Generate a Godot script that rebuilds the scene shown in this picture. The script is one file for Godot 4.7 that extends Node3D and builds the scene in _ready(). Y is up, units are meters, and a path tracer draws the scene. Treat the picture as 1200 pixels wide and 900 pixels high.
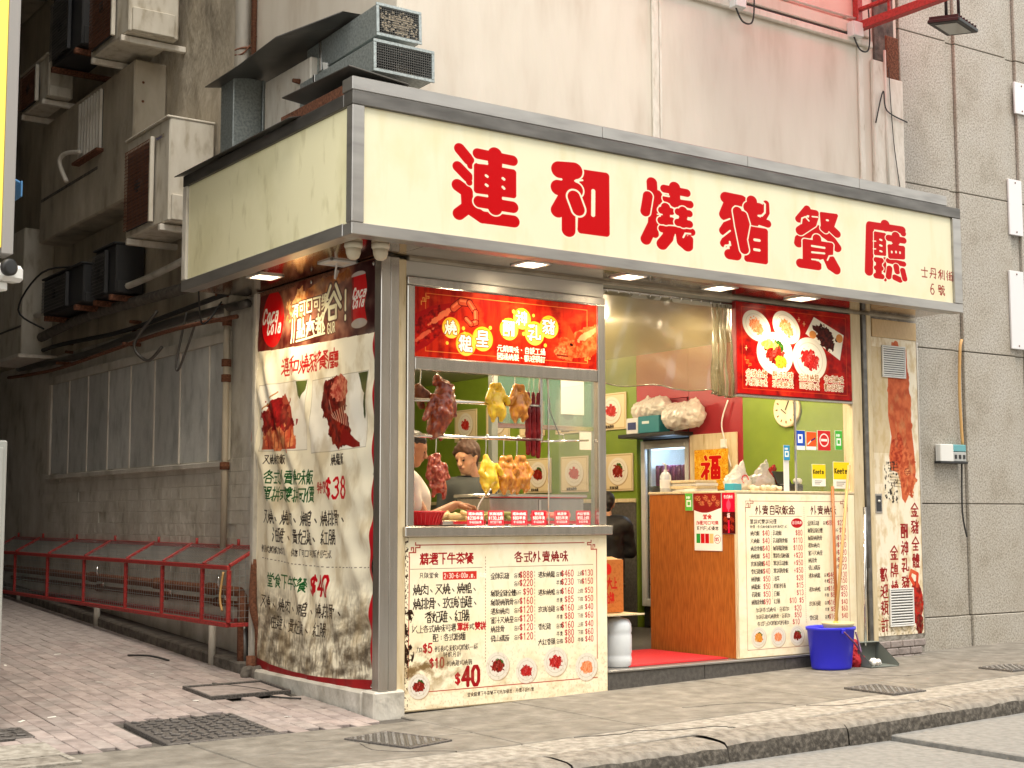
extends Node3D
# A roast-meat restaurant on the corner of a street and a narrow alley. x runs along the shop front, +z towards the street, the alley runs along -z at x < 0.

var M := {}
var meshes := {}
var taken := {}
var rng := RandomNumberGenerator.new()

func _ready() -> void:
	rng.seed = 7
	# camera
	var cam := Camera3D.new()
	cam.name = "camera"
	cam.position = Vector3(-4.4995, 1.228, 7.6426)
	cam.rotation_degrees = Vector3(5.3994, -35.2709, -0.092)
	cam.fov = 30.66
	cam.near = 0.05
	cam.far = 400.0
	add_child(cam)
	cam.current = true
	# sky, exposure
	var env := Environment.new()
	env.background_mode = Environment.BG_SKY
	var sm := ProceduralSkyMaterial.new()
	sm.sky_top_color = Color(0.78, 0.79, 0.79)
	sm.sky_horizon_color = Color(0.88, 0.87, 0.84)
	sm.sky_curve = 0.2
	sm.ground_bottom_color = Color(0.25, 0.24, 0.23)
	sm.ground_horizon_color = Color(0.5, 0.49, 0.47)
	sm.sky_energy_multiplier = 1.0
	var sky := Sky.new()
	sky.sky_material = sm
	env.sky = sky
	env.tonemap_mode = Environment.TONE_MAPPER_LINEAR
	env.tonemap_exposure = 3.15
	env.sdfgi_enabled = true
	env.ssao_enabled = true
	env.ssil_enabled = true
	var we := WorldEnvironment.new()
	we.name = "world_environment"
	we.environment = env
	add_child(we)
	# a bright overcast sky: the sun only as a broad soft patch high above the street
	var sun := DirectionalLight3D.new()
	sun.name = "sun"
	sun.light_energy = 0.4
	sun.light_color = Color(1.0, 0.96, 0.9)
	sun.light_angular_distance = 25.0
	sun.shadow_enabled = true
	sun.rotation_degrees = Vector3(-68, -14, 0)
	add_child(sun)

	make_materials()
	street()
	alley_floor()
	corner_building()
	granite_building()
	surroundings()
	sign_box()
	display_window()
	doorway_and_counter()
	shop_interior()
	roof_ducts()
	alley_wall_things()
	street_things()
	roast_meats()
	people()
	small_things()
# Outlines of the six large characters of the sign, in texels of its print: strokes (s), filled shapes (p), cream cuts (c), groups (g) with a cream halo
const SIGN_CHARS := [
	# lian
	[["x",850],["g",26],["s",143,250,144,275,156,277,192,318,211,409,210],["s",143,253,211,278,192],["g",26],["s",131,255,57,280,79],["s",75,280,79,285,93],["g",26],["s",125,250,100,277,120],["s",75,274,117,282,133],["g",37],["s",173,355,56,355,184],["s",125,306,61,406,63],["p",78,304,92,407,92,407,146,304,148],["s",137,310,175,406,176],["c",24,306,83,333,81],["c",24,378,81,418,80],["c",24,298,159,333,159],["c",24,377,158,418,158],["c",33,329,110,333,112],["c",33,329,132,333,134],["c",33,377,110,381,112],["c",33,377,131,381,134]],
	# he
	[["x",815],["g",0],["p",92,620,63,691,61,691,205,612,206],["c",54,651,104,650,164],["g",42],["s",206,546,65,592,61],["s",189,542,110,595,109],["s",172,574,59,573,211],["s",172,564,130,540,167],["c",25,523,89,552,88],["c",25,594,86,617,81],["g",49],["s",158,590,127,604,156]],
	# shao
	[["x",771],["g",0],["s",137,843,56,845,90,849,129,846,164,821,206],["s",131,861,86,861,98],["s",97,849,164,852,189],["g",35],["s",126,829,93,820,134],["g",32],["s",149,921,58,920,96],["s",103,885,66,963,67],["s",103,892,91,973,96],["c",25,882,84,901,84],["c",25,943,85,975,84],["g",32],["s",97,876,172,979,169],["s",149,901,177,895,193,876,212],["s",149,941,173,945,197,963,207],["s",97,971,189,970,209],["c",25,949,186,956,175,974,174],["c",23,919,189,914,215],["g",35],["s",120,889,115,888,149],["s",91,875,124,908,123],["s",97,873,151,909,148],["c",21,861,136,876,135],["c",21,906,135,916,134],["g",35],["s",120,949,117,949,149],["s",91,932,121,971,121],["s",97,931,149,971,149],["c",21,919,135,933,134],["c",21,965,136,982,135]],
	# zhu
	[["x",736],["g",0],["s",155,1104,61,1161,62],["s",149,1114,78,1098,108],["s",119,1119,121,1093,152],["s",107,1118,151,1094,186],["s",143,1128,98,1134,197],["s",137,1113,213,1139,213],["c",24,1091,127,1116,117],["c",24,1088,169,1117,149],["c",26,1092,202,1099,191,1117,188,1115,179],["g",33],["s",143,1200,57,1207,114],["s",164,1190,77,1228,76],["s",107,1184,104,1258,113],["s",89,1254,58,1255,82,1245,96],["c",28,1236,51,1250,60,1249,83,1238,93,1224,95],["g",33],["p",83,1196,136,1248,136,1246,218,1179,218],["c",39,1208,163,1226,163],["c",39,1207,190,1225,190],["g",37],["s",125,1145,93,1153,133,1169,194],["s",113,1166,101,1175,123,1165,160]],
	# can
	[["x",705],["g",0],["s",122,1453,105,1381,142,1378,153],["s",122,1457,105,1506,123,1536,149],["g",30],["s",98,1416,52,1381,85],["s",92,1411,60,1450,60],["s",128,1444,68,1435,89,1386,117],["s",128,1405,93,1416,89],["c",22,1391,96,1394,81,1408,75,1422,85],["c",22,1436,71,1458,70],["g",30],["p",49,1474,58,1535,56,1520,86,1477,97],["s",86,1479,99,1489,104],["s",110,1503,91,1536,109],["c",29,1495,74,1500,74],["g",34],["p",67,1404,145,1511,144,1508,172,1403,200],["s",122,1453,132,1453,145],["s",128,1385,209,1453,209],["s",122,1490,178,1507,205,1530,214],["s",122,1509,186,1530,211],["c",31,1432,155,1483,155],["c",29,1432,173,1482,171],["c",24,1431,193,1458,192,1472,202,1472,219],["c",22,1494,189,1502,176,1520,173]],
	# ting
	[["x",673],["g",0],["s",108,1678,66,1820,64],["s",131,1745,56,1745,64],["s",120,1678,70,1668,204],["s",86,1817,63,1825,74],["s",46,1739,159,1737,196],["s",40,1738,218,1739,222],["g",26],["s",77,1755,163,1823,166],["g",26],["p",46,1701,87,1741,87,1739,146,1699,148],["c",29,1721,104,1727,105],["c",29,1720,121,1727,122],["c",29,1720,138,1726,139],["c",19,1690,112,1701,111],["c",19,1690,135,1700,134],["g",26],["s",80,1702,166,1723,166],["s",74,1701,190,1722,189],["s",80,1699,213,1724,213],["s",91,1714,167,1710,211],["g",26],["s",120,1791,85,1789,119],["s",94,1759,95,1825,95],["p",63,1762,120,1822,118,1821,146,1764,150],["c",27,1771,134,1771,137],["c",27,1790,132,1790,135],["c",27,1808,132,1808,135],["c",21,1752,111,1773,109],["c",21,1806,110,1833,108],["g",23],["s",86,1782,210,1804,215],["g",23],["s",86,1759,186,1754,210],["g",23],["s",86,1789,177,1793,191],["g",23],["s",80,1818,186,1826,210]],
]
# Stroke glyphs for print: each pair of digits is a point on a 10 x 10 grid, each token a stroke; «part:x,y,w,h» places another glyph in per cent of the box
const G := {
	"、": "3557", "・": "4455", "：": "5354 5657", " ": "",
	"0": "306082876939171230", "1": "2250 5059", "2": "12306082841989", "3": "113060826444 648687693918", "4": "701696 7079",
	"5": "802014538587693918", "6": "7040141739698786643416", "7": "108049", "8": "30608264341230 3416173969878664", "9": "2959858260301213356583",
	"$": "82613112247587683817 5059", ":": "5354 5657", ".": "4859", "-": "2575", "+": "2575 5258", "/": "8019", "!": "5056 5859",
	"p": "2329 235374583827", "m": "1319 13434943 4383 8389", "G": "82603012173969877555", "U": "101739698780", "R": "1019 1060826414 4489", "P": "1019 1060826414",
	"C": "8260301217396987", "o": "336375876939171533", "c": "8353331517395988", "a": "2373848989 85552518398987", "l": "5059", "n": "1319 1533638489", "s": "834323154575875929", "i": "5359 5051", "e": "168684633315183979", "t": "30384969 1373",
	"K": "1019 8014 3489", "y": "1358 8349", "「": "8030 3038",
	"優": "亻:0,0,32,100 目:44,0,46,44 冖:34,40,66,14 心:36,50,62,24 夂:40,70,56,30", "切": "0575 3038 3858 刀:42,0,58,100", "惠": "十:0,0,100,34 田:16,16,68,40 心:4,62,92,38", "款": "士:0,0,50,40 目:6,40,38,58 欠:50,0,50,100", "褐": "礻:0,0,44,100 日:52,0,40,40 勿:46,42,54,58",
	"一": "0595", "口": "1181881811", "日": "2080892920 2585", "目": "2080892920 2383 2686", "田": "1191991911 5159 1595", "木": "0393 5059 5308 5398",
	"禾": "7022 0393 5159 5308 5398", "火": "5055 5509 5599 1325 8364", "土": "1484 5059 0999", "士": "0393 5059 1989", "車": "0191 2272762622 2474 0898 5059",
	"辶": "1122 0434 3437 0836 3749 4999", "連": "車:35,0,65,82 辶:0,0,100,100", "和": "禾:0,0,55,100 口:58,22,42,66", "兀": "0191 3109 6168 6899 9996",
	"堯": "土:25,0,50,30 土:0,32,48,28 土:52,32,48,28 兀:0,62,100,38", "燒": "火:0,5,38,95 堯:36,0,64,100", "豕": "0191 5103 33656849 5406 6608 8455 5599",
	"者": "1282 4044 0494 9117 日:30,50,60,50", "豬": "豕:0,0,50,100 者:48,0,52,100", "夕": "3005 2262 6219 3355", "又": "1181 8109 2399", "人": "5009 5099",
	"艮": "2171 7175 2373 2575 2129 2947 4599 8567", "良": "艮:0,0,100,100 5051", "食": "人:0,0,100,45 良:5,28,90,72", "餐": "夕:0,0,46,42 又:50,2,50,40 人:0,30,100,30 良:12,42,80,58",
	"广": "5052 1292 1209", "耳": "0090 2007 2373 2676 0787 7079", "王": "0191 1585 0999 5159", "十": "0595 5059", "罒": "0090990900 3039 6069", "心": "1308 3338 3879 7976 5355 8397",
	"聽": "耳:0,0,44,60 王:4,62,40,38 十:50,0,50,28 罒:54,28,44,20 一:54,46,44,14 心:50,62,50,38", "廳": "广:0,0,100,100 聽:16,22,84,78", "丹": "202609 2080 8089 8968 0595 4253",
	"刂": "2026 8089 8968", "利": "禾:0,0,58,100 刂:62,5,38,95", "彳": "5003 5306 3539", "圭": "土:0,0,100,50 土:0,52,100,48", "亍": "1181 0494 5459 5938", "街": "彳:0,0,30,100 圭:32,8,34,84 亍:68,0,32,100",
	"丂": "0090 3024 2484 8488 8868", "虎": "5003 5181 1393 9384 1309 4373 4345 4575 4619 6668 6899 9997", "號": "口:2,0,36,34 丂:0,42,42,58 虎:42,0,58,100",
	"反": "1191 1109 又:20,32,80,68", "飯": "食:0,0,50,100 反:50,0,50,100", "肉": "1219 1292 9299 9978 5053 5326 4374 5638 5668", "弋": "0292 6067 6799 9996 8091", "工": "1181 5159 0999", "式": "弋:0,0,100,100 工:4,44,50,50",
	"夂": "4005 3272 7209 3499", "各": "夂:0,0,100,60 口:18,58,64,42", "卜": "3039 3577", "外": "夕:0,8,55,92 卜:56,0,44,100", "貝": "2080872720 2282 2585 3709 6799", "賣": "士:10,0,80,26 罒:8,28,84,18 貝:10,46,80,54",
	"未": "2171 0494 5059 5409 5499", "味": "口:0,22,34,48 未:36,0,64,100", "單": "口:4,0,42,26 口:54,0,42,26 田:14,28,72,40 十:0,66,100,34", "扌": "1282 5059 5938 0776", "并": "2032 8062 1393 0696 3409 6469", "拼": "扌:0,0,40,100 并:40,0,60,100",
	"或": "弋:0,0,100,100 口:5,36,40,30 0846", "隹": "3004 2229 5062 2292 2484 2686 2999 6269", "雙": "隹:0,0,50,55 隹:50,0,50,55 又:10,56,80,44", "同": "1119 1191 9199 9978 3474 口:32,50,38,32",
	"亻": "7005 5359", "覀": "0090 1393 9399 9919 1913 4049 6069", "價": "亻:0,0,34,100 覀:36,0,64,40 貝:38,40,60,60", "牛": "2004 1383 0696 5059", "寸": "0292 6069 6948 2435", "特": "牛:0,0,42,100 土:46,0,54,40 寸:42,40,58,60",
	"叉": "又:0,0,100,100 4455", "甲": "1181861611 1383 5159", "鳥": "5031 2171 7175 2373 2575 2127 2797 9799 9979 1819 3839 5859", "鴨": "甲:0,10,44,90 鳥:42,0,58,100", "我": "4012 0393 3039 3928 0746 6068 6899 9996 8506 7081", "鵝": "我:0,0,50,100 鳥:48,0,52,100",
	"非": "3039 0232 0535 0838 6069 6292 6595 6898", "排": "扌:0,0,38,100 非:40,0,60,100", "冖": "0090 0009 9099", "月": "2080 8089 8968 2009 2383 2686", "骨": "口:22,0,56,30 冖:4,32,92,14 月:16,44,68,56", "氵": "3052 1435 0946", "由": "1292992912 5059 1595", "油": "氵:0,0,34,100 由:36,0,64,100",
	"爫": "8011 2133 4153 7163", "幺": "5023 2363 6318 1878", "大": "0393 5009 5309 5399 5053", "奚": "爫:5,0,90,26 幺:14,22,72,36 大:0,56,100,44", "雞": "奚:0,0,48,100 隹:46,0,54,100", "中": "1181851511 5059", "貴": "中:14,0,72,34 一:0,26,100,20 貝:10,44,80,56",
	"女": "4016 1699 7209 0393", "己": "1080 8084 8414 1419 1999 9997", "妃": "女:0,0,46,100 己:48,8,52,92", "糹": "5013 1353 6316 1676 4649 2718 7788", "紅": "糹:0,0,46,100 工:46,10,54,85", "勿": "2004 2292 9299 9978 5218 7239", "昜": "日:18,0,64,34 一:0,34,100,16 勿:4,46,92,54", "腸": "月:0,0,42,100 昜:42,0,58,100",
	"⺌": "5059 1039 9069", "堂": "⺌:8,0,84,24 冖:0,24,100,16 口:24,38,52,26 土:8,66,84,34", "下": "0090 5059 5475", "午": "3004 2282 0595 5059", "艹": "0595 3039 6069", "茶": "艹:0,0,100,24 人:0,20,100,38 木:10,50,80,50", "米": "0494 5059 1133 8163 5409 5499", "龶": "1181 1484 0999 5059", "精": "米:0,0,44,100 龶:44,0,56,46 月:48,46,48,54",
	"巳": "1080 8085 1585 1019 1999 9997", "共": "1282 3036 6066 0696 3709 6799", "選": "辶:0,0,100,100 巳:36,0,30,36 巳:68,0,30,36 共:34,36,66,48", "八": "3009 6099", "只": "口:16,0,68,56 八:10,56,80,44", "阝": "2029 2070 7034 3477 7758", "限": "阝:0,0,38,100 艮:38,0,62,100",
	"以": "1017 1736 4253 8008 7699", "上": "5059 5484 0999", "可": "0191 8189 8968 口:12,32,48,38", "酉": "0090 1292991912 3036 6066 1696", "配": "酉:0,0,50,100 己:52,6,48,94", "刀": "1080 8089 8968 4009", "分": "八:0,0,100,50 刀:12,42,76,58", "粉": "米:0,0,44,100 分:44,0,56,100", "面": "0090 4022 1292991912 3239 6269 3464 3666", "麵": "木:0,0,48,52 夂:0,50,50,50 面:50,0,50,100",
	"力": "0282 8289 8968 4009", "加": "力:0,0,54,100 口:58,18,42,70", "例": "亻:0,0,28,100 夕:28,6,38,94 刂:66,4,34,96", "湯": "氵:0,0,32,100 昜:34,0,66,100", "冫": "1233 0936", "東": "0191 2373762623 2575 5059 5609 5699", "凍": "冫:0,10,28,80 東:28,0,72,100", "欠": "3003 2181 8163 5409 5499", "飲": "食:0,0,50,100 欠:50,0,50,100", "灬": "1008 3038 6068 8098", "丸": "0393 3009 3080 8089 8999", "熱": "圭:0,0,48,66 丸:50,0,50,66 灬:0,72,100,28",
	"不": "0090 5059 5407 5486", "杯": "木:0,0,44,100 不:44,4,56,96", "另": "口:18,0,64,40 力:5,40,90,60", "言": "4051 0292 1484 1676 口:16,70,68,32", "計": "言:0,0,50,100 十:50,0,50,100", "金": "人:0,0,100,45 2474 1676 0999 5459 2738 7768", "片": "2007 0709 6063 2383 2676 7679", "卑": "4032 田:12,12,76,50 0797 5759", "牌": "片:0,0,40,100 卑:40,0,60,100",
	"子": "1171 7144 4449 4928 0696", "乚": "2028 2898 9896", "乳": "爫:0,0,58,32 子:0,32,58,68 乚:60,0,40,100", "每": "3003 2191 3419 1989 3484 8479 0696", "隻": "隹:10,0,80,58 又:10,56,80,44", "斤": "8012 1217 1709 1595 6569", "必": "心:0,0,100,100 8019", "秘": "禾:0,0,48,100 必:48,0,52,100", "制": "牛:0,0,60,100 刂:64,0,36,100", "衣": "5051 0292 5208 3439 3958 8365 4599", "製": "制:5,0,90,52 衣:0,48,100,52",
	"全": "人:0,0,100,50 王:14,44,72,56", "曲": "1292991912 3039 6069 1595", "豆": "0090 2272762622 2738 7768 0999", "豊": "曲:8,0,84,46 豆:4,50,92,50", "體": "骨:0,0,46,100 豊:46,0,54,100", "南": "0191 5053 1319 1393 9399 9978 3474 3676 5379", "腩": "月:0,0,40,100 南:40,0,60,100", "宀": "5052 0292 0204 9294", "虫": "1282861612 5059 0999 7688", "蜜": "宀:0,0,100,50 必:18,20,64,34 虫:14,54,72,46", "汁": "氵:0,0,34,100 十:36,0,64,100",
	"白": "5021 1191991911 1595", "皇": "白:14,0,72,48 王:6,50,88,50", "弗": "1181 8184 1484 1417 1797 9799 9978 3009 6069", "佛": "亻:0,0,34,100 弗:34,0,66,100", "山": "5058 1318 1898 9398", "熏": "車:5,0,90,70 灬:0,74,100,26", "燻": "火:0,5,38,95 熏:38,0,62,100", "足": "1181841411 5459 5686 1619 0999", "帝": "5051 0191 3132 1494 1416 9496 2629 2676 7679 5459", "蹄": "足:0,0,44,100 帝:44,0,56,100",
	"攵": "3004 2292 7209 3499", "玫": "王:0,6,42,88 攵:44,0,56,100", "鬼": "5031 2282862622 2484 5256 3609 5668 6899 9997", "瑰": "王:0,6,40,88 鬼:40,0,60,100", "香": "禾:0,0,100,60 日:20,58,60,42", "條": "亻:0,0,30,100 攵:34,0,66,54 木:36,52,62,48", "半": "2032 8062 1383 0696 5059", "爿": "6069 1014 1464 1666 1609", "莊": "艹:0,0,100,24 爿:0,26,42,74 士:46,32,54,62",
	"自": "5031 2181892921 2383 2686", "取": "耳:0,0,54,100 又:52,8,48,92", "皿": "1018 1090 9098 3038 6068 0898", "盒": "人:0,0,100,36 一:22,18,56,28 口:24,38,52,24 皿:2,64,96,36", "州": "2009 5059 8089 0405 3435 6465", "酬": "酉:0,0,50,100 州:50,0,50,100", "礻": "4051 0383 8308 5459 5676", "申": "1181871711 1484 5059", "神": "礻:0,0,44,100 申:46,0,54,100",
	"元": "2070 0393 3309 6368 6899 9997", "朗": "良:0,0,52,100 月:52,4,48,96", "風": "1109 1181 8189 8999 3262 虫:24,28,52,62", "殳": "3034 3070 7074 7494 又:5,46,90,54", "設": "言:0,0,48,100 殳:48,0,52,100", "場": "土:0,8,40,84 昜:40,0,60,100", "國": "0090990900 或:16,16,70,70", "雚": "艹:0,0,100,22 口:6,22,38,22 口:56,22,38,22 隹:6,44,90,56", "歡": "雚:0,0,56,100 欠:54,0,46,100",
	"卬": "4012 1217 1746 6069 6090 9096 9675", "迎": "辶:0,0,100,100 卬:38,2,60,80", "予": "1171 7144 2355 0595 9576 5059 5938", "頁": "0090 5032 2282872722 2484 3709 6799", "預": "予:0,0,46,100 頁:46,0,54,100", "丁": "0191 5159 5938", "訂": "言:0,0,50,100 丁:50,6,50,94", "見": "目:18,0,64,62 八:4,60,96,40", "現": "王:0,6,42,88 見:42,0,58,100", "四": "1191981811 4136 6165 6575", "季": "禾:0,0,100,55 子:10,52,80,48", "臘": "月:0,0,38,100 鬼:40,0,60,100",
	"畐": "0090 口:22,12,56,32 田:10,46,80,54", "福": "礻:0,0,44,100 畐:46,4,54,92", "有": "0292 5208 月:28,36,62,64", "樂": "白:34,0,32,40 幺:0,4,32,42 幺:68,4,32,42 木:4,46,92,54", "黑": "田:16,0,68,40 土:6,36,88,32 灬:0,76,100,24", "占": "卜:20,0,80,54 口:10,50,80,50", "點": "黑:0,0,54,100 占:54,0,46,100", "夾": "大:0,0,100,100 人:4,36,40,36 人:56,36,40,36", "都": "者:0,0,60,100 阝:62,0,38,100", "谷": "3004 6094 人:0,22,100,46 口:20,58,60,42",
	"系": "8011 糹:10,10,80,90", "列": "夕:0,0,56,100 刂:62,0,38,100", "汽": "氵:0,0,32,100 3003 2181 2575 7999", "水": "5059 5938 0434 3409 8064 5599", "送": "辶:0,0,100,100 大:40,16,60,66 4051 9081", "菜": "艹:0,0,100,24 爫:6,20,88,28 木:4,44,92,56", "時": "日:0,8,38,84 土:42,0,58,42 寸:40,42,60,58", "供": "亻:0,0,34,100 共:36,0,64,100", "應": "广:0,0,100,100 隹:34,20,60,40 心:20,64,76,36", "腿": "月:0,0,38,100 艮:46,0,54,80 辶:36,0,64,100",
}

func paint(img: Image, a: Vector2, b: Vector2, r: float, col: Color, sx := 1.0) -> void:   # sx < 1 draws with a pen wider than tall
	var x0 := maxi(0, int(minf(a.x, b.x) - r / sx - 1))
	var x1 := mini(img.get_width() - 1, int(maxf(a.x, b.x) + r / sx + 2))
	var y0 := maxi(0, int(minf(a.y, b.y) - r - 1))
	var y1 := mini(img.get_height() - 1, int(maxf(a.y, b.y) + r + 2))
	var ab := (b - a) * Vector2(sx, 1.0)
	var l2 := maxf(ab.length_squared(), 1e-6)
	for y in range(y0, y1 + 1):
		for x in range(x0, x1 + 1):
			var p := (Vector2(x + 0.5, y + 0.5) - a) * Vector2(sx, 1.0)
			var d := p.distance_to(ab * clampf(p.dot(ab) / l2, 0.0, 1.0))
			var k := clampf(r - d + 0.5, 0.0, 1.0)
			if k > 0.0:
				img.set_pixel(x, y, img.get_pixel(x, y).lerp(col, k * col.a))

func glyph(img: Image, ch: String, x: float, y: float, w: float, h: float, r: float, col: Color, slant := 0.0) -> void:
	var def: String = G.get(ch, "")
	for tok in def.split(" ", false):
		if tok.contains(":") and ch != ":":
			var q := tok.split(":")
			var n := q[1].split(",")
			glyph(img, q[0], x + w * float(n[0]) / 100.0, y + h * float(n[1]) / 100.0, w * float(n[2]) / 100.0, h * float(n[3]) / 100.0, r, col, slant)
		else:
			var last := Vector2.ZERO
			for i in range(0, tok.length() - 1, 2):
				var p := Vector2(x + w * float(tok[i]) / 9.0, y + h * float(tok[i + 1]) / 9.0)
				p.x -= slant * (p.y - y)
				if i > 0:
					paint(img, last, p, r, col)
				last = p

func is_ascii(c: String) -> bool:
	return c.unicode_at(0) < 128

# writes s with its top left corner at (x, y); size is the height of a character in texels
func write(img: Image, s: String, x: float, y: float, size: float, col: Color, weight := 0.045, wide := 1.0, gap := 1.1, slant := 0.0, down := false) -> float:
	for i in s.length():
		var c := s[i]
		var cw := size * wide * (0.52 if is_ascii(c) else 1.0)
		glyph(img, c, x, y, cw * 0.94, size * 0.94, maxf(0.6, weight * size), col, slant)
		if down:
			y += size * gap
		else:
			x += cw * gap if not is_ascii(c) else cw + size * 0.1
	return x

func measure(s: String, size: float, wide := 1.0, gap := 1.1) -> float:
	var x := 0.0
	for c in s:
		var cw := size * wide * (0.52 if is_ascii(c) else 1.0)
		x += cw * gap if not is_ascii(c) else cw + size * 0.1
	return x

func write_mid(img: Image, s: String, cx: float, y: float, size: float, col: Color, weight := 0.045, wide := 1.0, gap := 1.1) -> void:
	write(img, s, cx - measure(s, size, wide, gap) / 2.0, y, size, col, weight, wide, gap)

func write_right(img: Image, s: String, rx: float, y: float, size: float, col: Color, weight := 0.045, wide := 1.0) -> void:
	write(img, s, rx - measure(s, size, wide), y, size, col, weight, wide)
# ---------------------------------------------------------------- helpers
func L(r: float, g: float, b: float) -> Color:   # a linear (real-world) colour
	return Color(r, g, b).linear_to_srgb()

func named(n: String) -> String:
	var k: int = taken.get(n, 0)
	taken[n] = k + 1
	return n if k == 0 else "%s_%03d" % [n, k]

func thing(called: String, label: String, category: String, at := Vector3.ZERO, turn := 0.0, group := "") -> Node3D:
	var o := Node3D.new()
	o.name = named(called)
	add_child(o)
	o.position = at
	o.rotation.y = turn
	meta(o, label, category, group)
	return o

func meta(o: Node, label: String, category: String, group := "") -> void:
	o.set_meta("label", label)
	o.set_meta("category", category)
	if group != "":
		o.set_meta("group", group)

func setting(called: String) -> Node3D:
	var o := Node3D.new()
	o.name = named(called)
	o.set_meta("kind", "structure")
	add_child(o)
	return o

func put(parent: Node, called: String, mesh: Mesh, mat: Material, at := Vector3.ZERO, rot := Vector3.ZERO) -> MeshInstance3D:
	var o := MeshInstance3D.new()
	o.mesh = mesh
	o.material_override = mat
	o.position = at
	o.rotation = rot
	o.name = called if parent != self else named(called)
	parent.add_child(o, true)
	return o

func copy(src: Node3D, at: Vector3, turn := 0.0, label := "") -> Node3D:
	var o: Node3D = src.duplicate()
	o.name = named(String(src.name).trim_suffix("_000"))
	add_child(o)
	o.position = at
	o.rotation.y = turn
	if label != "":
		o.set_meta("label", label)
	return o

func tri(st: SurfaceTool, a: Vector3, b: Vector3, c: Vector3) -> void:
	for p in [a, b, c]:
		st.add_vertex(p)

func tri_out(st: SurfaceTool, a: Vector3, b: Vector3, c: Vector3, o: Vector3) -> void:   # clockwise seen from outside o
	if (b - a).cross(c - a).dot((a + b + c) / 3.0 - o) > 0.0:
		tri(st, a, c, b)
	else:
		tri(st, a, b, c)

func quad_out(st: SurfaceTool, a: Vector3, b: Vector3, c: Vector3, d: Vector3, o: Vector3) -> void:
	tri_out(st, a, b, c, o)
	tri_out(st, a, c, d, o)

func begin(smooth := false) -> SurfaceTool:
	var st := SurfaceTool.new()
	st.begin(Mesh.PRIMITIVE_TRIANGLES)
	st.set_smooth_group(0 if smooth else -1)
	return st

func done(st: SurfaceTool) -> ArrayMesh:
	st.generate_normals()
	return st.commit()

# a box with chamfered edges
func add_bevel(st: SurfaceTool, s: Vector3, b: float, at := Vector3.ZERO, basis := Basis.IDENTITY) -> void:
	var h := s / 2.0
	b = minf(b, minf(h.x, minf(h.y, h.z)) * 0.8)
	var v := func(sx: float, sy: float, sz: float, ax: int) -> Vector3:
		var p := Vector3(sx * (h.x - b), sy * (h.y - b), sz * (h.z - b))
		p[ax] += [sx, sy, sz][ax] * b
		return at + basis * p
	for ax in 3:
		var u := (ax + 1) % 3
		var w := (ax + 2) % 3
		for s0 in [-1.0, 1.0]:
			var q := []
			for k in [[-1, -1], [1, -1], [1, 1], [-1, 1]]:
				var sg := [0.0, 0.0, 0.0]
				sg[ax] = s0; sg[u] = float(k[0]); sg[w] = float(k[1])
				q.append(v.call(sg[0], sg[1], sg[2], ax))
			quad_out(st, q[0], q[1], q[2], q[3], at)
			for s1 in [-1.0, 1.0]:   # edge strips along w
				var e := []
				for k in [-1.0, 1.0]:
					var sg := [0.0, 0.0, 0.0]
					sg[ax] = s0; sg[u] = s1; sg[w] = k
					e.append(v.call(sg[0], sg[1], sg[2], ax))
					e.append(v.call(sg[0], sg[1], sg[2], u))
				quad_out(st, e[0], e[1], e[3], e[2], at)
	for sx in [-1.0, 1.0]:
		for sy in [-1.0, 1.0]:
			for sz in [-1.0, 1.0]:
				tri_out(st, v.call(sx, sy, sz, 0), v.call(sx, sy, sz, 1), v.call(sx, sy, sz, 2), at)

func bevel_mesh(s: Vector3, b: float) -> ArrayMesh:
	var key := "b%.4f,%.4f,%.4f,%.4f" % [s.x, s.y, s.z, b]
	if not meshes.has(key):
		var st := begin()
		add_bevel(st, s, b)
		meshes[key] = done(st)
	return meshes[key]

# a box given by its two corners, in the parent's space
func bx(parent: Node, called: String, a: Vector3, c: Vector3, mat: Material, b := 0.004) -> MeshInstance3D:
	return put(parent, called, bevel_mesh((c - a).abs(), b), mat, (a + c) / 2.0)

func lathe(profile: Array, seg := 24) -> ArrayMesh:   # Vector2(radius, height) from bottom to top
	var st := begin(true)
	for i in profile.size() - 1:
		var p: Vector2 = profile[i]
		var q: Vector2 = profile[i + 1]
		for k in seg:
			var a0 := TAU * k / seg
			var a1 := TAU * (k + 1) / seg
			var d0 := Vector3(cos(a0), 0, sin(a0))
			var d1 := Vector3(cos(a1), 0, sin(a1))
			var y0 := Vector3(0, p.y, 0)
			var y1 := Vector3(0, q.y, 0)
			if p.x > 0.0:
				tri(st, d0 * p.x + y0, d1 * p.x + y0, d1 * q.x + y1)
			if q.x > 0.0:
				tri(st, d0 * p.x + y0, d1 * q.x + y1, d0 * q.x + y1)
	return done(st)

func add_tube(st: SurfaceTool, pts: Array, r: float, seg := 8, closed_ends := true) -> void:
	var rings := []
	var up := Vector3.UP
	for i in pts.size():
		var t: Vector3 = (pts[mini(i + 1, pts.size() - 1)] - pts[maxi(i - 1, 0)]).normalized()
		if i == 0:
			up = Vector3.RIGHT if absf(t.y) > 0.9 else Vector3.UP
		var side := t.cross(up).normalized()
		up = side.cross(t).normalized()
		var ring := []
		for k in seg:
			var a := TAU * k / seg
			ring.append(pts[i] + (side * cos(a) + up * sin(a)) * r)
		rings.append(ring)
	for i in rings.size() - 1:
		for k in seg:
			var k1 := (k + 1) % seg
			tri(st, rings[i][k], rings[i][k1], rings[i + 1][k1])
			tri(st, rings[i][k], rings[i + 1][k1], rings[i + 1][k])
	if closed_ends:
		for k in range(1, seg - 1):
			tri(st, rings[0][0], rings[0][k + 1], rings[0][k])
			tri(st, rings[-1][0], rings[-1][k], rings[-1][k + 1])

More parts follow.
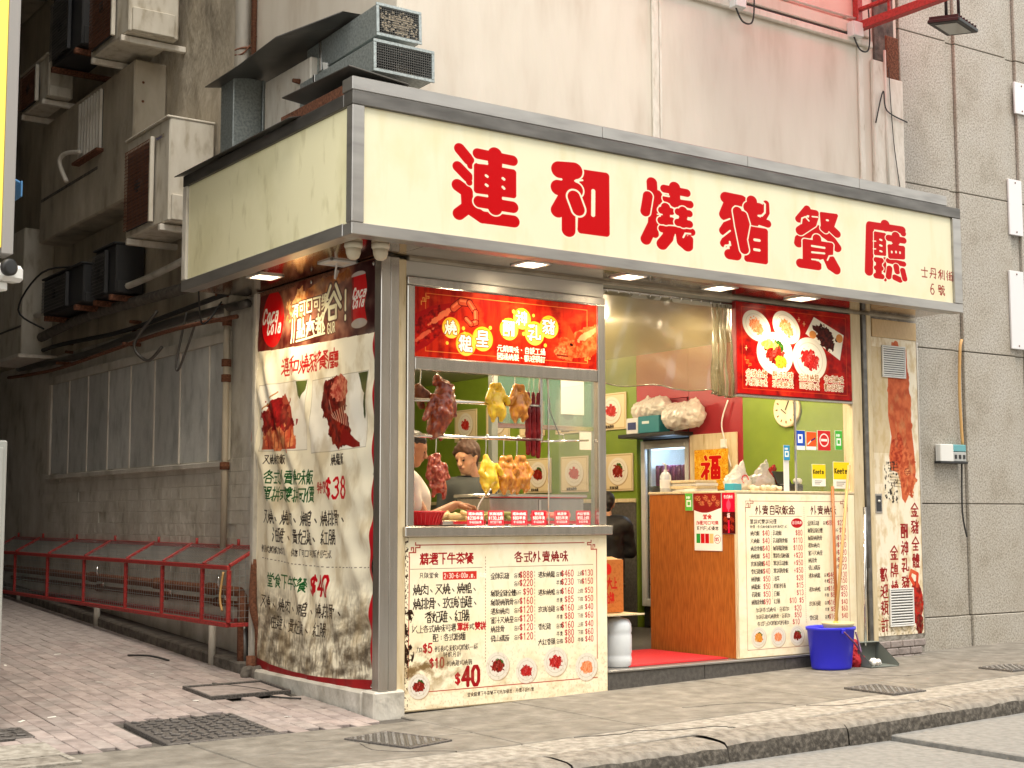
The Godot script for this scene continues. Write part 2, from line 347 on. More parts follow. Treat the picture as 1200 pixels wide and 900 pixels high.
func tube(pts: Array, r: float, seg := 8) -> ArrayMesh:
	var st := begin(true)
	add_tube(st, pts, r, seg)
	return done(st)

func curve(pts: Array, n := 6) -> Array:   # a smooth line through the points
	var out := []
	for i in pts.size() - 1:
		var p0: Vector3 = pts[maxi(i - 1, 0)]
		var p3: Vector3 = pts[mini(i + 2, pts.size() - 1)]
		for k in n:
			out.append(pts[i].cubic_interpolate(pts[i + 1], p0, p3, float(k) / n))
	out.append(pts[-1])
	return out

# a flat print: a quad with uv, spanned by the edge vectors from its top left corner, facing across.cross(-down)
func print_mesh(across: Vector3, down: Vector3) -> ArrayMesh:
	var st := begin()
	var n := down.cross(across).normalized()
	var c := [[Vector3.ZERO, Vector2(0, 0)], [across, Vector2(1, 0)], [across + down, Vector2(1, 1)], [down, Vector2(0, 1)]]
	for k in [0, 1, 2, 0, 2, 3]:
		st.set_normal(n)
		st.set_uv(c[k][1])
		st.add_vertex(c[k][0])
	return st.commit()

func print_mat(img: Image, rough := 0.45, coat := 0.0) -> StandardMaterial3D:
	var m := StandardMaterial3D.new()
	m.albedo_texture = ImageTexture.create_from_image(img)
	m.roughness = rough
	m.texture_repeat = false
	m.metallic_specular = 0.25
	if coat > 0.0:
		m.clearcoat_enabled = true
		m.clearcoat = coat
		m.clearcoat_roughness = 0.15
	return m

func flat(col: Color, rough := 0.6, metal := 0.0) -> StandardMaterial3D:
	var m := StandardMaterial3D.new()
	m.albedo_color = col
	m.roughness = rough
	m.metallic = metal
	return m

func noise(freq: float, octaves := 5, sd := 1, kind := FastNoiseLite.TYPE_SIMPLEX_SMOOTH) -> FastNoiseLite:
	var n := FastNoiseLite.new()
	n.noise_type = kind
	n.frequency = freq
	n.seed = sd
	n.fractal_octaves = octaves
	n.fractal_gain = 0.55
	return n

func noise_tex(n: FastNoiseLite, ramp: Array, size := 512) -> NoiseTexture2D:
	var t := NoiseTexture2D.new()
	t.width = size
	t.height = size
	t.seamless = true
	t.noise = n
	var g := Gradient.new()
	g.offsets = PackedFloat32Array()
	g.colors = PackedColorArray()
	var off := PackedFloat32Array()
	var cols := PackedColorArray()
	for r in ramp:
		off.append(r[0])
		cols.append(r[1])
	g.offsets = off
	g.colors = cols
	t.color_ramp = g
	return t

func bump_tex(n: FastNoiseLite, strength := 4.0, size := 512) -> NoiseTexture2D:
	var t := NoiseTexture2D.new()
	t.width = size
	t.height = size
	t.seamless = true
	t.noise = n
	t.as_normal_map = true
	t.bump_strength = strength
	return t

# a triplanar material whose colour wanders along a ramp of [offset, colour]
func grain(ramp: Array, freq: float, scale: Vector3, rough := 0.8, metal := 0.0, bump := 0.0, octaves := 5, sd := 1, world := true, size := 512) -> StandardMaterial3D:
	var m := StandardMaterial3D.new()
	m.albedo_texture = noise_tex(noise(freq, octaves, sd), ramp, size)
	m.roughness = rough
	m.metallic = metal
	m.uv1_triplanar = true
	m.uv1_world_triplanar = world
	m.uv1_scale = scale
	if bump > 0.0:
		m.normal_enabled = true
		m.normal_texture = M.get("bump_tex")
		m.normal_scale = bump
	return m

func glass(alpha := 0.08, tint := Color(0.85, 0.9, 0.88)) -> StandardMaterial3D:
	var m := StandardMaterial3D.new()
	m.albedo_color = Color(tint.r, tint.g, tint.b, alpha)
	m.transparency = BaseMaterial3D.TRANSPARENCY_ALPHA
	m.roughness = 0.03
	m.metallic_specular = 0.5
	return m

# ---------------------------------------------------------------- bodies: tapered capsules joined smoothly, meshed as surface nets
# bones: [from, to, radius at from, radius at to] or with a fifth value, a Vector3 that stretches space about the first point
func skin(bones: Array, cell: float, k := 0.02, lump := 0.0, lump_freq := 20.0, sd := 3) -> ArrayMesh:
	var lo := Vector3.INF
	var hi := -Vector3.INF
	for b in bones:
		var sc: Vector3 = b[4] if b.size() > 4 else Vector3.ONE
		var r: Vector3 = sc.max(Vector3.ONE) * (maxf(b[2], b[3]) + k + cell * 2.0 + lump)
		var e: Vector3 = b[0] + (b[1] - b[0]) * sc
		for p in [b[0], e]:
			lo = lo.min(p - r)
			hi = hi.max(p + r)
	var n := Vector3i(((hi - lo) / cell).ceil()) + Vector3i.ONE
	var f := PackedFloat32Array()
	f.resize(n.x * n.y * n.z)
	f.fill(1.0)
	var nz := noise(lump_freq, 3, sd)
	for b in bones:
		var sc: Vector3 = b[4] if b.size() > 4 else Vector3.ONE
		var a: Vector3 = b[0]
		var ab: Vector3 = b[1] - b[0]
		var l2 := maxf(ab.length_squared(), 1e-9)
		var ra: float = b[2]
		var rb: float = b[3]
		var rr: Vector3 = sc.max(Vector3.ONE) * (maxf(ra, rb) + k + cell * 2.0 + lump)
		var e: Vector3 = a + ab * sc
		var i0 := Vector3i(((a.min(e) - rr - lo) / cell).floor()).max(Vector3i.ZERO)
		var i1 := Vector3i(((a.max(e) + rr - lo) / cell).ceil()).min(n - Vector3i.ONE)
		for z in range(i0.z, i1.z + 1):
			for y in range(i0.y, i1.y + 1):
				for x in range(i0.x, i1.x + 1):
					var p := (lo + Vector3(x, y, z) * cell - a) / sc
					var t := clampf(p.dot(ab) / l2, 0.0, 1.0)
					var d := p.distance_to(ab * t) - lerpf(ra, rb, t)
					var ix := (z * n.y + y) * n.x + x
					var o := f[ix]
					if d > 0.9 and o > 0.9:
						continue
					var h := maxf(k - absf(o - d), 0.0) / k
					f[ix] = minf(o, d) - h * h * k * 0.25
	if lump > 0.0:
		for z in n.z:
			for y in n.y:
				for x in n.x:
					var ix := (z * n.y + y) * n.x + x
					if absf(f[ix]) < lump + cell * 2.0:
						f[ix] += lump * nz.get_noise_3dv(lo + Vector3(x, y, z) * cell)
	var vid := PackedInt32Array()
	vid.resize(f.size())
	vid.fill(-1)
	var verts := PackedVector3Array()
	var idx := PackedInt32Array()
	var off := [0, 1, n.x, n.x + 1, n.x * n.y, n.x * n.y + 1, n.x * n.y + n.x, n.x * n.y + n.x + 1]
	var edges := [[0, 1], [2, 3], [4, 5], [6, 7], [0, 2], [1, 3], [4, 6], [5, 7], [0, 4], [1, 5], [2, 6], [3, 7]]
	for z in n.z - 1:
		for y in n.y - 1:
			for x in n.x - 1:
				var ix := (z * n.y + y) * n.x + x
				var inside := 0
				for c in 8:
					if f[ix + off[c]] < 0.0:
						inside += 1
				if inside == 0 or inside == 8:
					continue
				var s := Vector3.ZERO
				var cnt := 0
				for ed in edges:
					var f0 := f[ix + off[ed[0]]]
					var f1 := f[ix + off[ed[1]]]
					if (f0 < 0.0) != (f1 < 0.0):
						var t := f0 / (f0 - f1)
						var p0 := Vector3(ed[0] & 1, (ed[0] >> 1) & 1, ed[0] >> 2)
						var p1 := Vector3(ed[1] & 1, (ed[1] >> 1) & 1, ed[1] >> 2)
						s += p0.lerp(p1, t)
						cnt += 1
				vid[ix] = verts.size()
				verts.append(lo + (Vector3(x, y, z) + s / cnt) * cell)
	var step := [1, n.x, n.x * n.y]
	for z in range(1, n.z - 1):
		for y in range(1, n.y - 1):
			for x in range(1, n.x - 1):
				var ix := (z * n.y + y) * n.x + x
				for ax in 3:
					var a := f[ix] < 0.0
					var b := f[ix + step[ax]] < 0.0
					if a == b:
						continue
					var u: int = step[(ax + 1) % 3]
					var w: int = step[(ax + 2) % 3]
					var q := [vid[ix], vid[ix - u], vid[ix - u - w], vid[ix - w]]
					if q.min() < 0:
						continue
					if a:
						idx.append_array([q[0], q[2], q[1], q[0], q[3], q[2]])
					else:
						idx.append_array([q[0], q[1], q[2], q[0], q[2], q[3]])
	var st := SurfaceTool.new()
	st.begin(Mesh.PRIMITIVE_TRIANGLES)
	for v in verts:
		st.set_smooth_group(0)
		st.add_vertex(v)
	for i in idx:
		st.add_index(i)
	st.generate_normals()
	return st.commit()
# ---------------------------------------------------------------- materials
func make_materials() -> void:
	M["bump_tex"] = bump_tex(noise(0.03, 5, 11), 5.0)
	M["fine_bump"] = bump_tex(noise(0.12, 4, 12), 4.0)
	var V := func(s: float) -> Vector3: return Vector3(s, s, s)
	M["slab"] = grain([[0.0, L(.12, .108, .092)], [0.4, L(.168, .154, .132)], [0.6, L(.19, .175, .152)], [1.0, L(.26, .24, .21)]], 0.018, V.call(0.5), 0.85, 0, 0.5, 8, 21)
	M["cement"] = grain([[0.0, L(.17, .15, .125)], [0.42, L(.27, .25, .218)], [0.62, L(.33, .308, .272)], [1.0, L(.42, .395, .355)]], 0.03, V.call(0.8), 0.9, 0, 0.7, 6, 22)
	M["kerb"] = grain([[0.0, L(.10, .088, .074)], [0.36, L(.18, .162, .138)], [0.55, L(.235, .215, .186)], [1.0, L(.31, .288, .255)]], 0.02, V.call(1.1), 0.85, 0, 0.9, 6, 23)
	M["kerb_grime_shade"] = grain([[0.0, L(.03, .026, .022)], [0.45, L(.07, .062, .052)], [0.62, L(.12, .107, .09)], [1.0, L(.21, .19, .165)]], 0.03, V.call(1.4), 0.9, 0, 0.9, 6, 25)  # kerb front, darkened for its dirt and its shade together
	M["road"] = grain([[0.0, L(.17, .168, .16)], [0.5, L(.225, .223, .213)], [1.0, L(.28, .275, .262)]], 0.03, V.call(0.9), 0.85, 0, 0.5, 5, 24)
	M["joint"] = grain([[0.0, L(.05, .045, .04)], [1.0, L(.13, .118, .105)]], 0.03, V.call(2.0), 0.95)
	var bricks := [[.345, .285, .268], [.315, .262, .247], [.37, .31, .29], [.34, .295, .278], [.30, .255, .24]]
	for i in 5:
		var c: Array = bricks[i]
		M["paver%d" % i] = grain([[0.0, L(c[0] * .62, c[1] * .62, c[2] * .62)], [0.45, L(c[0] * .92, c[1] * .92, c[2] * .92)], [1.0, L(c[0] * 1.18, c[1] * 1.2, c[2] * 1.22)]], 0.02, V.call(1.3), 0.85, 0, 0.5, 5, 30 + i, true, 256)
	M["cream_wall"] = grain([[0.0, L(.55, .48, .395)], [0.25, L(.615, .55, .465)], [0.45, L(.65, .59, .505)], [1.0, L(.69, .63, .545)]], 0.01, Vector3(0.5, 0.1, 0.5), 0.6, 0, 0.05, 5, 41)
	M["white_paint"] = grain([[0.0, L(.42, .36, .28)], [0.32, L(.64, .59, .51)], [1.0, L(.75, .71, .64)]], 0.02, Vector3(1.2, 0.3, 1.2), 0.6, 0, 0.3, 5, 42)
	M["concrete_old"] = grain([[0.0, L(.22, .19, .145)], [0.35, L(.385, .335, .26)], [0.65, L(.455, .40, .315)], [1.0, L(.55, .49, .40)]], 0.008, Vector3(0.55, 0.2, 0.55), 0.9, 0, 0.35, 5, 43)
	M["alley_wall"] = grain([[0.0, L(.28, .255, .21)], [0.32, L(.47, .445, .39)], [0.6, L(.54, .515, .46)], [1.0, L(.63, .605, .55)]], 0.009, Vector3(0.6, 0.32, 0.6), 0.8, 0, 0.3, 5, 44)
	M["dark_concrete"] = grain([[0.0, L(.05, .045, .04)], [0.5, L(.12, .105, .09)], [1.0, L(.2, .18, .15)]], 0.02, V.call(0.8), 0.9, 0, 0.6, 5, 45)
	var gr := grain([[0.0, L(.15, .14, .12)], [0.40, L(.36, .338, .30)], [0.55, L(.425, .40, .36)], [1.0, L(.63, .60, .55)]], 0.13, V.call(0.7), 0.55, 0, 0, 4, 46)
	gr.detail_enabled = true
	gr.detail_blend_mode = BaseMaterial3D.BLEND_MODE_MUL
	gr.detail_albedo = noise_tex(noise(0.01, 5, 47), [[0.0, Color(0.86, 0.84, 0.8)], [0.4, Color(0.96, 0.95, 0.93)], [1.0, Color(1, 1, 1)]])
	gr.detail_uv_layer = BaseMaterial3D.DETAIL_UV_2
	gr.uv2_triplanar = true
	gr.uv2_world_triplanar = true
	gr.uv2_scale = Vector3(0.35, 0.35, 0.35)
	M["granite"] = gr
	var st := grain([[0.0, L(.44, .415, .38)], [0.5, L(.51, .485, .45)], [1.0, L(.57, .545, .51)]], 0.03, Vector3(1.2, 0.10, 1.2), 0.22, 0.95, 0, 4, 48)
	M["steel"] = st
	var sh := grain([[0.0, L(.30, .29, .275)], [0.4, L(.39, .375, .355)], [1.0, L(.46, .445, .42)]], 0.02, Vector3(0.15, 0.8, 0.15), 0.36, 0.8, 0, 3, 49)
	M["steel_frame"] = sh
	M["steel_dark"] = grain([[0.0, L(.10, .095, .088)], [0.5, L(.145, .138, .128)], [1.0, L(.20, .19, .178)]], 0.02, Vector3(0.2, 0.9, 0.2), 0.4, 0.7, 0, 3, 50)
	M["chrome"] = flat(L(.72, .70, .67), 0.12, 1.0)
	M["galv"] = grain([[0.0, L(.24, .27, .265)], [0.5, L(.37, .41, .405)], [1.0, L(.50, .54, .53)]], 0.05, V.call(1.5), 0.45, 0.65, 0.1, 3, 51)
	M["soffit"] = grain([[0.0, L(.40, .32, .25)], [1.0, L(.58, .49, .40)]], 0.01, V.call(0.5), 0.13, 1.0, 0, 3, 52)
	M["rust"] = grain([[0.0, L(.05, .02, .012)], [0.5, L(.16, .06, .03)], [1.0, L(.30, .13, .07)]], 0.04, V.call(2.0), 0.9, 0.1, 0.5, 5, 53)
	M["red_paint"] = grain([[0.0, L(.16, .02, .015)], [0.4, L(.36, .03, .028)], [1.0, L(.5, .05, .045)]], 0.03, V.call(2.0), 0.5, 0, 0.2, 4, 54)
	M["wood_orange"] = grain([[0.0, L(.22, .055, .009)], [0.4, L(.36, .10, .015)], [0.6, L(.43, .13, .021)], [1.0, L(.52, .17, .034)]], 0.03, Vector3(5.0, 0.35, 5.0), 0.35, 0, 0, 4, 55)
	M["wood_pale"] = grain([[0.0, L(.45, .30, .14)], [1.0, L(.66, .47, .25)]], 0.04, Vector3(9, 0.6, 9), 0.55, 0, 0, 4, 56)
	M["bamboo"] = grain([[0.0, L(.48, .27, .09)], [1.0, L(.68, .43, .17)]], 0.04, Vector3(9, 0.8, 9), 0.5, 0, 0, 3, 57)
	M["green_wall"] = grain([[0.0, L(.145, .22, .015)], [1.0, L(.19, .275, .022)]], 0.01, V.call(0.5), 0.5, 0, 0, 4, 58)
	M["dark_tile"] = grain([[0.0, L(.055, .05, .045)], [1.0, L(.12, .11, .10)]], 0.03, V.call(1.5), 0.5, 0, 0.2, 5, 59)
	M["ac_white"] = grain([[0.0, L(.36, .31, .23)], [0.35, L(.56, .515, .43)], [1.0, L(.66, .62, .54)]], 0.015, Vector3(0.9, 0.3, 0.9), 0.55, 0, 0, 5, 60)
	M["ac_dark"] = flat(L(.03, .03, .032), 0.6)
	M["cable"] = flat(L(.02, .02, .02), 0.6)
	M["black"] = flat(L(.015, .015, .016), 0.5)
	M["iron"] = grain([[0.0, L(.045, .042, .04)], [0.5, L(.11, .10, .095)], [1.0, L(.2, .185, .17)]], 0.05, V.call(2.0), 0.6, 0.3, 0.6, 5, 61)
	M["frame_cream"] = grain([[0.0, L(.38, .27, .13)], [0.3, L(.60, .48, .29)], [1.0, L(.70, .60, .41)]], 0.02, Vector3(2, 0.3, 2), 0.5, 0, 0.1, 5, 62)
	M["plastic_white"] = flat(L(.72, .72, .70), 0.4)
	M["paper"] = flat(L(.78, .77, .73), 0.7)
	M["glass"] = glass(0.025)
	M["hook"] = M["chrome"]

func g(x: float) -> float:   # height of the street pavement, which climbs gently to the right
	return 0.018 * maxf(x, 0.0)

func ya(z: float) -> float:   # height of the alley floor, which climbs away from the street
	return 0.05 * maxf(0.2 - z, 0.0)

# ---------------------------------------------------------------- street
func street() -> void:
	var ground := setting("ground")
	put(ground, "earth", bevel_mesh(Vector3(300, 0.2, 300), 0.01), M.road, Vector3(0, -0.42, 0))
	var pav := setting("pavement")
	bx(pav, "bed", Vector3(-14, -0.4, -0.3), Vector3(0, -0.014, 1.72), M.joint)
	var bed := put(pav, "bed", bevel_mesh(Vector3(22, 0.4, 3.0), 0.004), M.joint, Vector3(11, 0.198 - 0.214, 0.22), Vector3(0, 0, 0.018))
	bed.position.y = 11 * 0.018 - 0.215
	# concrete slabs, with a cement strip along the kerb
	var xs := [-14.0, -8.0, -4.6, -2.9, -1.45, 0.02, 0.9, 2.52, 3.48, 4.9, 6.3, 8.0, 10.5, 14.0, 20.0]
	for i in xs.size() - 1:
		for row in 2:
			var z0: float = [0.27 if xs[i] < 0.0 else -0.28, 0.86][row]
			var z1: float = [0.852, 1.35][row]
			if i in [6, 7] and row == 0:
				z1 = 1.352
			elif i in [6, 7]:
				continue
			slab(pav, "slab", xs[i] + 0.004, xs[i + 1] - 0.004, z0, z1, 0.05, M.slab, rng.randf_range(-0.0015, 0.0015))
	var x := -14.0
	while x < 20.0:
		var w := rng.randf_range(1.1, 2.3)
		if x < -0.01 and x + w > 0.0:
			w = -x
		slab(pav, "cement_strip", x, x + w - 0.003, 1.358, 1.70, 0.05, M.cement, rng.randf_range(-0.003, 0.003))
		x += w
	# kerb stones, worn and uneven
	var kerb := setting("kerb")
	x = -14.0
	var n := noise(2.3, 4, 5)
	while x < 20.0:
		var w := rng.randf_range(0.75, 1.15)
		var o := put(kerb, "kerb_stone", kerb_mesh(w - 0.005, 0.27, n, x, false), M.kerb, Vector3(x + w / 2, g(x + w / 2) - 0.004 + rng.randf_range(-0.006, 0.006), 1.708 + rng.randf_range(0.0, 0.012)))
		o.rotation.z = 0.018 if x > 0.0 else 0.0
		put(o, "grimy_shaded_face", kerb_mesh(w - 0.005, 0.27, n, x, true), M.kerb_grime_shade)
		x += w
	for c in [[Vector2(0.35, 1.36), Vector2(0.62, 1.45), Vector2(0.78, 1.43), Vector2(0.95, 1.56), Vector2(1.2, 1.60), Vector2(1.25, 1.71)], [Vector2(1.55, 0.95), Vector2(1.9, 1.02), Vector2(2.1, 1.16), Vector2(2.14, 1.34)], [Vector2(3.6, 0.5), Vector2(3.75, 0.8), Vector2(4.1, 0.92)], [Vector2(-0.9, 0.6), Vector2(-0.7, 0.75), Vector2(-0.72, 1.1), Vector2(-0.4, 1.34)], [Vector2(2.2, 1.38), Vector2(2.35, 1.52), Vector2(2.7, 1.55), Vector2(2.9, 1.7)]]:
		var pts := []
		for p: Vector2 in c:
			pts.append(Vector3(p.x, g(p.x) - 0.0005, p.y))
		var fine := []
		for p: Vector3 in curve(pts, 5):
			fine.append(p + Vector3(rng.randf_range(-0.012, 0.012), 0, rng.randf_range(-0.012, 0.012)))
		put(pav, "crack_shade_strip", tube(fine, 0.0035, 5), M.joint)  # dark strip painting the shade inside an open crack
	var road := setting("road")
	var cuts := [-14.0, -9.0, -4.5, -1.2, 2.26, 6.4, 11.0, 20.0]
	for i in cuts.size() - 1:
		for r in [[1.9, 5.4], [5.41, 9.4]]:
			slab(road, "road_panel", cuts[i] + 0.006, cuts[i + 1] - 0.006, r[0], r[1], 0.12, M.road, -0.115)
	for i in 1:
		bx(road, "joint_fill", Vector3(-14, -0.5, 1.9), Vector3(20, -0.27, 9.4), M.joint)

func slab(parent: Node, called: String, x0: float, x1: float, z0: float, z1: float, thick: float, mat: Material, lift: float) -> void:
	var xm := (x0 + x1) / 2.0
	var o := put(parent, called, bevel_mesh(Vector3(x1 - x0, thick, z1 - z0), 0.006), mat, Vector3(xm, g(xm) + lift - thick / 2.0, (z0 + z1) / 2.0))
	if x0 >= -0.01:
		o.rotation.z = 0.018
	if x0 < 0.0 and x1 > 0.1:
		o.rotation.z = 0.0

func kerb_mesh(w: float, d: float, n: FastNoiseLite, sd: float, face: bool) -> ArrayMesh:   # a rounded stone: top and front, z 0 at the pavement side
	var st := begin(true)
	var prof := [Vector2(0, 0.0), Vector2(d * 0.3, 0.002), Vector2(d * 0.55, 0.0), Vector2(d * 0.76, -0.005), Vector2(d * 0.9, -0.014), Vector2(d * 0.97, -0.032), Vector2(d, -0.055), Vector2(d + 0.004, -0.09), Vector2(d + 0.006, -0.13), Vector2(d + 0.006, -0.2)]
	var nx := 22
	var grid := []
	for i in nx + 1:
		var col := []
		var x := -w / 2 + w * i / nx
		var end := minf(float(i), float(nx - i)) < 0.5
		for p in prof:
			var e := n.get_noise_3d(x * 1.2 + sd * 3.1, p.x * 4.0, p.y * 5.0) * 0.014 + n.get_noise_3d(x * 4.0 + sd * 3.1, p.x * 14.0, p.y * 9.0) * 0.009
			e *= clampf(minf(i, nx - i) / 4.0, 0.15, 1.0)
			col.append(Vector3(x, p.y + e * (1.0 if p.x > 0.01 else 0.0) - (0.004 if end else 0.0), p.x + e * 0.7 * (1.0 if p.x > d * 0.5 else 0.0) - (0.003 if end else 0.0)))
		grid.append(col)
	for i in nx:
		for k in (range(5, prof.size() - 1) if face else range(0, 5)):
			quad_out(st, grid[i][k], grid[i + 1][k], grid[i + 1][k + 1], grid[i][k + 1], Vector3(0, -0.3, -0.1))
	return done(st)

# ---------------------------------------------------------------- alley floor
func alley_floor() -> void:
	var a := setting("alley_paving")
	var slope := atan(0.05)
	# bedding follows the climb
	var bed := put(a, "bed", bevel_mesh(Vector3(2.6, 0.3, 14.0), 0.004), M.joint, Vector3(-1.15, 0, 0))
	bed.rotation.x = slope
	bed.position = Vector3(-1.15, ya(-6.8) - 0.162 - 0.011, -6.8)
	var covers := [Rect2(-1.56, -0.43, 0.68, 0.69), Rect2(-0.80, -1.42, 0.58, 0.46), Rect2(-2.6, -0.56, 0.5, 0.29), Rect2(-2.6, -0.1, 0.5, 0.38)]
	var small := begin()
	var count := 0
	var z := 0.262
	var row := 0
	var bm := bevel_mesh(Vector3(0.098, 0.05, 0.198), 0.004)
	# continuous courses run along the alley
	var cells := []
	for c in 25:
		var x := -2.42 + c * 0.1015 + 0.05
		var zz := 0.265 - (0.1 if c % 2 == 1 else 0.0) - 0.1
		while zz > -9.5:
			cells.append(Vector2(x, zz))
			zz -= 0.2015
	cells.sort_custom(func(p: Vector2, q: Vector2) -> bool: return p.y - q.y > 0.0001 or (absf(p.y - q.y) <= 0.0001 and p.x < q.x))
	var eye := Vector2(-4.5, 7.64)
	for p in cells:
		var skip := false
		for r: Rect2 in covers:
			if r.grow(0.02).has_point(p):
				skip = true
		if skip or p.x > -0.15:
			continue
		# the line of sight along the left edge of the picture: pavers left of it lie outside the view
		var edge: float = -2.3 - 0.235 * (p.y - 0.28)
		var pos := Vector3(p.x + rng.randf_range(-0.0012, 0.0012), ya(p.y) - 0.025 + rng.randf_range(-0.0022, 0.0022), p.y)
		if count < 300 and p.x > edge - 0.08:
			var o := put(a, "paver", bm, M["paver%d" % rng.randi_range(0, 4)], pos)
			o.rotation = Vector3(slope + rng.randf_range(-0.006, 0.006), rng.randf_range(-0.006, 0.006), rng.randf_range(-0.01, 0.01))
			count += 1
		else:
			add_bevel(small, Vector3(0.098, 0.05, 0.198), 0.004, pos, Basis.from_euler(Vector3(slope + rng.randf_range(-0.006, 0.006), 0, rng.randf_range(-0.01, 0.01))))
	var rest := put(a, "far_pavers", done(small), M.paver3)
	rest.set_meta("kind", "stuff")
	# low concrete kerb at the foot of the alley wall
	var wk := put(a, "wall_kerb", bevel_mesh(Vector3(0.2, 0.16, 7.6), 0.012), M.dark_concrete, Vector3(-0.1, ya(-5.6) + 0.02, -5.65), Vector3(slope, 0, 0))
	wk.position.y = ya(-5.65) + 0.0
	# covers let into the ground
	var c1 := thing("manhole_cover", "large ornate cast iron cover with raised bars set in the pink brick alley", "manhole cover", Vector3(-1.22, ya(-0.085) + 0.004, -0.085), 0.0)
	c1.rotation.x = slope
	put(c1, "plate", bevel_mesh(Vector3(0.68, 0.03, 0.69), 0.004), M.iron, Vector3(0, -0.012, 0))
	var st := begin()
	for k in 9:
		for i in 9:
			var q := Vector2(i - 4, k - 4) * 0.072
			var ang := q.angle() + (PI / 2 if (i + k) % 2 == 0 else 0.0)
			add_bevel(st, Vector3(0.052, 0.012, 0.018), 0.003, Vector3(q.x, 0.008, q.y), Basis(Vector3.UP, ang))
	put(c1, "raised_pattern", done(st), M.iron)
	var c2 := thing("service_cover", "brown recessed service cover with brick infill beside the hanging banner", "manhole cover", Vector3(-0.51, ya(-1.19) + 0.006, -1.19), 0.0)
	c2.rotation.x = slope
	put(c2, "frame", frame_mesh(0.58, 0.46, 0.02, 0.03), M.iron)
	put(c2, "infill", bevel_mesh(Vector3(0.53, 0.02, 0.41), 0.002), M.paver4, Vector3(0, -0.006, 0))
	var c3 := thing("gully_cover", "small dark iron cover at the edge of the brick paving by green stained concrete", "manhole cover", Vector3(-2.36, ya(-0.42) + 0.004, -0.42), 0.0)
	c3.rotation.x = slope
	put(c3, "plate", bevel_mesh(Vector3(0.5, 0.03, 0.28), 0.004), M.iron, Vector3(0, -0.012, 0))
	var s3 := begin()
	for i in 6:
		for k in 3:
			add_bevel(s3, Vector3(0.05, 0.01, 0.05), 0.004, Vector3(-0.19 + i * 0.076, 0.007, -0.08 + k * 0.08), Basis(Vector3.UP, 0.5 * i + k))
	put(c3, "raised_pattern", done(s3), M.iron)
	var patch := put(a, "concrete_patch", bevel_mesh(Vector3(0.5, 0.05, 0.38), 0.006), M.mossy if M.has("mossy") else M.cement, Vector3(-2.36, ya(0.0) - 0.022, 0.085), Vector3(slope, 0, 0))
	patch.name = "concrete_patch"
	diamond_plate(Vector3(-0.475, 0.001, 0.86), 0.34, 0.5, 0.28, "dull steel chequer plate set in the pavement before the concrete plinth")
	diamond_plate(Vector3(3.10, g(3.1) + 0.002, 1.25), 0.33, 0.43, 0.0, "rusty chequer plate set in the pavement in front of the blue bucket")
	diamond_plate(Vector3(4.72, g(4.72) + 0.002, 1.09), 0.38, 0.3, 0.0, "dark perforated iron grate in the pavement before the granite wall")
	var c5 := thing("corner_cover", "worn square concrete cover with a raised rim on green stained ground", "manhole cover", Vector3(-2.33, 0.002, 0.42), 0.0)
	put(c5, "rim", frame_mesh(0.4, 0.3, 0.03, 0.03), M.cement)
	put(c5, "plate", bevel_mesh(Vector3(0.34, 0.02, 0.24), 0.003), M.kerb, Vector3(0, -0.002, 0))

func frame_mesh(w: float, d: float, t: float, h: float) -> ArrayMesh:   # a flat rectangular rim lying in xz
	var st := begin()
	add_bevel(st, Vector3(w, h, t), 0.003, Vector3(0, 0, d / 2 - t / 2))
	add_bevel(st, Vector3(w, h, t), 0.003, Vector3(0, 0, -d / 2 + t / 2))
	add_bevel(st, Vector3(t, h, d - 2 * t - 0.002), 0.003, Vector3(w / 2 - t / 2, 0, 0))
	add_bevel(st, Vector3(t, h, d - 2 * t - 0.002), 0.003, Vector3(-w / 2 + t / 2, 0, 0))
	return done(st)

func diamond_plate(at: Vector3, w: float, d: float, turn: float, label: String) -> void:
	var o := thing("chequer_plate", label, "manhole cover", at, turn)
	put(o, "rim", frame_mesh(w, d, 0.018, 0.02), M.iron)
	put(o, "plate", bevel_mesh(Vector3(w - 0.045, 0.015, d - 0.045), 0.002), M.steel_dark, Vector3(0, 0.0, 0))
	var st := begin()
	var nx := int(w / 0.03)
	var nz := int(d / 0.03)
	for i in range(1, nx):
		for k in range(1, nz):
			add_bevel(st, Vector3(0.02, 0.006, 0.006), 0.002, Vector3(-w / 2 + i * 0.03, 0.0085, -d / 2 + k * 0.03), Basis(Vector3.UP, PI / 4 if (i + k) % 2 == 0 else -PI / 4))
	put(o, "studs", done(st), M.steel_dark)
# ---------------------------------------------------------------- flat print
func sheet(w: int, h: int, col: Color) -> Image:
	var i := Image.create(w, h, false, Image.FORMAT_RGBA8)
	i.fill(col)
	return i

# stains, grime and fading inks with a grain of their own: blends col where the noise passes cut; weight says how much at (u, v)
func stain(img: Image, col: Color, freq: Vector2, cut: float, soft: float, sd: int, weight: Variant = null) -> void:
	var n := noise(1.0, 5, sd)
	var w := img.get_width()
	var h := img.get_height()
	for y in h:
		for x in w:
			var k := 1.0
			if weight != null:
				k = weight.call(float(x) / w, float(y) / h)
				if k <= 0.01:
					continue
			var t := clampf((n.get_noise_2d(x * freq.x, y * freq.y) * 0.5 + 0.5 - cut) / soft, 0.0, 1.0) * k * col.a
			if t > 0.004:
				img.set_pixel(x, y, img.get_pixel(x, y).lerp(col, minf(t, 1.0)))

func fill_poly(img: Image, pts: PackedVector2Array, col: Color) -> void:
	var lo := pts[0]
	var hi := pts[0]
	for p in pts:
		lo = lo.min(p)
		hi = hi.max(p)
	for y in range(maxi(0, int(lo.y)), mini(img.get_height(), int(hi.y) + 2)):
		for x in range(maxi(0, int(lo.x)), mini(img.get_width(), int(hi.x) + 2)):
			if Geometry2D.is_point_in_polygon(Vector2(x + 0.5, y + 0.5), pts):
				img.set_pixel(x, y, img.get_pixel(x, y).lerp(col, col.a))

